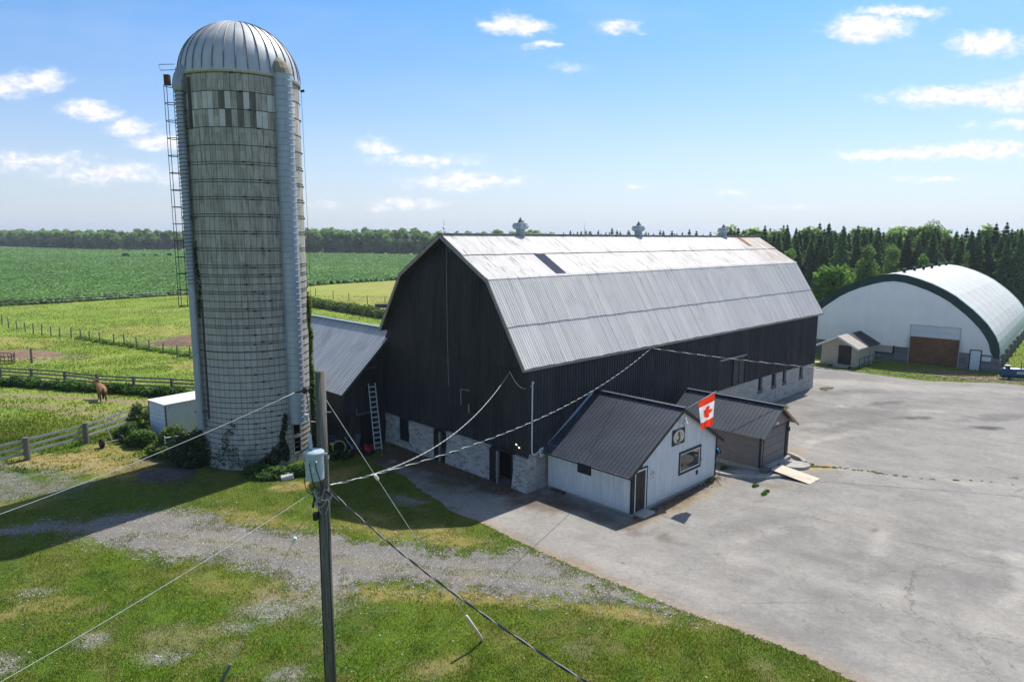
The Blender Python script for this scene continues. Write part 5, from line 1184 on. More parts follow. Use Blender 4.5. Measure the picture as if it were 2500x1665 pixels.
for j in range(nv+1):
    for i in range(nu+1):
        a = i/nu; b = j/nv
        p = pdir*(tip.length*.97-fw_*(1-a)); sway = .13*sin(b*5.5+a*4)*b**.7+.05*sin(a*11+b*3)*b
        nar = (1-.30*b) ; p0 = pdir*(tip.length*.97-fw_*.30)
        q = p0.lerp(p, nar); q = q+Vector((sway*.8+.10*b, sway*.5, -fh_*b+ (-.12*b*a)))
        Vv.append(q)
for j in range(nv):
    for i in range(nu):
        Ff.append((j*(nu+1)+i, j*(nu+1)+i+1, (j+1)*(nu+1)+i+1, (j+1)*(nu+1)+i)); mi.append((i+.5, j+.5))
cen_ = np.array([( (b/nv-.5)*2.0, (a/nu-.5)*1.0) for (a, b) in mi])   # x along fly (length 2), y across hoist
mp = np.array(MAPLE)*.92; leaf = sdf(np.stack([cen_[:, 1], -cen_[:, 0]*1.0], 1) @ np.array([[0, 1], [1, 0]]) if False else np.stack([cen_[:, 0], cen_[:, 1]], 1), [(p[0], -p[1]) for p in mp]) > 0
leaf = sdf(np.stack([cen_[:, 0], cen_[:, 1]], 1), [(q[0], q[1]) for q in mp]) > 0
# the leaf's stem points to the inner edge of the hanging cloth
mb = MB(); mb.v = [tuple(v) for v in Vv]; mb.f = Ff; mb.mi = [1 if (abs(c[0]) > .5 or lf) else 0 for c, lf in zip(cen_, leaf)]
def m_cloth(colr): return lambda nt, co: {'color': colr, 'rough': .85, 'leaf': .35}
def cloth(name, colr):
    ma = bpy.data.materials.new(name); ma.use_nodes = True; t = NT(ma.node_tree)
    d = t.n('ShaderNodeBsdfDiffuse', {0: colr}); tr = t.n('ShaderNodeBsdfTranslucent', {0: colr}); mx = t.n('ShaderNodeMixShader', {0: .5, 1: d.outputs[0], 2: tr.outputs[0]})
    t.put(t.n('ShaderNodeOutputMaterial').inputs[0], mx.outputs[0]); return ma
mb.build('cloth', [cloth('flag_white', (.82, .80, .80)), cloth('flag_red', (.80, .055, .02))], fl, smooth=True)
# hose reel
hr = thing('hose_reel', 'black and blue hose reel on the corner of the white building', 'hose reel', B(9.25, -5.35, 1.35), TH)
mb = MB(); RX = Euler((0, R(90), 0)).to_matrix(); mb.lathe([(.05, .0), (.20, .01), (.20, .04), (.10, .05), (.10, .28), (.20, .29), (.20, .32), (.04, .33)], 16, (0, 0, 0), M=RX); mb.build('spool', BLACK, hr, smooth=False)
mb = MB(); 
for k in range(4): mb.lathe([(.10, .07+k*.05), (.165, .075+k*.05), (.165, .11+k*.05), (.10, .115+k*.05)], 16, M=RX)
mb.build('hose', plain('bright_blue_hose', (.02, .30, .62), .1, 4, .3), hr)
mb = MB(); mb.beam((-.1, 0, 0), (.05, 0, 0), .06, .3); mb.build('bracket', BLACK, hr)
mb = MB(); a = B(9.2, -5.6); mb.tube([a+Vector((0, 0, 1.3)), a+Vector((.02, -.06, .9)), a+Vector((-.05, -.1, .62)), a+Vector((-.14, -.05, .75)), a+Vector((-.16, 0, 1.1))], .02, 6); mb.tube([a+Vector((.05, 0, 1.5)), a+Vector((.02, 0, 1.75)), a+Vector((0, 0, 1.6))], .07, 6); mb.tube([a+Vector((0, 0, 1.2)), a+Vector((.03, .0, .5)), a+Vector((.05, -.1, .05))], .018, 6)
tag(mb.build('garden_hose', plain('grey_hose', (.16, .17, .17)), smooth=True), 'grey hose hanging in a loop on the white building corner', 'hose')

# ------------------------------------------------------------------ GREY GARAGE
def m_clap(colr, pitch=.115):
    def fn(nt, co):
        s = nt.n('ShaderNodeSeparateXYZ', {0: co}); f = nt.m('FRACT', nt.m('DIVIDE', s.outputs[2], pitch)); n1 = nt.noise(nt.scale(co, (1, 1, 3)), 2, 4, .6)
        c = nt.mix(nt.ramp(n1, .3, .7), tuple(x*.88 for x in colr), tuple(x*1.1 for x in colr)); c = nt.mix(nt.ramp(f, .06, .0, 0, .6), c, tuple(x*.35 for x in colr))
        return {'color': c, 'rough': .6, 'bump': (f, .012)}
    return fn
GCL = material('grey_brown_clapboard', m_clap((.235, .205, .19)))
gar = thing('grey_garage', 'grey clapboard garage with black metal roof and closed door', 'garage', B(11.5, -6.88), TH)
gw_, gl_, gb_, gt_ = 3.5, 5.6, .25, 2.42; gp = 1.75; gpz = 3.55
def ggz(a): return gt_+(gpz-.1-gt_)*(1-abs(a-gp)/gp)
mb = MB(); mb.poly([(0, 0, gb_), (0, 0, gt_), (.32, 0, ggz(.32)), (.32, 0, gb_)]); mb.poly([(.32, 0, 2.28), (.32, 0, ggz(.32)), (gp, 0, gpz-.1), (gw_-.32, 0, ggz(gw_-.32)), (gw_-.32, 0, 2.28)]); mb.poly([(gw_-.32, 0, gb_), (gw_-.32, 0, ggz(gw_-.32)), (gw_, 0, gt_), (gw_, 0, gb_)])
mb.build('front_wall', GCL, gar)
mb = MB(); mb.quad((0, gl_, gb_), (0, 0, gb_), (0, 0, gt_), (0, gl_, gt_)); mb.build('side_wall', GCL, gar)
mb = MB(); mb.quad((gw_, 0, gb_), (gw_, gl_, gb_), (gw_, gl_, gt_), (gw_, 0, gt_)); mb.poly([(0, gl_, gb_), (gw_, gl_, gb_), (gw_, gl_, gt_), (gp, gl_, gpz-.1), (0, gl_, gt_)]); mb.build('side_wall', GCL, gar)
mb = MB()
for (a, b, za, zb) in ((-.55, gp, 2.12, gpz), (gp, gw_+.45, gpz, 2.15)):
    V = Vector((b-a, 0, zb-za)); Ln = V.length; V.normalize(); Nn = Vector((-V.z, 0, V.x))
    sheet(mb, (a, 0, za), (0, 1, 0), V, Nn, -.42, gl_+.2, lambda q: 0, lambda q: Ln, .235, .018, 'seam')
mb.build('roof', BROOF, gar)
mb = MB(); mb.beam((gp, -.44, gpz+.05), (gp, gl_+.2, gpz+.05), .24, .04); mb.build('ridge_cap', BROOF, gar)
mb = MB(); mb.beam((-.55, -.41, 2.06), (gp, -.41, gpz-.06), .03, .10); mb.build('rake_board', plain('grey_rake', (.14, .14, .15)), gar)
mb = MB(); mb.beam((gp, -.41, gpz-.06), (gw_+.48, -.41, 2.08), .05, .12); mb.build('rake_board', plain('tan_wood', (.45, .30, .15), .2, 3), gar)['label'] = 'tan wooden rake board'
mb = MB(); mb.box(-.04, .08, -.04, .06, gb_, gt_-.05); mb.build('corner_board', BLACK, gar)
mb = MB(); mb.box(gw_-.20, gw_+.03, -.05, .06, gb_, gt_-.1); mb.build('corner_board', BLACK, gar)
mb = MB(); mb.box(.34, gw_-.34, -.0, .05, gb_+.02, 2.26); gd = mb.build('garage_door', plain('grey_brown_door', (.16, .145, .14), .15, 3, .55), gar)
mb = MB()
for zz_ in (.78, 1.28, 1.78): mb.box(.34, gw_-.34, -.006, -.001, zz_-.012, zz_+.012)
mb.build('door_seams', plain('door_seam_dark', (.05, .045, .045)), gd)
mb = MB()
for k in range(3): x0 = .45+k*.9; mb.box(x0, x0+.75, -.012, -.002, 1.88, 2.16)
mb.build('panes', plain('door_lites', (.11, .10, .10), .2, 3, .3), gd)
mb = MB(); mb.box(.30, .338, -.03, .02, gb_, 2.28); mb.box(gw_-.338, gw_-.26, -.05, .02, gb_, 2.28); mb.box(.30, gw_-.26, -.03, .02, 2.262, 2.30); mb.build('door_trim', BLACK, gar)
mb = MB(); mb.box(1.7, 1.95, -.1, -.01, 2.45, 2.58); mb.build('door_lamp', plain('lamp_white', (.8, .8, .75)), gar)
mb = MB(); mb.tube([(.17, -.1, 1.75), (.17, -.1, 2.0)], .05, 8); mb.tube([(gw_-.1, -.12, 1.75), (gw_-.1, -.12, 2.0)], .05, 8); mb.build('wall_lamp', BLACK, gar)
mb = MB(); mb.box(-.05, gw_+.05, -.25, gl_, .0, gb_-.004); mb.build('floor_slab', CONC, gar, bevel=.02)
mb = MB(); mb.box(-.25, .35, -.45, -.05, 0, .33); o = mb.build('concrete_block', plain('dark_block', (.13, .13, .14), .2, 4)); o.location = B(11.5, -6.95); o.rotation_euler = (0, 0, TH); tag(o, 'dark concrete block at the near corner of the garage', 'block')
# curved kerb and round slabs
def kerb(pts, label, wd=.22, h=.2):
    mb = MB(); pts = [Vector((p[0], p[1], 0)) for p in pts]
    for a, b in zip(pts[:-1], pts[1:]):
        d = (b-a).normalized()*.01; mb.beam(a-d+Vector((0, 0, h/2)), b+d+Vector((0, 0, h/2)), wd, h)
    return tag(mb.build('kerb', CONC, bevel=.015), label, 'kerb')
kerb([(10.9, 37.0), (11.35, 36.5), (12.0, 36.05), (12.86, 35.72), (13.81, 35.72), (14.7, 35.95), (15.4, 36.35)], 'curved concrete kerb running below the garage side wall', .3, .16)
kerb([(17.05, 38.1), (17.1, 38.7), (16.9, 39.4), (16.5, 40.0)], 'short curved kerb beyond the garage door', .25, .22)
mb = MB(); mb.poly([(16.3+.85*cos(t), 37.7+.62*sin(t), .17) for t in np.linspace(0, 2*pi, 25)[:-1]]); mb.raw([(16.3+.85*cos(t), 37.7+.62*sin(t), z) for z in (0, .17) for t in np.linspace(0, 2*pi, 25)[:-1]], [(k, (k+1) % 24, 24+(k+1) % 24, 24+k) for k in range(24)]); tag(mb.build('concrete_slab', CONC), 'rounded concrete slab right of the plywood ramp', 'slab')
mb = MB(); q = [(12.9, 35.85), (14.0, 35.80), (14.9, 36.1), (14.2, 36.9), (13.3, 37.2), (12.2, 36.6)]; mb.poly([(x, y, .11) for x, y in q]); mb.raw([(x, y, z) for z in (0, .11) for x, y in q], [(k, (k+1) % 6, 6+(k+1) % 6, 6+k) for k in range(6)]); tag(mb.build('concrete_slab', CONC), 'concrete slab inside the kerb left of the plywood ramp', 'slab')
mb = MB(); a, b, c3, d3 = Vector((14.37, 36.25, .34)), Vector((15.25, 37.1, .34)), Vector((16.85, 35.65, .04)), Vector((15.92, 34.80, .04))
tk = Vector((0, 0, -.03)); mb.raw([a, b, c3, d3, a+tk, b+tk, c3+tk, d3+tk], [(0, 3, 2, 1), (4, 5, 6, 7), (0, 1, 5, 4), (1, 2, 6, 5), (2, 3, 7, 6), (3, 0, 4, 7)])
tag(mb.build('plywood_ramp', plain('bare_plywood', (.56, .47, .37), .14, 4, .8)), 'pale plywood sheet laid as a ramp to the garage door', 'ramp')
mb = MB(); mb.tube([B(11.0, -5.9, .1), B(10.6, -6.6, .1), B(10.8, -7.2, .06), B(11.2, -7.7, .04)], .05, 6); tag(mb.build('old_pipe', plain('grey_pipe', (.28, .30, .28))), 'grey pipe lying on the asphalt between white building and garage', 'pipe')

# ------------------------------------------------------------------ FABRIC BUILDING
FA = Vector((34.89, 76.86, 0)); FTH = math.atan2(-.6475, .762)
fab = thing('fabric_building', 'big arched white fabric riding hall with dark green edge', 'hall', FA, FTH)
FC, FLn = 7.2, 35.
half = [(0, 9.34), (1.1, 9.22), (2.26, 8.90), (3.5, 8.45), (4.67, 7.88), (5.6, 7.33), (6.45, 6.66), (7.2, 6.05), (7.87, 5.40), (8.5, 4.72), (8.95, 4.10), (9.32, 3.50), (9.6, 2.85), (9.75, 2.2), (9.8, 1.35)]
arch = [(FC-a, z) for a, z in half[::-1]]+[(FC+a, z) for a, z in half[1:]]
def insetp(p, d):
    a = p[0]-FC; return (FC+a*(1-d/10.2), p[1]-d*(.95 if abs(a) < 5 else .6)*(1 if p[1] > 3 else .2))
def m_fabric(nt, co):
    n1 = nt.noise(co, .5, 4, .6); n2 = nt.noise(nt.scale(co, (3, 3, .6)), 1.2, 6, .75); s = nt.n('ShaderNodeSeparateXYZ', {0: co})
    c = nt.mix(nt.ramp(n1, .3, .7), (.77, .81, .88), (.84, .87, .92))
    sm = nt.m('MULTIPLY', nt.ramp(n2, .56, .68), nt.m('MAXIMUM', nt.ramp(s.outputs[2], 3.6, 1.6, 0, 1.), nt.ramp(nt.noise(co, .45, 2, .5), .60, .68, 0, .7)))
    c = nt.mix(nt.m('MULTIPLY', sm, .7), c, (.25, .26, .27)); fs = nt.ramp(nt.m('ABSOLUTE', nt.m('SUBTRACT', nt.m('FRACT', nt.m('DIVIDE', s.outputs[0], 2.44)), .5)), .488, .496, 0, .22); c = nt.mix(fs, c, (.45, .47, .5)); return {'color': c, 'rough': .6, 'leaf': .6, 'tint': (.9, .97, 1.12)}
FAB = material('white_fabric', m_fabric)
# front: fabric over a low timber wall, with real openings
mb = MB()
def in_arch(a): # arch height at coordinate a
    for (x0, z0), (x1, z1) in zip(arch[:-1], arch[1:]):
        if x0 <= a <= x1: return lerp(z0, z1, (a-x0)/(x1-x0))-.05
    return 1.3
us_ = sorted(set([x for x, z in arch]+[9.17, 13.55])); us_ = [x for x in us_]
for a, b in zip(us_[:-1], us_[1:]):
    lo_ = 4.05 if 9.1 < (a+b)/2 < 13.56 else 1.66
    if in_arch(a+.001) <= 1.7 and in_arch(b-.001) <= 1.7: continue
    mb.quad((a, 0, lo_), (b, 0, lo_), (b, 0, max(lo_, in_arch(b-.001))), (a, 0, max(lo_, in_arch(a+.001))))
mb.build('front_fabric', FAB, fab)
def m_plank(nt, co):
    s = nt.n('ShaderNodeSeparateXYZ', {0: co}); q = nt.m('DIVIDE', s.outputs[2], .14); f = nt.m('FRACT', q)
    wn = nt.n('ShaderNodeTexWhiteNoise', {0: nt.n('ShaderNodeCombineXYZ', {0: nt.m('FLOOR', q), 1: nt.m('FLOOR', nt.m('DIVIDE', s.outputs[0], 1.3)), 2: 0}).outputs[0]}, noise_dimensions='3D').outputs[0]
    c = nt.mix(wn, (.15, .145, .15), (.28, .27, .27)); c = nt.mix(nt.ramp(nt.noise(nt.scale(co, (1, 1, 6)), 4, 5, .7), .4, .7, 0, .5), c, (.12, .11, .11)); c = nt.mix(nt.ramp(f, .12, .0, 0, .8), c, (.03, .03, .03)); return {'color': c, 'rough': .9}
for pts in ([(-2.6, -.1), (9.17, -.1), (9.17, 1.66), (7.70, 1.66), (7.70, .86), (5.72, .86), (5.72, 1.66), (-2.6, 1.66)], [(13.55, -.1), (14.5, -.1), (14.5, 1.66), (13.55, 1.66)], [(15.5, -.1), (16.95, -.1), (16.95, 1.66), (15.5, 1.66)]):
    mb = MB(); mb.poly([(a, -.02, z) for a, z in pts]); mb.build('timber_wall', material('grey_planks', m_plank), fab)
# green edge band on the front + roof membrane with soft scallops between the trusses
mb = MB()
o_out = [(x, z) for x, z in arch]; o_in = []
for i_, (x, z) in enumerate(arch):
    x0_, z0_ = arch[max(0, i_-2)]; x1_, z1_ = arch[min(len(arch)-1, i_+2)]; tl = math.hypot(x1_-x0_, z1_-z0_); o_in.append((x+(z1_-z0_)/tl*.80, z-(x1_-x0_)/tl*.80))
o_in[0] = (arch[0][0]+.45, arch[0][1]); o_in[-1] = (arch[-1][0]-.45, arch[-1][1])
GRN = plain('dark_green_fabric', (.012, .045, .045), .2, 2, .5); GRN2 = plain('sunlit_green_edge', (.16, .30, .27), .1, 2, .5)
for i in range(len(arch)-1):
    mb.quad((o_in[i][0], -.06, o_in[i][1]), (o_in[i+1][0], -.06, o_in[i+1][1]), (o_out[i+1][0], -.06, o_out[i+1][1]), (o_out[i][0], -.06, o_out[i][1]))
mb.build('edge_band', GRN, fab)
mb = MB(); ns_ = 6; trus = 8; pr = None; ys_ = []
nst = trus*ns_
for j in range(nst+1):
    y = lerp(.45, FLn-.45, j/nst); t = (j % ns_)/ns_; sag = .22*sin(pi*t)
    cur = [(FC+(x-FC)*(1-sag/9.5), y, z-sag*.7*min(1, z/5)) for x, z in arch]
    if pr:
        for i in range(len(cur)-1): mb.quad(pr[i], cur[i], cur[i+1], pr[i+1])
    pr = cur
def m_mem(nt, co):
    s = nt.n('ShaderNodeSeparateXYZ', {0: co}); n1 = nt.noise(nt.scale(co, (1, .6, 1)), .9, 5, .65)
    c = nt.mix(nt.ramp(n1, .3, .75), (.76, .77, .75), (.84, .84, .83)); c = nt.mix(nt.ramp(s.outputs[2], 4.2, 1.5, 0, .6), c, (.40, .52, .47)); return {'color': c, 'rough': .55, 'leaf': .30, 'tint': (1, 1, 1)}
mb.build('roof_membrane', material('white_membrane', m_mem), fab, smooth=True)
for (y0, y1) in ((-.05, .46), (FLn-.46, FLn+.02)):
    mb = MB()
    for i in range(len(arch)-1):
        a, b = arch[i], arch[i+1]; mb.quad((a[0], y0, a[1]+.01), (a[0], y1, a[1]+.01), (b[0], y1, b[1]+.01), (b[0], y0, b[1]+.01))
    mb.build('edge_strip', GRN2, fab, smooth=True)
mb = MB()
mb.poly([(x, FLn-.3, z) for x, z in arch]+[(16.9, FLn-.3, 0), (-2.5, FLn-.3, 0)]); mb.build('rear_wall', FAB, fab)
mb = MB(); mb.quad((16.88, 0, -.1), (16.88, FLn-.3, -.1), (16.95, FLn-.3, 1.36), (16.95, 0, 1.36)); 
mb.quad((-2.5, 0, -.1), (-2.5, FLn-.3, -.1), (-2.55, FLn-.3, 1.36), (-2.55, 0, 1.36)); mb.build('side_base', plain('dark_base_boards', (.07, .06, .06), .3, 2), fab)
for k in range(9):
    y = lerp(.1, FLn-.4, k/8); mb = MB(); mb.box(16.9, 17.12, y, y+.22, -.1, 1.30); mb.build('base_post', WOOD, fab)
# inside: floor and a brown kick wall seen through the big doorway
mb = MB(); mb.quad((8.9, .35, -.02), (13.8, .35, -.02), (13.8, .35, 3.0), (8.9, .35, 3.0)); mb.build('inner_screen', plain('rust_brown_board', (.20, .10, .05), .4, 1.2, .9), fab)
mb = MB(); mb.box(9.17, 13.55, -.02, .04, 2.90, 4.05); dd_ = mb.build('overhead_door', plain('door_white', (.66, .70, .71), .06, 2, .5), fab)
mb = MB(); mb.box(9.17, 13.55, -.03, -.021, 3.44, 3.47); mb.box(9.10, 9.168, -.06, .04, -.05, 4.12); mb.box(13.552, 13.62, -.06, .04, -.05, 4.12); mb.box(9.168, 13.552, -.06, .04, 4.052, 4.12); mb.build('door_track', plain('track_grey', (.42, .43, .43)), dd_)
mb = MB(); mb.box(14.6, 15.42, -.05, -.03, .02, 1.98); sdr = mb.build('side_door', plain('door_pale', (.68, .72, .76), .06, 2, .5), fab)
mb = MB(); mb.box(14.5, 14.59, -.08, .0, -.05, 2.08); mb.box(15.43, 15.52, -.08, .0, -.05, 2.08); mb.box(14.59, 15.43, -.08, .0, 1.99, 2.08); mb.build('frame', BLACK, sdr)
mb = MB(); mb.lathe([(0, 0), (.03, .01), (0, .05)], 8, (15.33, -.06, 1.0), M=Euler((R(90), 0, 0)).to_matrix()); mb.build('handle', GALV, sdr)
mb = MB(); mb.box(5.8, 7.62, -.04, -.02, .92, 1.60); wv_ = mb.build('window', plain('boarded_window', (.55, .46, .37), .15, 2), fab)
mb = MB(); mb.box(5.64, 5.79, -.08, 0, .78, 1.72); mb.box(7.63, 7.78, -.08, 0, .78, 1.72); mb.box(5.79, 7.63, -.08, 0, .78, .915); mb.build('frame', BLACK, wv_)
mb = MB(); mb.box(15.56, 16.30, -.05, -.03, 1.02, 1.46); mb.build('notice_board', WHITEP, fab)
for k in range(6):
    y = 4.6+k*5.5; mb = MB(); mb.lathe([(.15, 9.2), (.15, 9.55), (.25, 9.57), (.25, 9.72), (.05, 9.78)], 10, (FC, y, 0)); mb.build('roof_vent', plain('vent_black', (.03, .035, .04)), fab)

# ------------------------------------------------------------------ BEIGE SHED
STH = math.atan2(-2.49, 2.3)
sh = thing('beige_shed', 'small beige clapboard shed with black door and two-tone shingle roof', 'shed', (32.42, 70.39, 0), STH)
SCL = material('beige_clapboard', m_clap((.46, .42, .35), .13))
sw, sl = 3.39, 5.2; st_, sp_ = 2.15, 3.15
mb = MB(); mb.poly([(0, 0, .15), (sw, 0, .15), (sw, 0, st_), (sw/2, 0, sp_-.1), (0, 0, st_)]); mb.build('front_wall', SCL, sh)
mb = MB(); mb.quad((sw, 0, .15), (sw, sl, .15), (sw, sl, st_), (sw, 0, st_)); mb.quad((0, sl, .15), (0, 0, .15), (0, 0, st_), (0, sl, st_)); mb.build('side_wall', SCL, sh)
def m_sh(colr):
    def fn(nt, co):
        s = nt.n('ShaderNodeSeparateXYZ', {0: co}); f = nt.m('FRACT', nt.m('DIVIDE', s.outputs[2], .07)); n1 = nt.noise(co, 5, 4, .7)
        c = nt.mix(nt.ramp(n1, .3, .7), tuple(x*.75 for x in colr), tuple(x*1.2 for x in colr)); return nt.mix(nt.ramp(f, .25, 0, 0, .5), c, tuple(x*.4 for x in colr))
    return fn
for (a, b, nm, colr) in ((-.45, 2.0, 'beige_shingles', (.38, .35, .31)), (2.0, sl+.3, 'black_shingles', (.045, .05, .06))):
    mb = MB()
    for (x0, x1, z0, z1) in ((-.42, sw/2, st_-.12, sp_+.02), (sw/2, sw+.42, sp_+.02, st_-.12)):
        mb.quad((x0, a, z0), (x1, a, z1), (x1, b, z1), (x0, b, z0)) if False else mb.raw([(x0, a, z0), (x1, a, z1), (x1, b, z1), (x0, b, z0), (x0, a, z0-.06), (x1, a, z1-.06), (x1, b, z1-.06), (x0, b, z0-.06)], [(0, 1, 2, 3), (7, 6, 5, 4), (0, 4, 5, 1), (3, 2, 6, 7), (0, 3, 7, 4), (1, 5, 6, 2)])
    r__ = mb.build('roof', material(nm, m_sh(colr)), sh)
    r__['label'] = 'beige shingled front part of the roof' if a < 0 else 'black shingled rear part of the roof'
for (a, b) in (((-.47, -.47, st_-.20), (sw/2, -.47, sp_-.06)), ((sw/2, -.47, sp_-.06), (sw+.47, -.47, st_-.20))):
    mb = MB(); mb.beam(a, b, .04, .19); mb.build('rake_board', WHITEP, sh)
mb = MB(); mb.beam((sw+.40, -.4, st_-.19), (sw+.40, 2.0, st_-.19), .03, .08); mb.build('fascia', WHITEP, sh)
mb = MB(); mb.box(1.72, 2.98, -.05, .0, .25, 2.2); bd = mb.build('door', BLACK, sh)
mb = MB(); mb.box(2.75, 2.87, -.08, -.051, 1.3, 1.33); mb.build('handle', GALV, bd)
mb = MB(); mb.box(-.02, sw+.02, -.02, sl, 0, .15); mb.build('floor_frame', CONC, sh)
mb = MB(); mb.box(1.5, 3.0, -.75, -.06, 0, .16); mb.build('step', CONC, sh, bevel=.02)
mb = MB(); a0 = Matrix.Identity(4)
for z in (.35, .95): mb.beam((sw+.35, .3, z), (sw+.35, 3.9, z+.05), .04, .04)
for y in (.3, 1.5, 2.7, 3.9): mb.beam((sw+.35, y, .05), (sw+.35, y, 1.0), .04, .04)
o = mb.build('metal_gate', plain('green_black_gate', (.03, .04, .035))); o.location = sh.location; o.rotation_euler = (0, 0, STH); tag(o, 'dark metal gate leaning along the side of the beige shed', 'gate')
mb = MB(); mb.box(0, 2.2, 0, .5, 0, .08, M=Matrix.Rotation(.1, 4, 'Z')); mb.box(.1, 2.3, .05, .6, .082, .14, M=Matrix.Rotation(-.05, 4, 'Z')); o = mb.build('plank_pile', plain('fresh_plank', (.55, .50, .42))); o.location = (30.2, 70.0, 0); o.rotation_euler = (0, 0, .2); tag(o, 'short pile of pale planks between the barn and beige shed', 'planks')
mb = MB(); mb.box(0, 2.2, 0, .4, 0, .15); o = mb.build('black_trough', BLACK, bevel=.03); o.location = (32.6, 69.2, .0); o.rotation_euler = (0, 0, STH); tag(o, 'flat black trough lying in front of the beige shed', 'trough')

# ------------------------------------------------------------------ PROPANE TANK
TK = Vector((45.9, 63.05, .62)); tk_ = thing('propane_tank', 'dark blue propane tank lying on blocks beside the fabric building', 'tank', TK, R(-17))
TB = plain('blue_tank_paint', (.012, .075, .13), .15, 2, .3)
RY = Euler((0, R(90), 0)).to_matrix()
mb = MB(); mb.lathe([(0, 0), (.25, .03), (.42, .12), (.5, .28), (.5, 4.4), (.42, 4.56), (.2, 4.66), (0, 4.68)], 20, M=RY); mb.build('tank_body', TB, tk_, smooth=True)
mb = MB(); mb.lathe([(.20, .44), (.20, .66), (.21, .67), (.02, .68)], 14, (.65, 0, 0)); mb.build('valve_dome', TB, tk_)
mb = MB(); mb.box(-.02+.45, .85, -.2, .2, .682, .70); mb.build('dome_lid', WHITEP, tk_)
mb = MB(); mb.tube([(1.75, .1, .4), (1.75, .1, 1.0)], .04, 8); mb.tube([(2.1, .3, .3), (2.1, .3, 1.5)], .035, 8); mb.build('riser_pipe', plain('olive_pipe', (.10, .12, .08)), tk_)
mb = MB(); mb.box(1.25, 2.35, -.515, -.505, .0, .20); mb.build('name_plate', plain('plate_white', (.62, .64, .66), .1, 20, .5), tk_)
mb = MB()
for k in range(7): mb.box(1.38+k*.13, 1.46+k*.13, -.522, -.517, .06, .13)
mb.build('lettering', BLACK, tk_)
for x in (1.0, 3.7):
    mb = MB(); mb.box(x-.15, x+.15, -.35, .35, -.62, -.42); mb.build('support_block', CONC, tk_)

# ------------------------------------------------------------------ WHITE BOX / TRAILER
e_, l_v = Vector((-.79, .61, 0)).normalized(), Vector((.61, .79, 0))
wb = thing('white_storage_box', 'battered white metal storage box with rusty corners beside the silo', 'storage box', (-22.0, 42.1, 0), math.atan2(l_v.y, l_v.x))
def m_wbox(nt, co):
    n1 = nt.noise(nt.scale(co, (2, 2, .4)), 2, 6, .7); n2 = nt.noise(co, 6, 4, .7); s = nt.n('ShaderNodeSeparateXYZ', {0: co})
    c = nt.mix(nt.ramp(n1, .35, .7), (.56, .62, .68), (.70, .73, .75)); c = nt.mix(nt.m('MULTIPLY', nt.ramp(n1, .56, .66), .5), c, (.30, .28, .25)); c = nt.mix(nt.m('MULTIPLY', nt.ramp(n2, .62, .66), nt.ramp(s.outputs[2], 1.6, 2.3)), c, (.12, .08, .05)); return {'color': c, 'rough': .6}
mb = MB(); mb.box(0, 4.6, 0, 2.25, .12, 2.28); mb.build('body', material('chipped_white_metal', m_wbox), wb, bevel=.02)
mb = MB(); mb.box(-.06, 4.66, -.05, 2.30, 2.28, 2.36); mb.build('roof', plain('box_roof', (.66, .66, .68), .08, 2, .5), wb)
mb = MB()
for (x, y) in ((-.02, -.02), (-.02, 2.2), (4.55, -.02)): mb.box(x, x+.07, y, y+.07, .05, 2.279)
mb.build('corner_post', plain('rust_brown_post', (.14, .08, .055)), wb)
mb = MB()
for z in np.arange(.35, 2.2, .3): mb.box(-.012, -.001, .08, 2.15, z, z+.012)
mb.build('end_board_gaps', plain('gap_grey', (.30, .32, .34)), wb)
mb = MB(); mb.box(.3, 4.3, .2, 2.0, 0, .12); mb.build('skid', RUSTD, wb)
# white metal frame lying in the shrub
mb = MB()
for z in (.55, .85, 1.15): mb.beam((0, 0, z), (2.0, 0, z+.05), .05, .05)
for x in (0, 2.0): mb.beam((x, 0, .5), (x, 0, 1.25), .06, .06)
mb.beam((.3, .1, .62), (2.0, .1, .75), .3, .04)
o = mb.build('hay_rack', WHITEP); o.location = (-20.4, 38.75, .05); o.rotation_euler = (0, 0, .45); tag(o, 'white metal frame half buried in the shrub left of the silo', 'frame')

# ------------------------------------------------------------------ FENCES
POSTM = plain('grey_post', (.16, .145, .135), .3, 4, .95, bump=.02)
RAILM = plain('silvered_rail', (.33, .34, .34), .25, 3, .9, stretch=(.4, .4, 2))
RAILD = plain('brown_grey_rail', (.20, .185, .17), .25, 3, .9, stretch=(.4, .4, 2))
def board_fence(name, pts, zs_, ph, label, pr_, rm, side=-1, hb=.15):
    t = thing(name, label, 'fence', (pts[0][0], pts[0][1], 0)); o0 = Vector((pts[0][0], pts[0][1], 0))
    P_ = [Vector((x, y, 0))-o0 for x, y in pts]
    for p in P_:
        mb = MB(); h = ph+random.uniform(-.06, .08); mb.tube([p+Vector((0, 0, -.1)), p+Vector((random.uniform(-.02, .02), 0, h))], [pr_*1.05, pr_], 9); mb.build('post', POSTM, t)
    for a, b in zip(P_[:-1], P_[1:]):
        d = (b-a).normalized(); nn = Vector((-d.y, d.x, 0))*side*(pr_+.02)
        for z in zs_:
            mb = MB(); z0, z1 = z+random.uniform(-.03, .03), z+random.uniform(-.03, .03); mb.beam(a+nn+Vector((0, 0, z0))-d*.12, b+nn+Vector((0, 0, z1))+d*.12, .03, hb); mb.build('rail', rm, t)
    return t
board_fence('board_fence', [(-30.6, 33.9), (-28.19, 38.21), (-26.76, 41.43), (-25.85, 45.6), (-22.6, 49.5)], (.40, .78, 1.14), 1.32, 'grey three-rail board fence nearest the camera, left of the white box', .155, RAILM, 1, .14)
board_fence('board_fence', [(-52.3, 60.8), (-48.8, 60.1), (-45.38, 59.28), (-42.12, 58.6), (-38.54, 57.57), (-34.95, 56.24), (-31.42, 55.43), (-28.0, 54.9), (-24.3, 54.1), (-20.6, 53.3)], (.28, .62, .95, 1.24), 1.42, 'long four-rail board fence behind the horse', .11, RAILD, 1, .13)
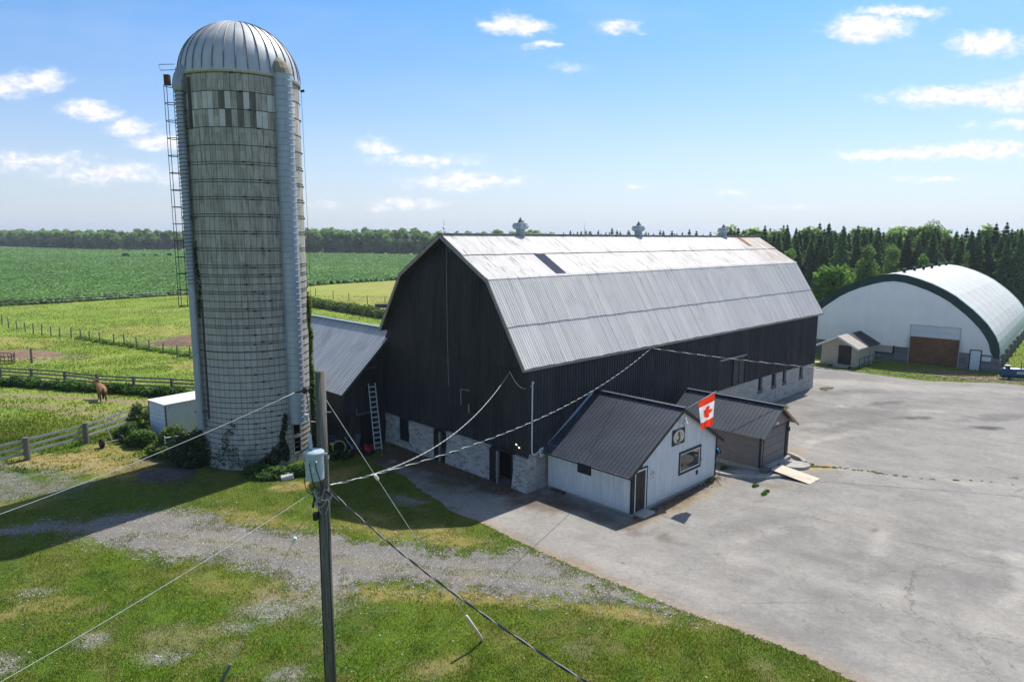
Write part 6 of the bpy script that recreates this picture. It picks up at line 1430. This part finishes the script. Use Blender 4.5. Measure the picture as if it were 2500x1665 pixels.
wirep = [(-73.8,97.79),(-70.37,94.46),(-68.05,92.82),(-65.5,90.83),(-63.36,89.31),(-61.27,87.9),(-59.73,87.36),(-58.08,86.6),(-55.78,85.3),(-53.96,84.3),(-52.27,83.3),(-50.28,82.1),(-47.61,80.5),(-45.57,79.12),(-43.24,77.5),(-41.06,76.1),(-38.5,74.2),(-36.06,72.3),(-34.0,70.9),(-31.8,69.3),(-29.6,67.6)]
def wire_fence(pts, h, pr_, label, mat_):
    t = thing('wire_fence', label, 'fence', (pts[0][0], pts[0][1], 0)); o0 = Vector((pts[0][0], pts[0][1], 0)); P_ = [Vector((x, y, 0))-o0 for x, y in pts]
    for p in P_:
        mb = MB(); lean = Vector((random.uniform(-.07, .07), random.uniform(-.05, .05), h+random.uniform(-.12, .1))); mb.tube([p, p+lean], [pr_*1.05, pr_*.9], 7); mb.build('post', mat_, t)
    for z in (h*.45, h*.8):
        mb = MB(); mb.tube([p+Vector((0, 0, z)) for p in P_], .012, 4); mb.build('wire', GALV, t)
wire_fence(wirep, 1.35, .075, 'wire fence of weathered round posts crossing the pasture behind the horse', POSTM)
wire_fence([(-48.5, 153), (-42.73, 147.93), (-37.11, 141), (-32.59, 135.8), (-27.78, 130.4), (-23.72, 127.0), (-19.6, 122)], 1.75, .07, 'sparse wire fence in the hay field behind the wing roof', RUSTD)
wire_fence([(-118, 116), (-99, 120.5), (-92, 123.5), (-85.5, 129.0), (-78, 138.5), (-68, 151.5), (-52.5, 175)], 1.3, .06, 'faint wire fence along the near edge of the crop field', POSTM)
mb = MB(); mb.tube([(0, 0, 0), (.02, 0, 1.55)], [.11, .10], 8); o = mb.build('fence_post', POSTM); o.location = (-48.94, 68.32, 0); tag(o, 'lone weathered post standing right of the rusty bale feeder', 'post')
# bale feeder
bf = thing('bale_feeder', 'rusty round bale feeder lying collapsed by the lone post', 'feeder', (-51.9, 68.0, 0))
mb = MB()
for z in (.12, .5, .95): mb.tube([(1.35*cos(t), .9*sin(t), z*(1 if cos(t) < .5 else .8)) for t in np.linspace(0, 2*pi, 25)], .035, 5)
mb.build('ring', RUSTD, bf)
mb = MB()
for t in np.linspace(0, 2*pi, 23)[:-1]: mb.tube([(1.35*cos(t), .9*sin(t), .1), (1.4*cos(t+.06), .92*sin(t+.06), 1.0+.12*sin(t*3))], .025, 5)
mb.build('bars', RUSTD, bf)
# heaps
def heap(name, loc, rx, ry, h, mat_, label, cat, seed=1):
    n_ = 36; X, Y = np.meshgrid(np.linspace(-1, 1, n_), np.linspace(-1, 1, n_)); q = np.sqrt(X**2+Y**2)
    Z = np.clip(1-q**1.6, 0, 1)*h*(.55+.9*fbm(X*4+seed*9, Y*4+seed*5))-.03
    Pp = np.stack([X.ravel()*rx, Y.ravel()*ry, Z.ravel()], 1); i_ = np.arange(n_*n_).reshape(n_, n_)
    Fp = np.stack([i_[:-1, :-1].ravel(), i_[:-1, 1:].ravel(), i_[1:, 1:].ravel(), i_[1:, :-1].ravel()], 1)
    o = npmesh(name, Pp, Fp, mat_); o.location = loc; return tag(o, label, cat)
MAN = plain('brown_manure', (.26, .17, .115), .45, 2.5, 1., bump=.15)
heap('manure_heap', (-38.8, 82.6, 0), 5.4, 3.4, .95, MAN, 'brown manure heap beyond the wire fence left of the silo', 'heap', 2)
heap('manure_heap', (-54.5, 73.5, 0), 5.0, 2.6, .45, MAN, 'low brown heap behind the rusty bale feeder', 'heap', 3)
heap('ash_heap', (-18.9, 35.9, 0), 1.9, 1.4, .14, plain('ash', (.10, .085, .08), .6, 3, 1., bump=.08), 'dark burnt patch of ash and twigs in front of the shrub', 'ash', 4)
# dark cart in the far field
mb = MB(); mb.box(0, 3.4, 0, 1.6, .5, 1.1); ct = thing('farm_wagon', 'dark flat wagon in the field beside the barn gable edge', 'wagon', (-24.2, 119.5, 0), -.08)
mb.build('bed', plain('dark_timber', (.035, .035, .045)), ct)
for x in (.5, 2.8):
    mb = MB(); mb.lathe([(.0, -.1), (.4, -.1), (.4, .1), (0, .1)], 14, (x, 0, .4), M=Euler((R(90), 0, 0)).to_matrix()); mb.build('wheel', RUSTD, ct)
# axle with two tyres
ax = thing('wheeled_axle', 'old axle with two black tyres lying at the board fence', 'axle', (-25.25, 40.55, 0), math.atan2(.95, .75))
TY = plain('tyre_rubber', (.025, .025, .027), .3, 8, .9)
for x in (0, 1.15):
    mb = MB(); mb.lathe([(.12, -.08), (.26, -.09), (.30, -.04), (.30, .04), (.26, .09), (.12, .08)], 18, (x, 0, .29), M=RY); tt = mb.build('tyre', TY, ax, smooth=True)
    mb = MB(); mb.lathe([(0, -.085), (.12, -.07), (.12, .07), (0, .08)], 12, (x, 0, .29), M=RY); mb.build('rim', GALV, tt)
mb = MB(); mb.tube([(0, 0, .29), (1.15, 0, .29)], .035, 6); mb.tube([(.6, 0, .29), (.35, .35, 1.5)], .035, 6); mb.build('axle_bar', TRIM, ax)

# ------------------------------------------------------------------ YARD CLUTTER by the wing
mb = MB(); ld = thing('wooden_ladder', 'long grey ladder leaning on the black wing wall', 'ladder', (0, 0, 0))
La, Lb = Vector((-8.35, 40.15, 0)), Vector((-7.92, 40.45, 0)); wd_ = (Lb-La).normalized()*.46; La = Vector((-8.33, 40.1, 0)); topA = B(-1.42, W_-.12, 3.95)
for k, off_ in enumerate((Vector((0, 0, 0)), wd_)):
    mb = MB(); mb.beam(La+off_, topA+off_*.95, .045, .09); mb.build('rail', ALU, ld)
for k in range(13):
    t = (k+.6)/13.3; p = La.lerp(topA, t); q = (La+wd_).lerp(topA+wd_*.95, t); mb = MB(); mb.beam(p, q, .05, .075); mb.build('rung', ALU, ld)
fn_ = thing('yellow_funnel', 'round yellow machine housing lying among weeds by the wing', 'machine part', (-10.35, 39.5, .45)); fn_.rotation_euler = (R(68), 0, R(10)); fn_.scale = (1.15, 1.15, 1.15)
mb = MB(); mb.lathe([(.20, -.35), (.33, -.05), (.36, .05), (.33, .06), (.27, -.1), (.16, -.3)], 22); mb.build('rim', plain('faded_yellow', (.38, .33, .05), .25, 4, .6), fn_, smooth=True)
mb = MB(); mb.lathe([(0, .0), (.29, .01), (.0, .02)], 18); mb.build('inside', DARK, fn_)
mb = MB(); mb.box(-.46, -.30, .12, .26, -.10, .04); mb.build('bracket', MATS['faded_yellow'], fn_)
mb = MB(); mb.box(-.9, .9, -.4, .4, 0, .5, M=Matrix.Rotation(R(8), 4, 'Y')); o = mb.build('blue_drum', plain('blue_grey_tarp', (.03, .045, .08), .3, 3, .6), bevel=.15, seg=3); o.location = (-10.7, 40.9, .1); o.rotation_euler = (0, 0, -.4); tag(o, 'dark blue covered machine behind the yellow funnel', 'machine')
mw = thing('lawn_mower', 'dark lawn mower with red engine cover parked by the wing door', 'mower', (-9.0, 39.6, 0), R(-25))
mb = MB(); mb.box(-.55, .25, -.3, .3, .22, .34); mb.build('deck', plain('mower_dark', (.02, .025, .028), .2, 4, .4), mw, bevel=.04)
mb = MB(); mb.box(.28, .72, -.26, .26, .22, .50); mb.build('engine_cover', plain('mower_red', (.22, .012, .02), .2, 4, .4), mw, bevel=.07, seg=2)
for (x, y) in ((-.45, -.34), (-.45, .34), (.55, -.32), (.55, .32)):
    mb = MB(); mb.lathe([(0, -.05), (.16, -.05), (.16, .05), (0, .05)], 14, (x, y, .16), M=Euler((R(90), 0, 0)).to_matrix()); mb.build('wheel', TY, mw)
mb = MB(); mb.tube([(-.5, -.2, .3), (-1.1, -.22, .95), (-1.1, .22, .95), (-.5, .2, .3)], .02, 6); mb.build('handle', GALV, mw)
mb = MB(); mb.box(-.35, .35, -.25, .25, 0, .28); o = mb.build('red_cushion', plain('crimson_cover', (.30, .015, .05), .2, 4, .5), bevel=.1, seg=3); o.location = (-8.75, 40.3, .05); o.rotation_euler = (0, .2, .3); tag(o, 'crimson plastic cover on the ground beside the ladder', 'cover')
mb = MB(); mb.box(-.9, .5, -.02, .02, 0, 1.0, M=Matrix.Rotation(R(-25), 4, 'X')); o = mb.build('scrap_sheet', plain('blue_grey_panel', (.07, .09, .11), .3, 2, .5)); o.location = (-9.9, 40.5, 0); o.rotation_euler = (0, 0, -.4); tag(o, 'blue-grey panel leaning on the wing wall behind the mower', 'panel')
mb = MB(); mb.beam((-9.85, 38.5, .05), (-9.5, 39.2, .5), .1, .03); tag(mb.build('green_board', plain('green_board', (.02, .12, .07))), 'narrow green board tilted in the weeds', 'board')
mb = MB(); mb.box(-.32, .32, -.3, .3, 0, .28); o = mb.build('foundation_block', plain('white_block', (.45, .45, .43), .2, 4, .9), bevel=.03); o.location = (-12.15, 35.35, 0); o.rotation_euler = (.1, -.15, .5); tag(o, 'tilted pale concrete block in the weeds before the silo', 'block')
mb = MB(); mb.lathe([(.0, 0), (.3, .0), (.26, .05), (0, .09)], 14); o = mb.build('flat_stone', plain('tan_stone', (.20, .16, .12))); o.location = (-6.9, 38.2, 0); tag(o, 'flat brown stone on the asphalt in the barn corner', 'stone')
mb = MB(); mb.beam((0, 0, .06), (.62, -.6, .06), .16, .12); o = mb.build('wood_block', plain('dark_wood_block', (.08, .055, .045))); o.location = B(1.1, -.6); tag(o, 'dark timber block at the wall joint of barn and white building', 'timber')

# ------------------------------------------------------------------ HORSE
hs = thing('horse', 'brown horse with dark tail standing at the far board fence', 'horse', (-32.5, 52.75, 0), R(128)); hs.scale = (.92, .92, .90)
def skinned(name, verts, edges, rad, mat_, parent, sub=2):
    me = bpy.data.meshes.new(name); me.from_pydata(verts, edges, []); o = bpy.data.objects.new(name, me); C.objects.link(o); o.parent = parent
    sk = o.modifiers.new('skin', 'SKIN'); sk.use_smooth_shade = True
    for i, r in enumerate(rad):
        me.skin_vertices[0].data[i].radius = (r, r) if not isinstance(r, tuple) else r
    me.skin_vertices[0].data[0].use_root = True
    ss = o.modifiers.new('sub', 'SUBSURF'); ss.levels = sub; ss.render_levels = sub
    me.materials.append(mat_); return o
hv = [(0, 0, 1.12), (-.45, 0, 1.16), (-.72, 0, 1.14), (.42, 0, 1.10), (.72, 0, 1.14), (1.0, .08, 1.34), (1.24, .20, 1.56), (1.42, .30, 1.48), (1.58, .40, 1.28),
      (-.70, .20, .92), (-.62, .21, .62), (-.74, .20, .42), (-.70, .20, .06), (-.70, -.20, .92), (-.60, -.21, .62), (-.72, -.20, .42), (-.68, -.20, .06),
      (.62, .18, .85), (.62, .19, .45), (.63, .19, .06), (.66, -.18, .85), (.74, -.19, .46), (.72, -.19, .06), (1.24, .12, 1.74), (1.20, .27, 1.74)]
he = [(0, 1), (1, 2), (0, 3), (3, 4), (4, 5), (5, 6), (6, 7), (7, 8), (2, 9), (9, 10), (10, 11), (11, 12), (2, 13), (13, 14), (14, 15), (15, 16), (4, 17), (17, 18), (18, 19), (4, 20), (20, 21), (21, 22), (6, 23), (6, 24)]
hr_ = [(.34, .30), (.33, .30), (.27, .28), (.33, .29), (.28, .25), (.19, .14), (.15, .11), (.12, .10), (.08, .08), .19, .10, .065, .06, .19, .10, .065, .06, .12, .065, .055, .12, .065, .055, .03, .03]
def m_horse(nt, co):
    s = nt.n('ShaderNodeSeparateXYZ', {0: co}); n1 = nt.noise(co, 3, 4, .6); c = nt.mix(nt.ramp(n1, .3, .7), (.20, .085, .035), (.30, .14, .06))
    return {'color': nt.mix(nt.ramp(s.outputs[2], .62, .40), c, (.025, .016, .012)), 'rough': .6}
skinned('body', hv, he, hr_, material('bay_coat', m_horse), hs)
DKH = plain('black_hair', (.018, .012, .010), .4, 8, .7)
skinned('tail', [(-.98, 0, 1.28), (-1.08, 0, 1.0), (-1.06, .02, .65), (-1.02, .03, .30)], [(0, 1), (1, 2), (2, 3)], [.05, .10, .12, .05], DKH, hs)
skinned('mane', [(.80, .0, 1.42), (.98, .06, 1.53), (1.18, .17, 1.70)], [(0, 1), (1, 2)], [.05, .06, .05], DKH, hs)
mb = MB(); mb.tube([(1.38+.02*cos(t), .27+.13*cos(t), 1.50+.15*sin(t)) for t in np.linspace(0, 2*pi, 13)], .022, 5); mb.build('halter', plain('tan_strap', (.45, .38, .22)), hs)

# ------------------------------------------------------------------ UTILITY POLE AND WIRES
PX, PY = -4.62, 16.0
pole = thing('utility_pole', 'grey wooden utility pole with a transformer can in the foreground', 'utility pole', (PX, PY, 0))
def m_pole(nt, co):
    s = nt.n('ShaderNodeSeparateXYZ', {0: co}); st = nt.noise(nt.scale(co, (14, 14, .5)), 1.5, 6, .7); n2 = nt.noise(nt.scale(co, (30, 30, 1.2)), 1.5, 3, .6)
    c = nt.mix(nt.ramp(st, .35, .7), (.095, .088, .072), (.215, .20, .17)); c = nt.mix(nt.ramp(n2, .60, .66, 0, .85), c, (.035, .03, .027)); c = nt.mix(nt.ramp(nt.noise(co, 22, 1), .78, .80, 0, .9), c, (.02, .02, .02))
    return {'color': c, 'rough': .92, 'bump': (st, .02)}
mb = MB(); mb.tube([(0, 0, -.2), (0, 0, 4), (.02, 0, 7), (.03, 0, 9.80)], [.15, .142, .132, .122], 18); mb.build('post', material('grey_pole_wood', m_pole), pole, smooth=True)
mb = MB(); mb.tube([(-.115, -.11, .0), (-.105, -.10, 6.9)], .012, 5); mb.tube([(.12, -.09, 0), (.11, -.085, 6.6)], .012, 5); mb.build('ground_wire', plain('black_cable', (.02, .02, .02), .2, 5, .5), pole)
CAB = MATS['black_cable']
# transformer: hung on the camera side
TC = Vector((-.08, -.36, 0)); zt = 7.92
mb = MB(); mb.lathe([(.20, zt-.68), (.215, zt-.66), (.225, zt-.05), (.24, zt-.04), (.24, zt), (.21, zt+.03), (.02, zt+.045)], 28, tuple(TC)); tr = mb.build('transformer', plain('pale_grey_enamel', (.38, .46, .50), .10, 3, .35), pole, smooth=False)
mb = MB()
prof = [(.02, zt+.04)]
for k in range(8): zz_ = zt+.05+k*.045; rr_ = .062-.003*k; prof += [(.03, zz_), (rr_, zz_+.012), (rr_, zz_+.022), (.03, zz_+.034)]
prof += [(.025, zt+.42), (.012, zt+.45)]
mb.lathe(prof, 14, (TC.x-.10, TC.y+.05, 0)); mb.build('bushing', plain('grey_porcelain', (.50, .53, .56), .1, 4, .2), tr, smooth=False)
mb = MB()
for a in (-2.6, -1.75, -1.15): mb.lathe([(.0, 0), (.032, .01), (.032, .05), (.015, .07)], 10, (TC.x+.225*cos(a), TC.y+.225*sin(a), zt-.18), M=(Euler((0, 0, a)).to_matrix() @ RY))
mb.build('terminal', GALV, tr)
mb = MB(); mb.box(TC.x+.20, TC.x+.33, TC.y+.05, TC.y+.10, zt-.10, zt-.06); mb.box(TC.x+.30, TC.x+.33, TC.y+.05, TC.y+.10, zt-.2, zt-.06); mb.box(TC.x-.05, TC.x+.15, TC.y+.15, 0, zt-.2, zt-.12); mb.build('hanger', GALV, tr)
text_mesh('number', '35', .17, plain('stencil_white', (.85, .87, .88), .1, 20), tr, Matrix.Translation((TC.x-.02, TC.y-.228, zt-.38)) @ Matrix.Rotation(R(90), 4, 'X'))
mb = MB()
def arc(p, q, sag, n_=14, side=Vector((0, 0, 0))):
    p, q = Vector(p), Vector(q); return [p.lerp(q, t)+Vector((0, 0, -4*sag*t*(1-t)))+side*(4*t*(1-t)) for t in np.linspace(0, 1, n_)]
mb.tube(arc((TC.x-.22, TC.y-.10, zt-.2), (-.10, -.14, 6.80), .28, 14, Vector((-.10, -.05, 0))), .011, 5)
mb.tube([(TC.x-.04, TC.y-.28, zt-.18), (TC.x-.03, TC.y-.275, zt-.35), (TC.x+.02, TC.y-.255, zt-.68), (TC.x+.05, TC.y-.15, zt-.85), (.02, -.17, 6.92)], .012, 6); mb.tube([(TC.x+.10, TC.y-.25, zt-.18), (TC.x+.11, TC.y-.25, zt-.35), (TC.x+.17, TC.y-.20, zt-.62), (TC.x+.22, TC.y-.08, zt-.80), (.14, -.12, 6.98)], .012, 6)
mb.tube(arc((-.35, .1, 9.25), (TC.x-.10, TC.y+.05, zt+.45), .25, 12, Vector((.05, 0, 0))), .010, 5)
mb.build('jumper_lead', CAB, pole)
mb = MB()
for k in range(9):
    rr_ = random.Random(k); p = Vector((.16*cos(k), -.15-.03*k % .1, 6.95-.04*k)); q = Vector((.30*cos(k*2.1), -.2-.1*rr_.random(), 6.55+.4*rr_.random())); mb.tube(arc(p, q, .10+.12*rr_.random(), 10), .012, 5)
mb.tube(arc((-.14, -.12, 6.6), (.15, -.12, 6.5), .32, 14), .012, 5); mb.build('cable_bundle', plain('grey_white_cable', (.36, .36, .35), .5, 9, .5), pole)
mb = MB(); mb.box(-.22, -.12, -.2, -.08, 6.12, 6.30); mb.tube([(.12, -.2, 6.9), (.42, -.24, 6.62)], .035, 7); mb.tube([(-.16, -.14, 6.75), (-.22, -.17, 6.45)], .03, 7); mb.build('splice_box', BLACK, pole)
INS = plain('brown_porcelain', (.035, .022, .018), .2, 5, .25)
mb = MB(); mb.tube([(-.12, -.02, 9.36), (-.55, -.12, 9.30)], .02, 6)
for x in (-.20, -.34): mb.lathe([(.03, -.05), (.085, -.03), (.085, .02), (.03, .06)], 12, (x, -.05, 9.34), M=RY)
mb.build('insulator', INS, pole)
mb = MB(); mb.lathe([(.03, 0), (.06, .01), (.06, .04), (.03, .05), (.06, .06), (.06, .09), (.03, .10), (.06, .12), (.06, .15), (.02, .17)], 10, (-.33, -.05, 8.60)); mb.tube([(-.33, -.05, 8.58), (-.1, 0, 8.55)], .02, 5); mb.tube([(.12, 0, 8.8), (.26, -.02, 8.8)], .012, 5); mb.build('cutout', plain('pale_porcelain', (.45, .47, .5)), pole)
def twisted(name, pts, r_w, label, m1, m2, pitch=.35, off=.014):
    t = thing(name, label, 'cable', pts[0]); o0 = Vector(pts[0]); P_ = [Vector(p)-o0 for p in pts]
    L = [0]
    for a, b in zip(P_[:-1], P_[1:]): L.append(L[-1]+(b-a).length)
    n_ = int(L[-1]/.09); fine_ = []
    j = 0
    for k in range(n_+1):
        s_ = L[-1]*k/n_
        while j < len(L)-2 and L[j+1] < s_: j += 1
        fine_.append((P_[j].lerp(P_[j+1], (s_-L[j])/(L[j+1]-L[j])), s_))
    for q, mt in ((0, m1), (pi, m2)):
        mb = MB(); pp_ = []
        for (p, s_) in fine_: a = 2*pi*s_/pitch/2.2+q; pp_.append(p+Vector((0, cos(a)*off*.5, sin(a)*off)))
        mb.tube(pp_, r_w, 5); mb.build('strand', mt, t, smooth=True)
    return t
WCAB = plain('pale_aluminium_strand', (.55, .55, .55), .2, 9, .45, .2)
PT = Vector((PX, PY, 0))
twisted('service_cable', arc(PT+Vector((.2, -.1, 6.98)), B(10.37, -.2, 6.37), .95, 40), .012, 'thick twisted cable sagging from the pole to the middle of the barn eave', WCAB, CAB)
twisted('service_cable', arc(PT+Vector((.2, -.1, 7.0)), B(-.2, 1.21, 6.15), 1.05, 36), .009, 'thin twisted cable sagging from the pole to the barn gable corner', WCAB, WCAB)
twisted('service_cable', arc(PT+Vector((.18, -.12, 6.9)), (3.4, 5.6, 7.4), .45, 30), .013, 'dark twisted cable running from the pole to the lower right corner', CAB, plain('mid_grey_cable', (.22, .22, .22)), .45, .014)
twisted('service_cable', arc(B(10.45, -.2, 6.37), (46, 32, 6.6), 1.1, 50), .013, 'twisted cable sagging from the barn eave across the yard to the right', WCAB, CAB, .4)
mb = MB(); mb.tube(arc(B(-.2, 1.21, 6.2), B(.12, -.2, 5.75), .55, 14), .02, 6); tag(mb.build('cable_loop', WCAB, smooth=True), 'loose cable loop between the barn gable bracket and the conduit top', 'cable')
mb = MB(); mb.tube(arc((PX-.55, PY-.12, 9.30), (-13.2, 12.2, 6.55), .20, 24), .0075, 6)
tag(mb.build('power_line', plain('white_wire', (.72, .72, .70), .1, 5, .5), smooth=True), 'white power line running left from the pole top across the silo foot', 'cable')
mb = MB(); mb.tube(arc((PX-.1, PY-.1, 6.9), (-10.6, 10.6, 4.35), .12, 24), .006, 6)
tag(mb.build('power_line', MATS['white_wire'], smooth=True), 'lower white wire running left from the pole over the gravel', 'cable')
def guy(top, foot, label, ins_t, gfrac, gmat, glabel, bend):
    top, foot = Vector(top), Vector(foot); mb = MB(); t = thing('guy_wire', label, 'guy wire', foot)
    mb.tube([top-foot, (top-foot)*gfrac], .008, 5); mb.build('wire', WCAB, t)
    d = (top-foot).normalized(); p = (top-foot)*ins_t
    mb = MB(); mb.tube([p-d*.09, p+d*.09], .045, 10); mb.build('strain_insulator', WHITEP, t, bevel=.01)
    mb = MB(); m_ = (top-foot)*gfrac*.5+bend; mb.tube([Vector((0, 0, -.05)), m_*.35+bend*.3, m_, (top-foot)*gfrac], .05, 8); g_ = mb.build('guard_tube', gmat, t, smooth=True); g_['label'] = glabel
guy((PX+.12, PY, 9.15), (-.93, 20.50, 0), 'guy wire from the pole top down to the lawn on the right', .735, .13, plain('cream_plastic', (.60, .52, .38), .1, 6, .5), 'bent cream guard tube', Vector((.10, -.05, -.10)))
guy((PX-.1, PY, 6.8), (-8.45, 17.55, 0), 'guy wire from the pole down to the lawn on the left', .79, .19, plain('green_grey_plastic', (.13, .16, .10), .2, 6, .6), 'grey-green guard tube', Vector((0, 0, 0)))

# ------------------------------------------------------------------ HAZE
HZ = material
hm = bpy.data.materials.new('haze'); hm.use_nodes = True; t = NT(hm.node_tree)
pv = t.n('ShaderNodeVolumePrincipled', {'Color': (.80, .88, 1.), 'Density': .00022, 'Anisotropy': .25}); t.put(t.n('ShaderNodeOutputMaterial').inputs['Volume'], pv.outputs[0])
mb = MB(); mb.box(-6000, 6000, -400, 8000, -1, 60); hz_ = mb.build('haze', hm); tag(hz_, 'thin pale summer haze over the fields', 'haze', kind='stuff')
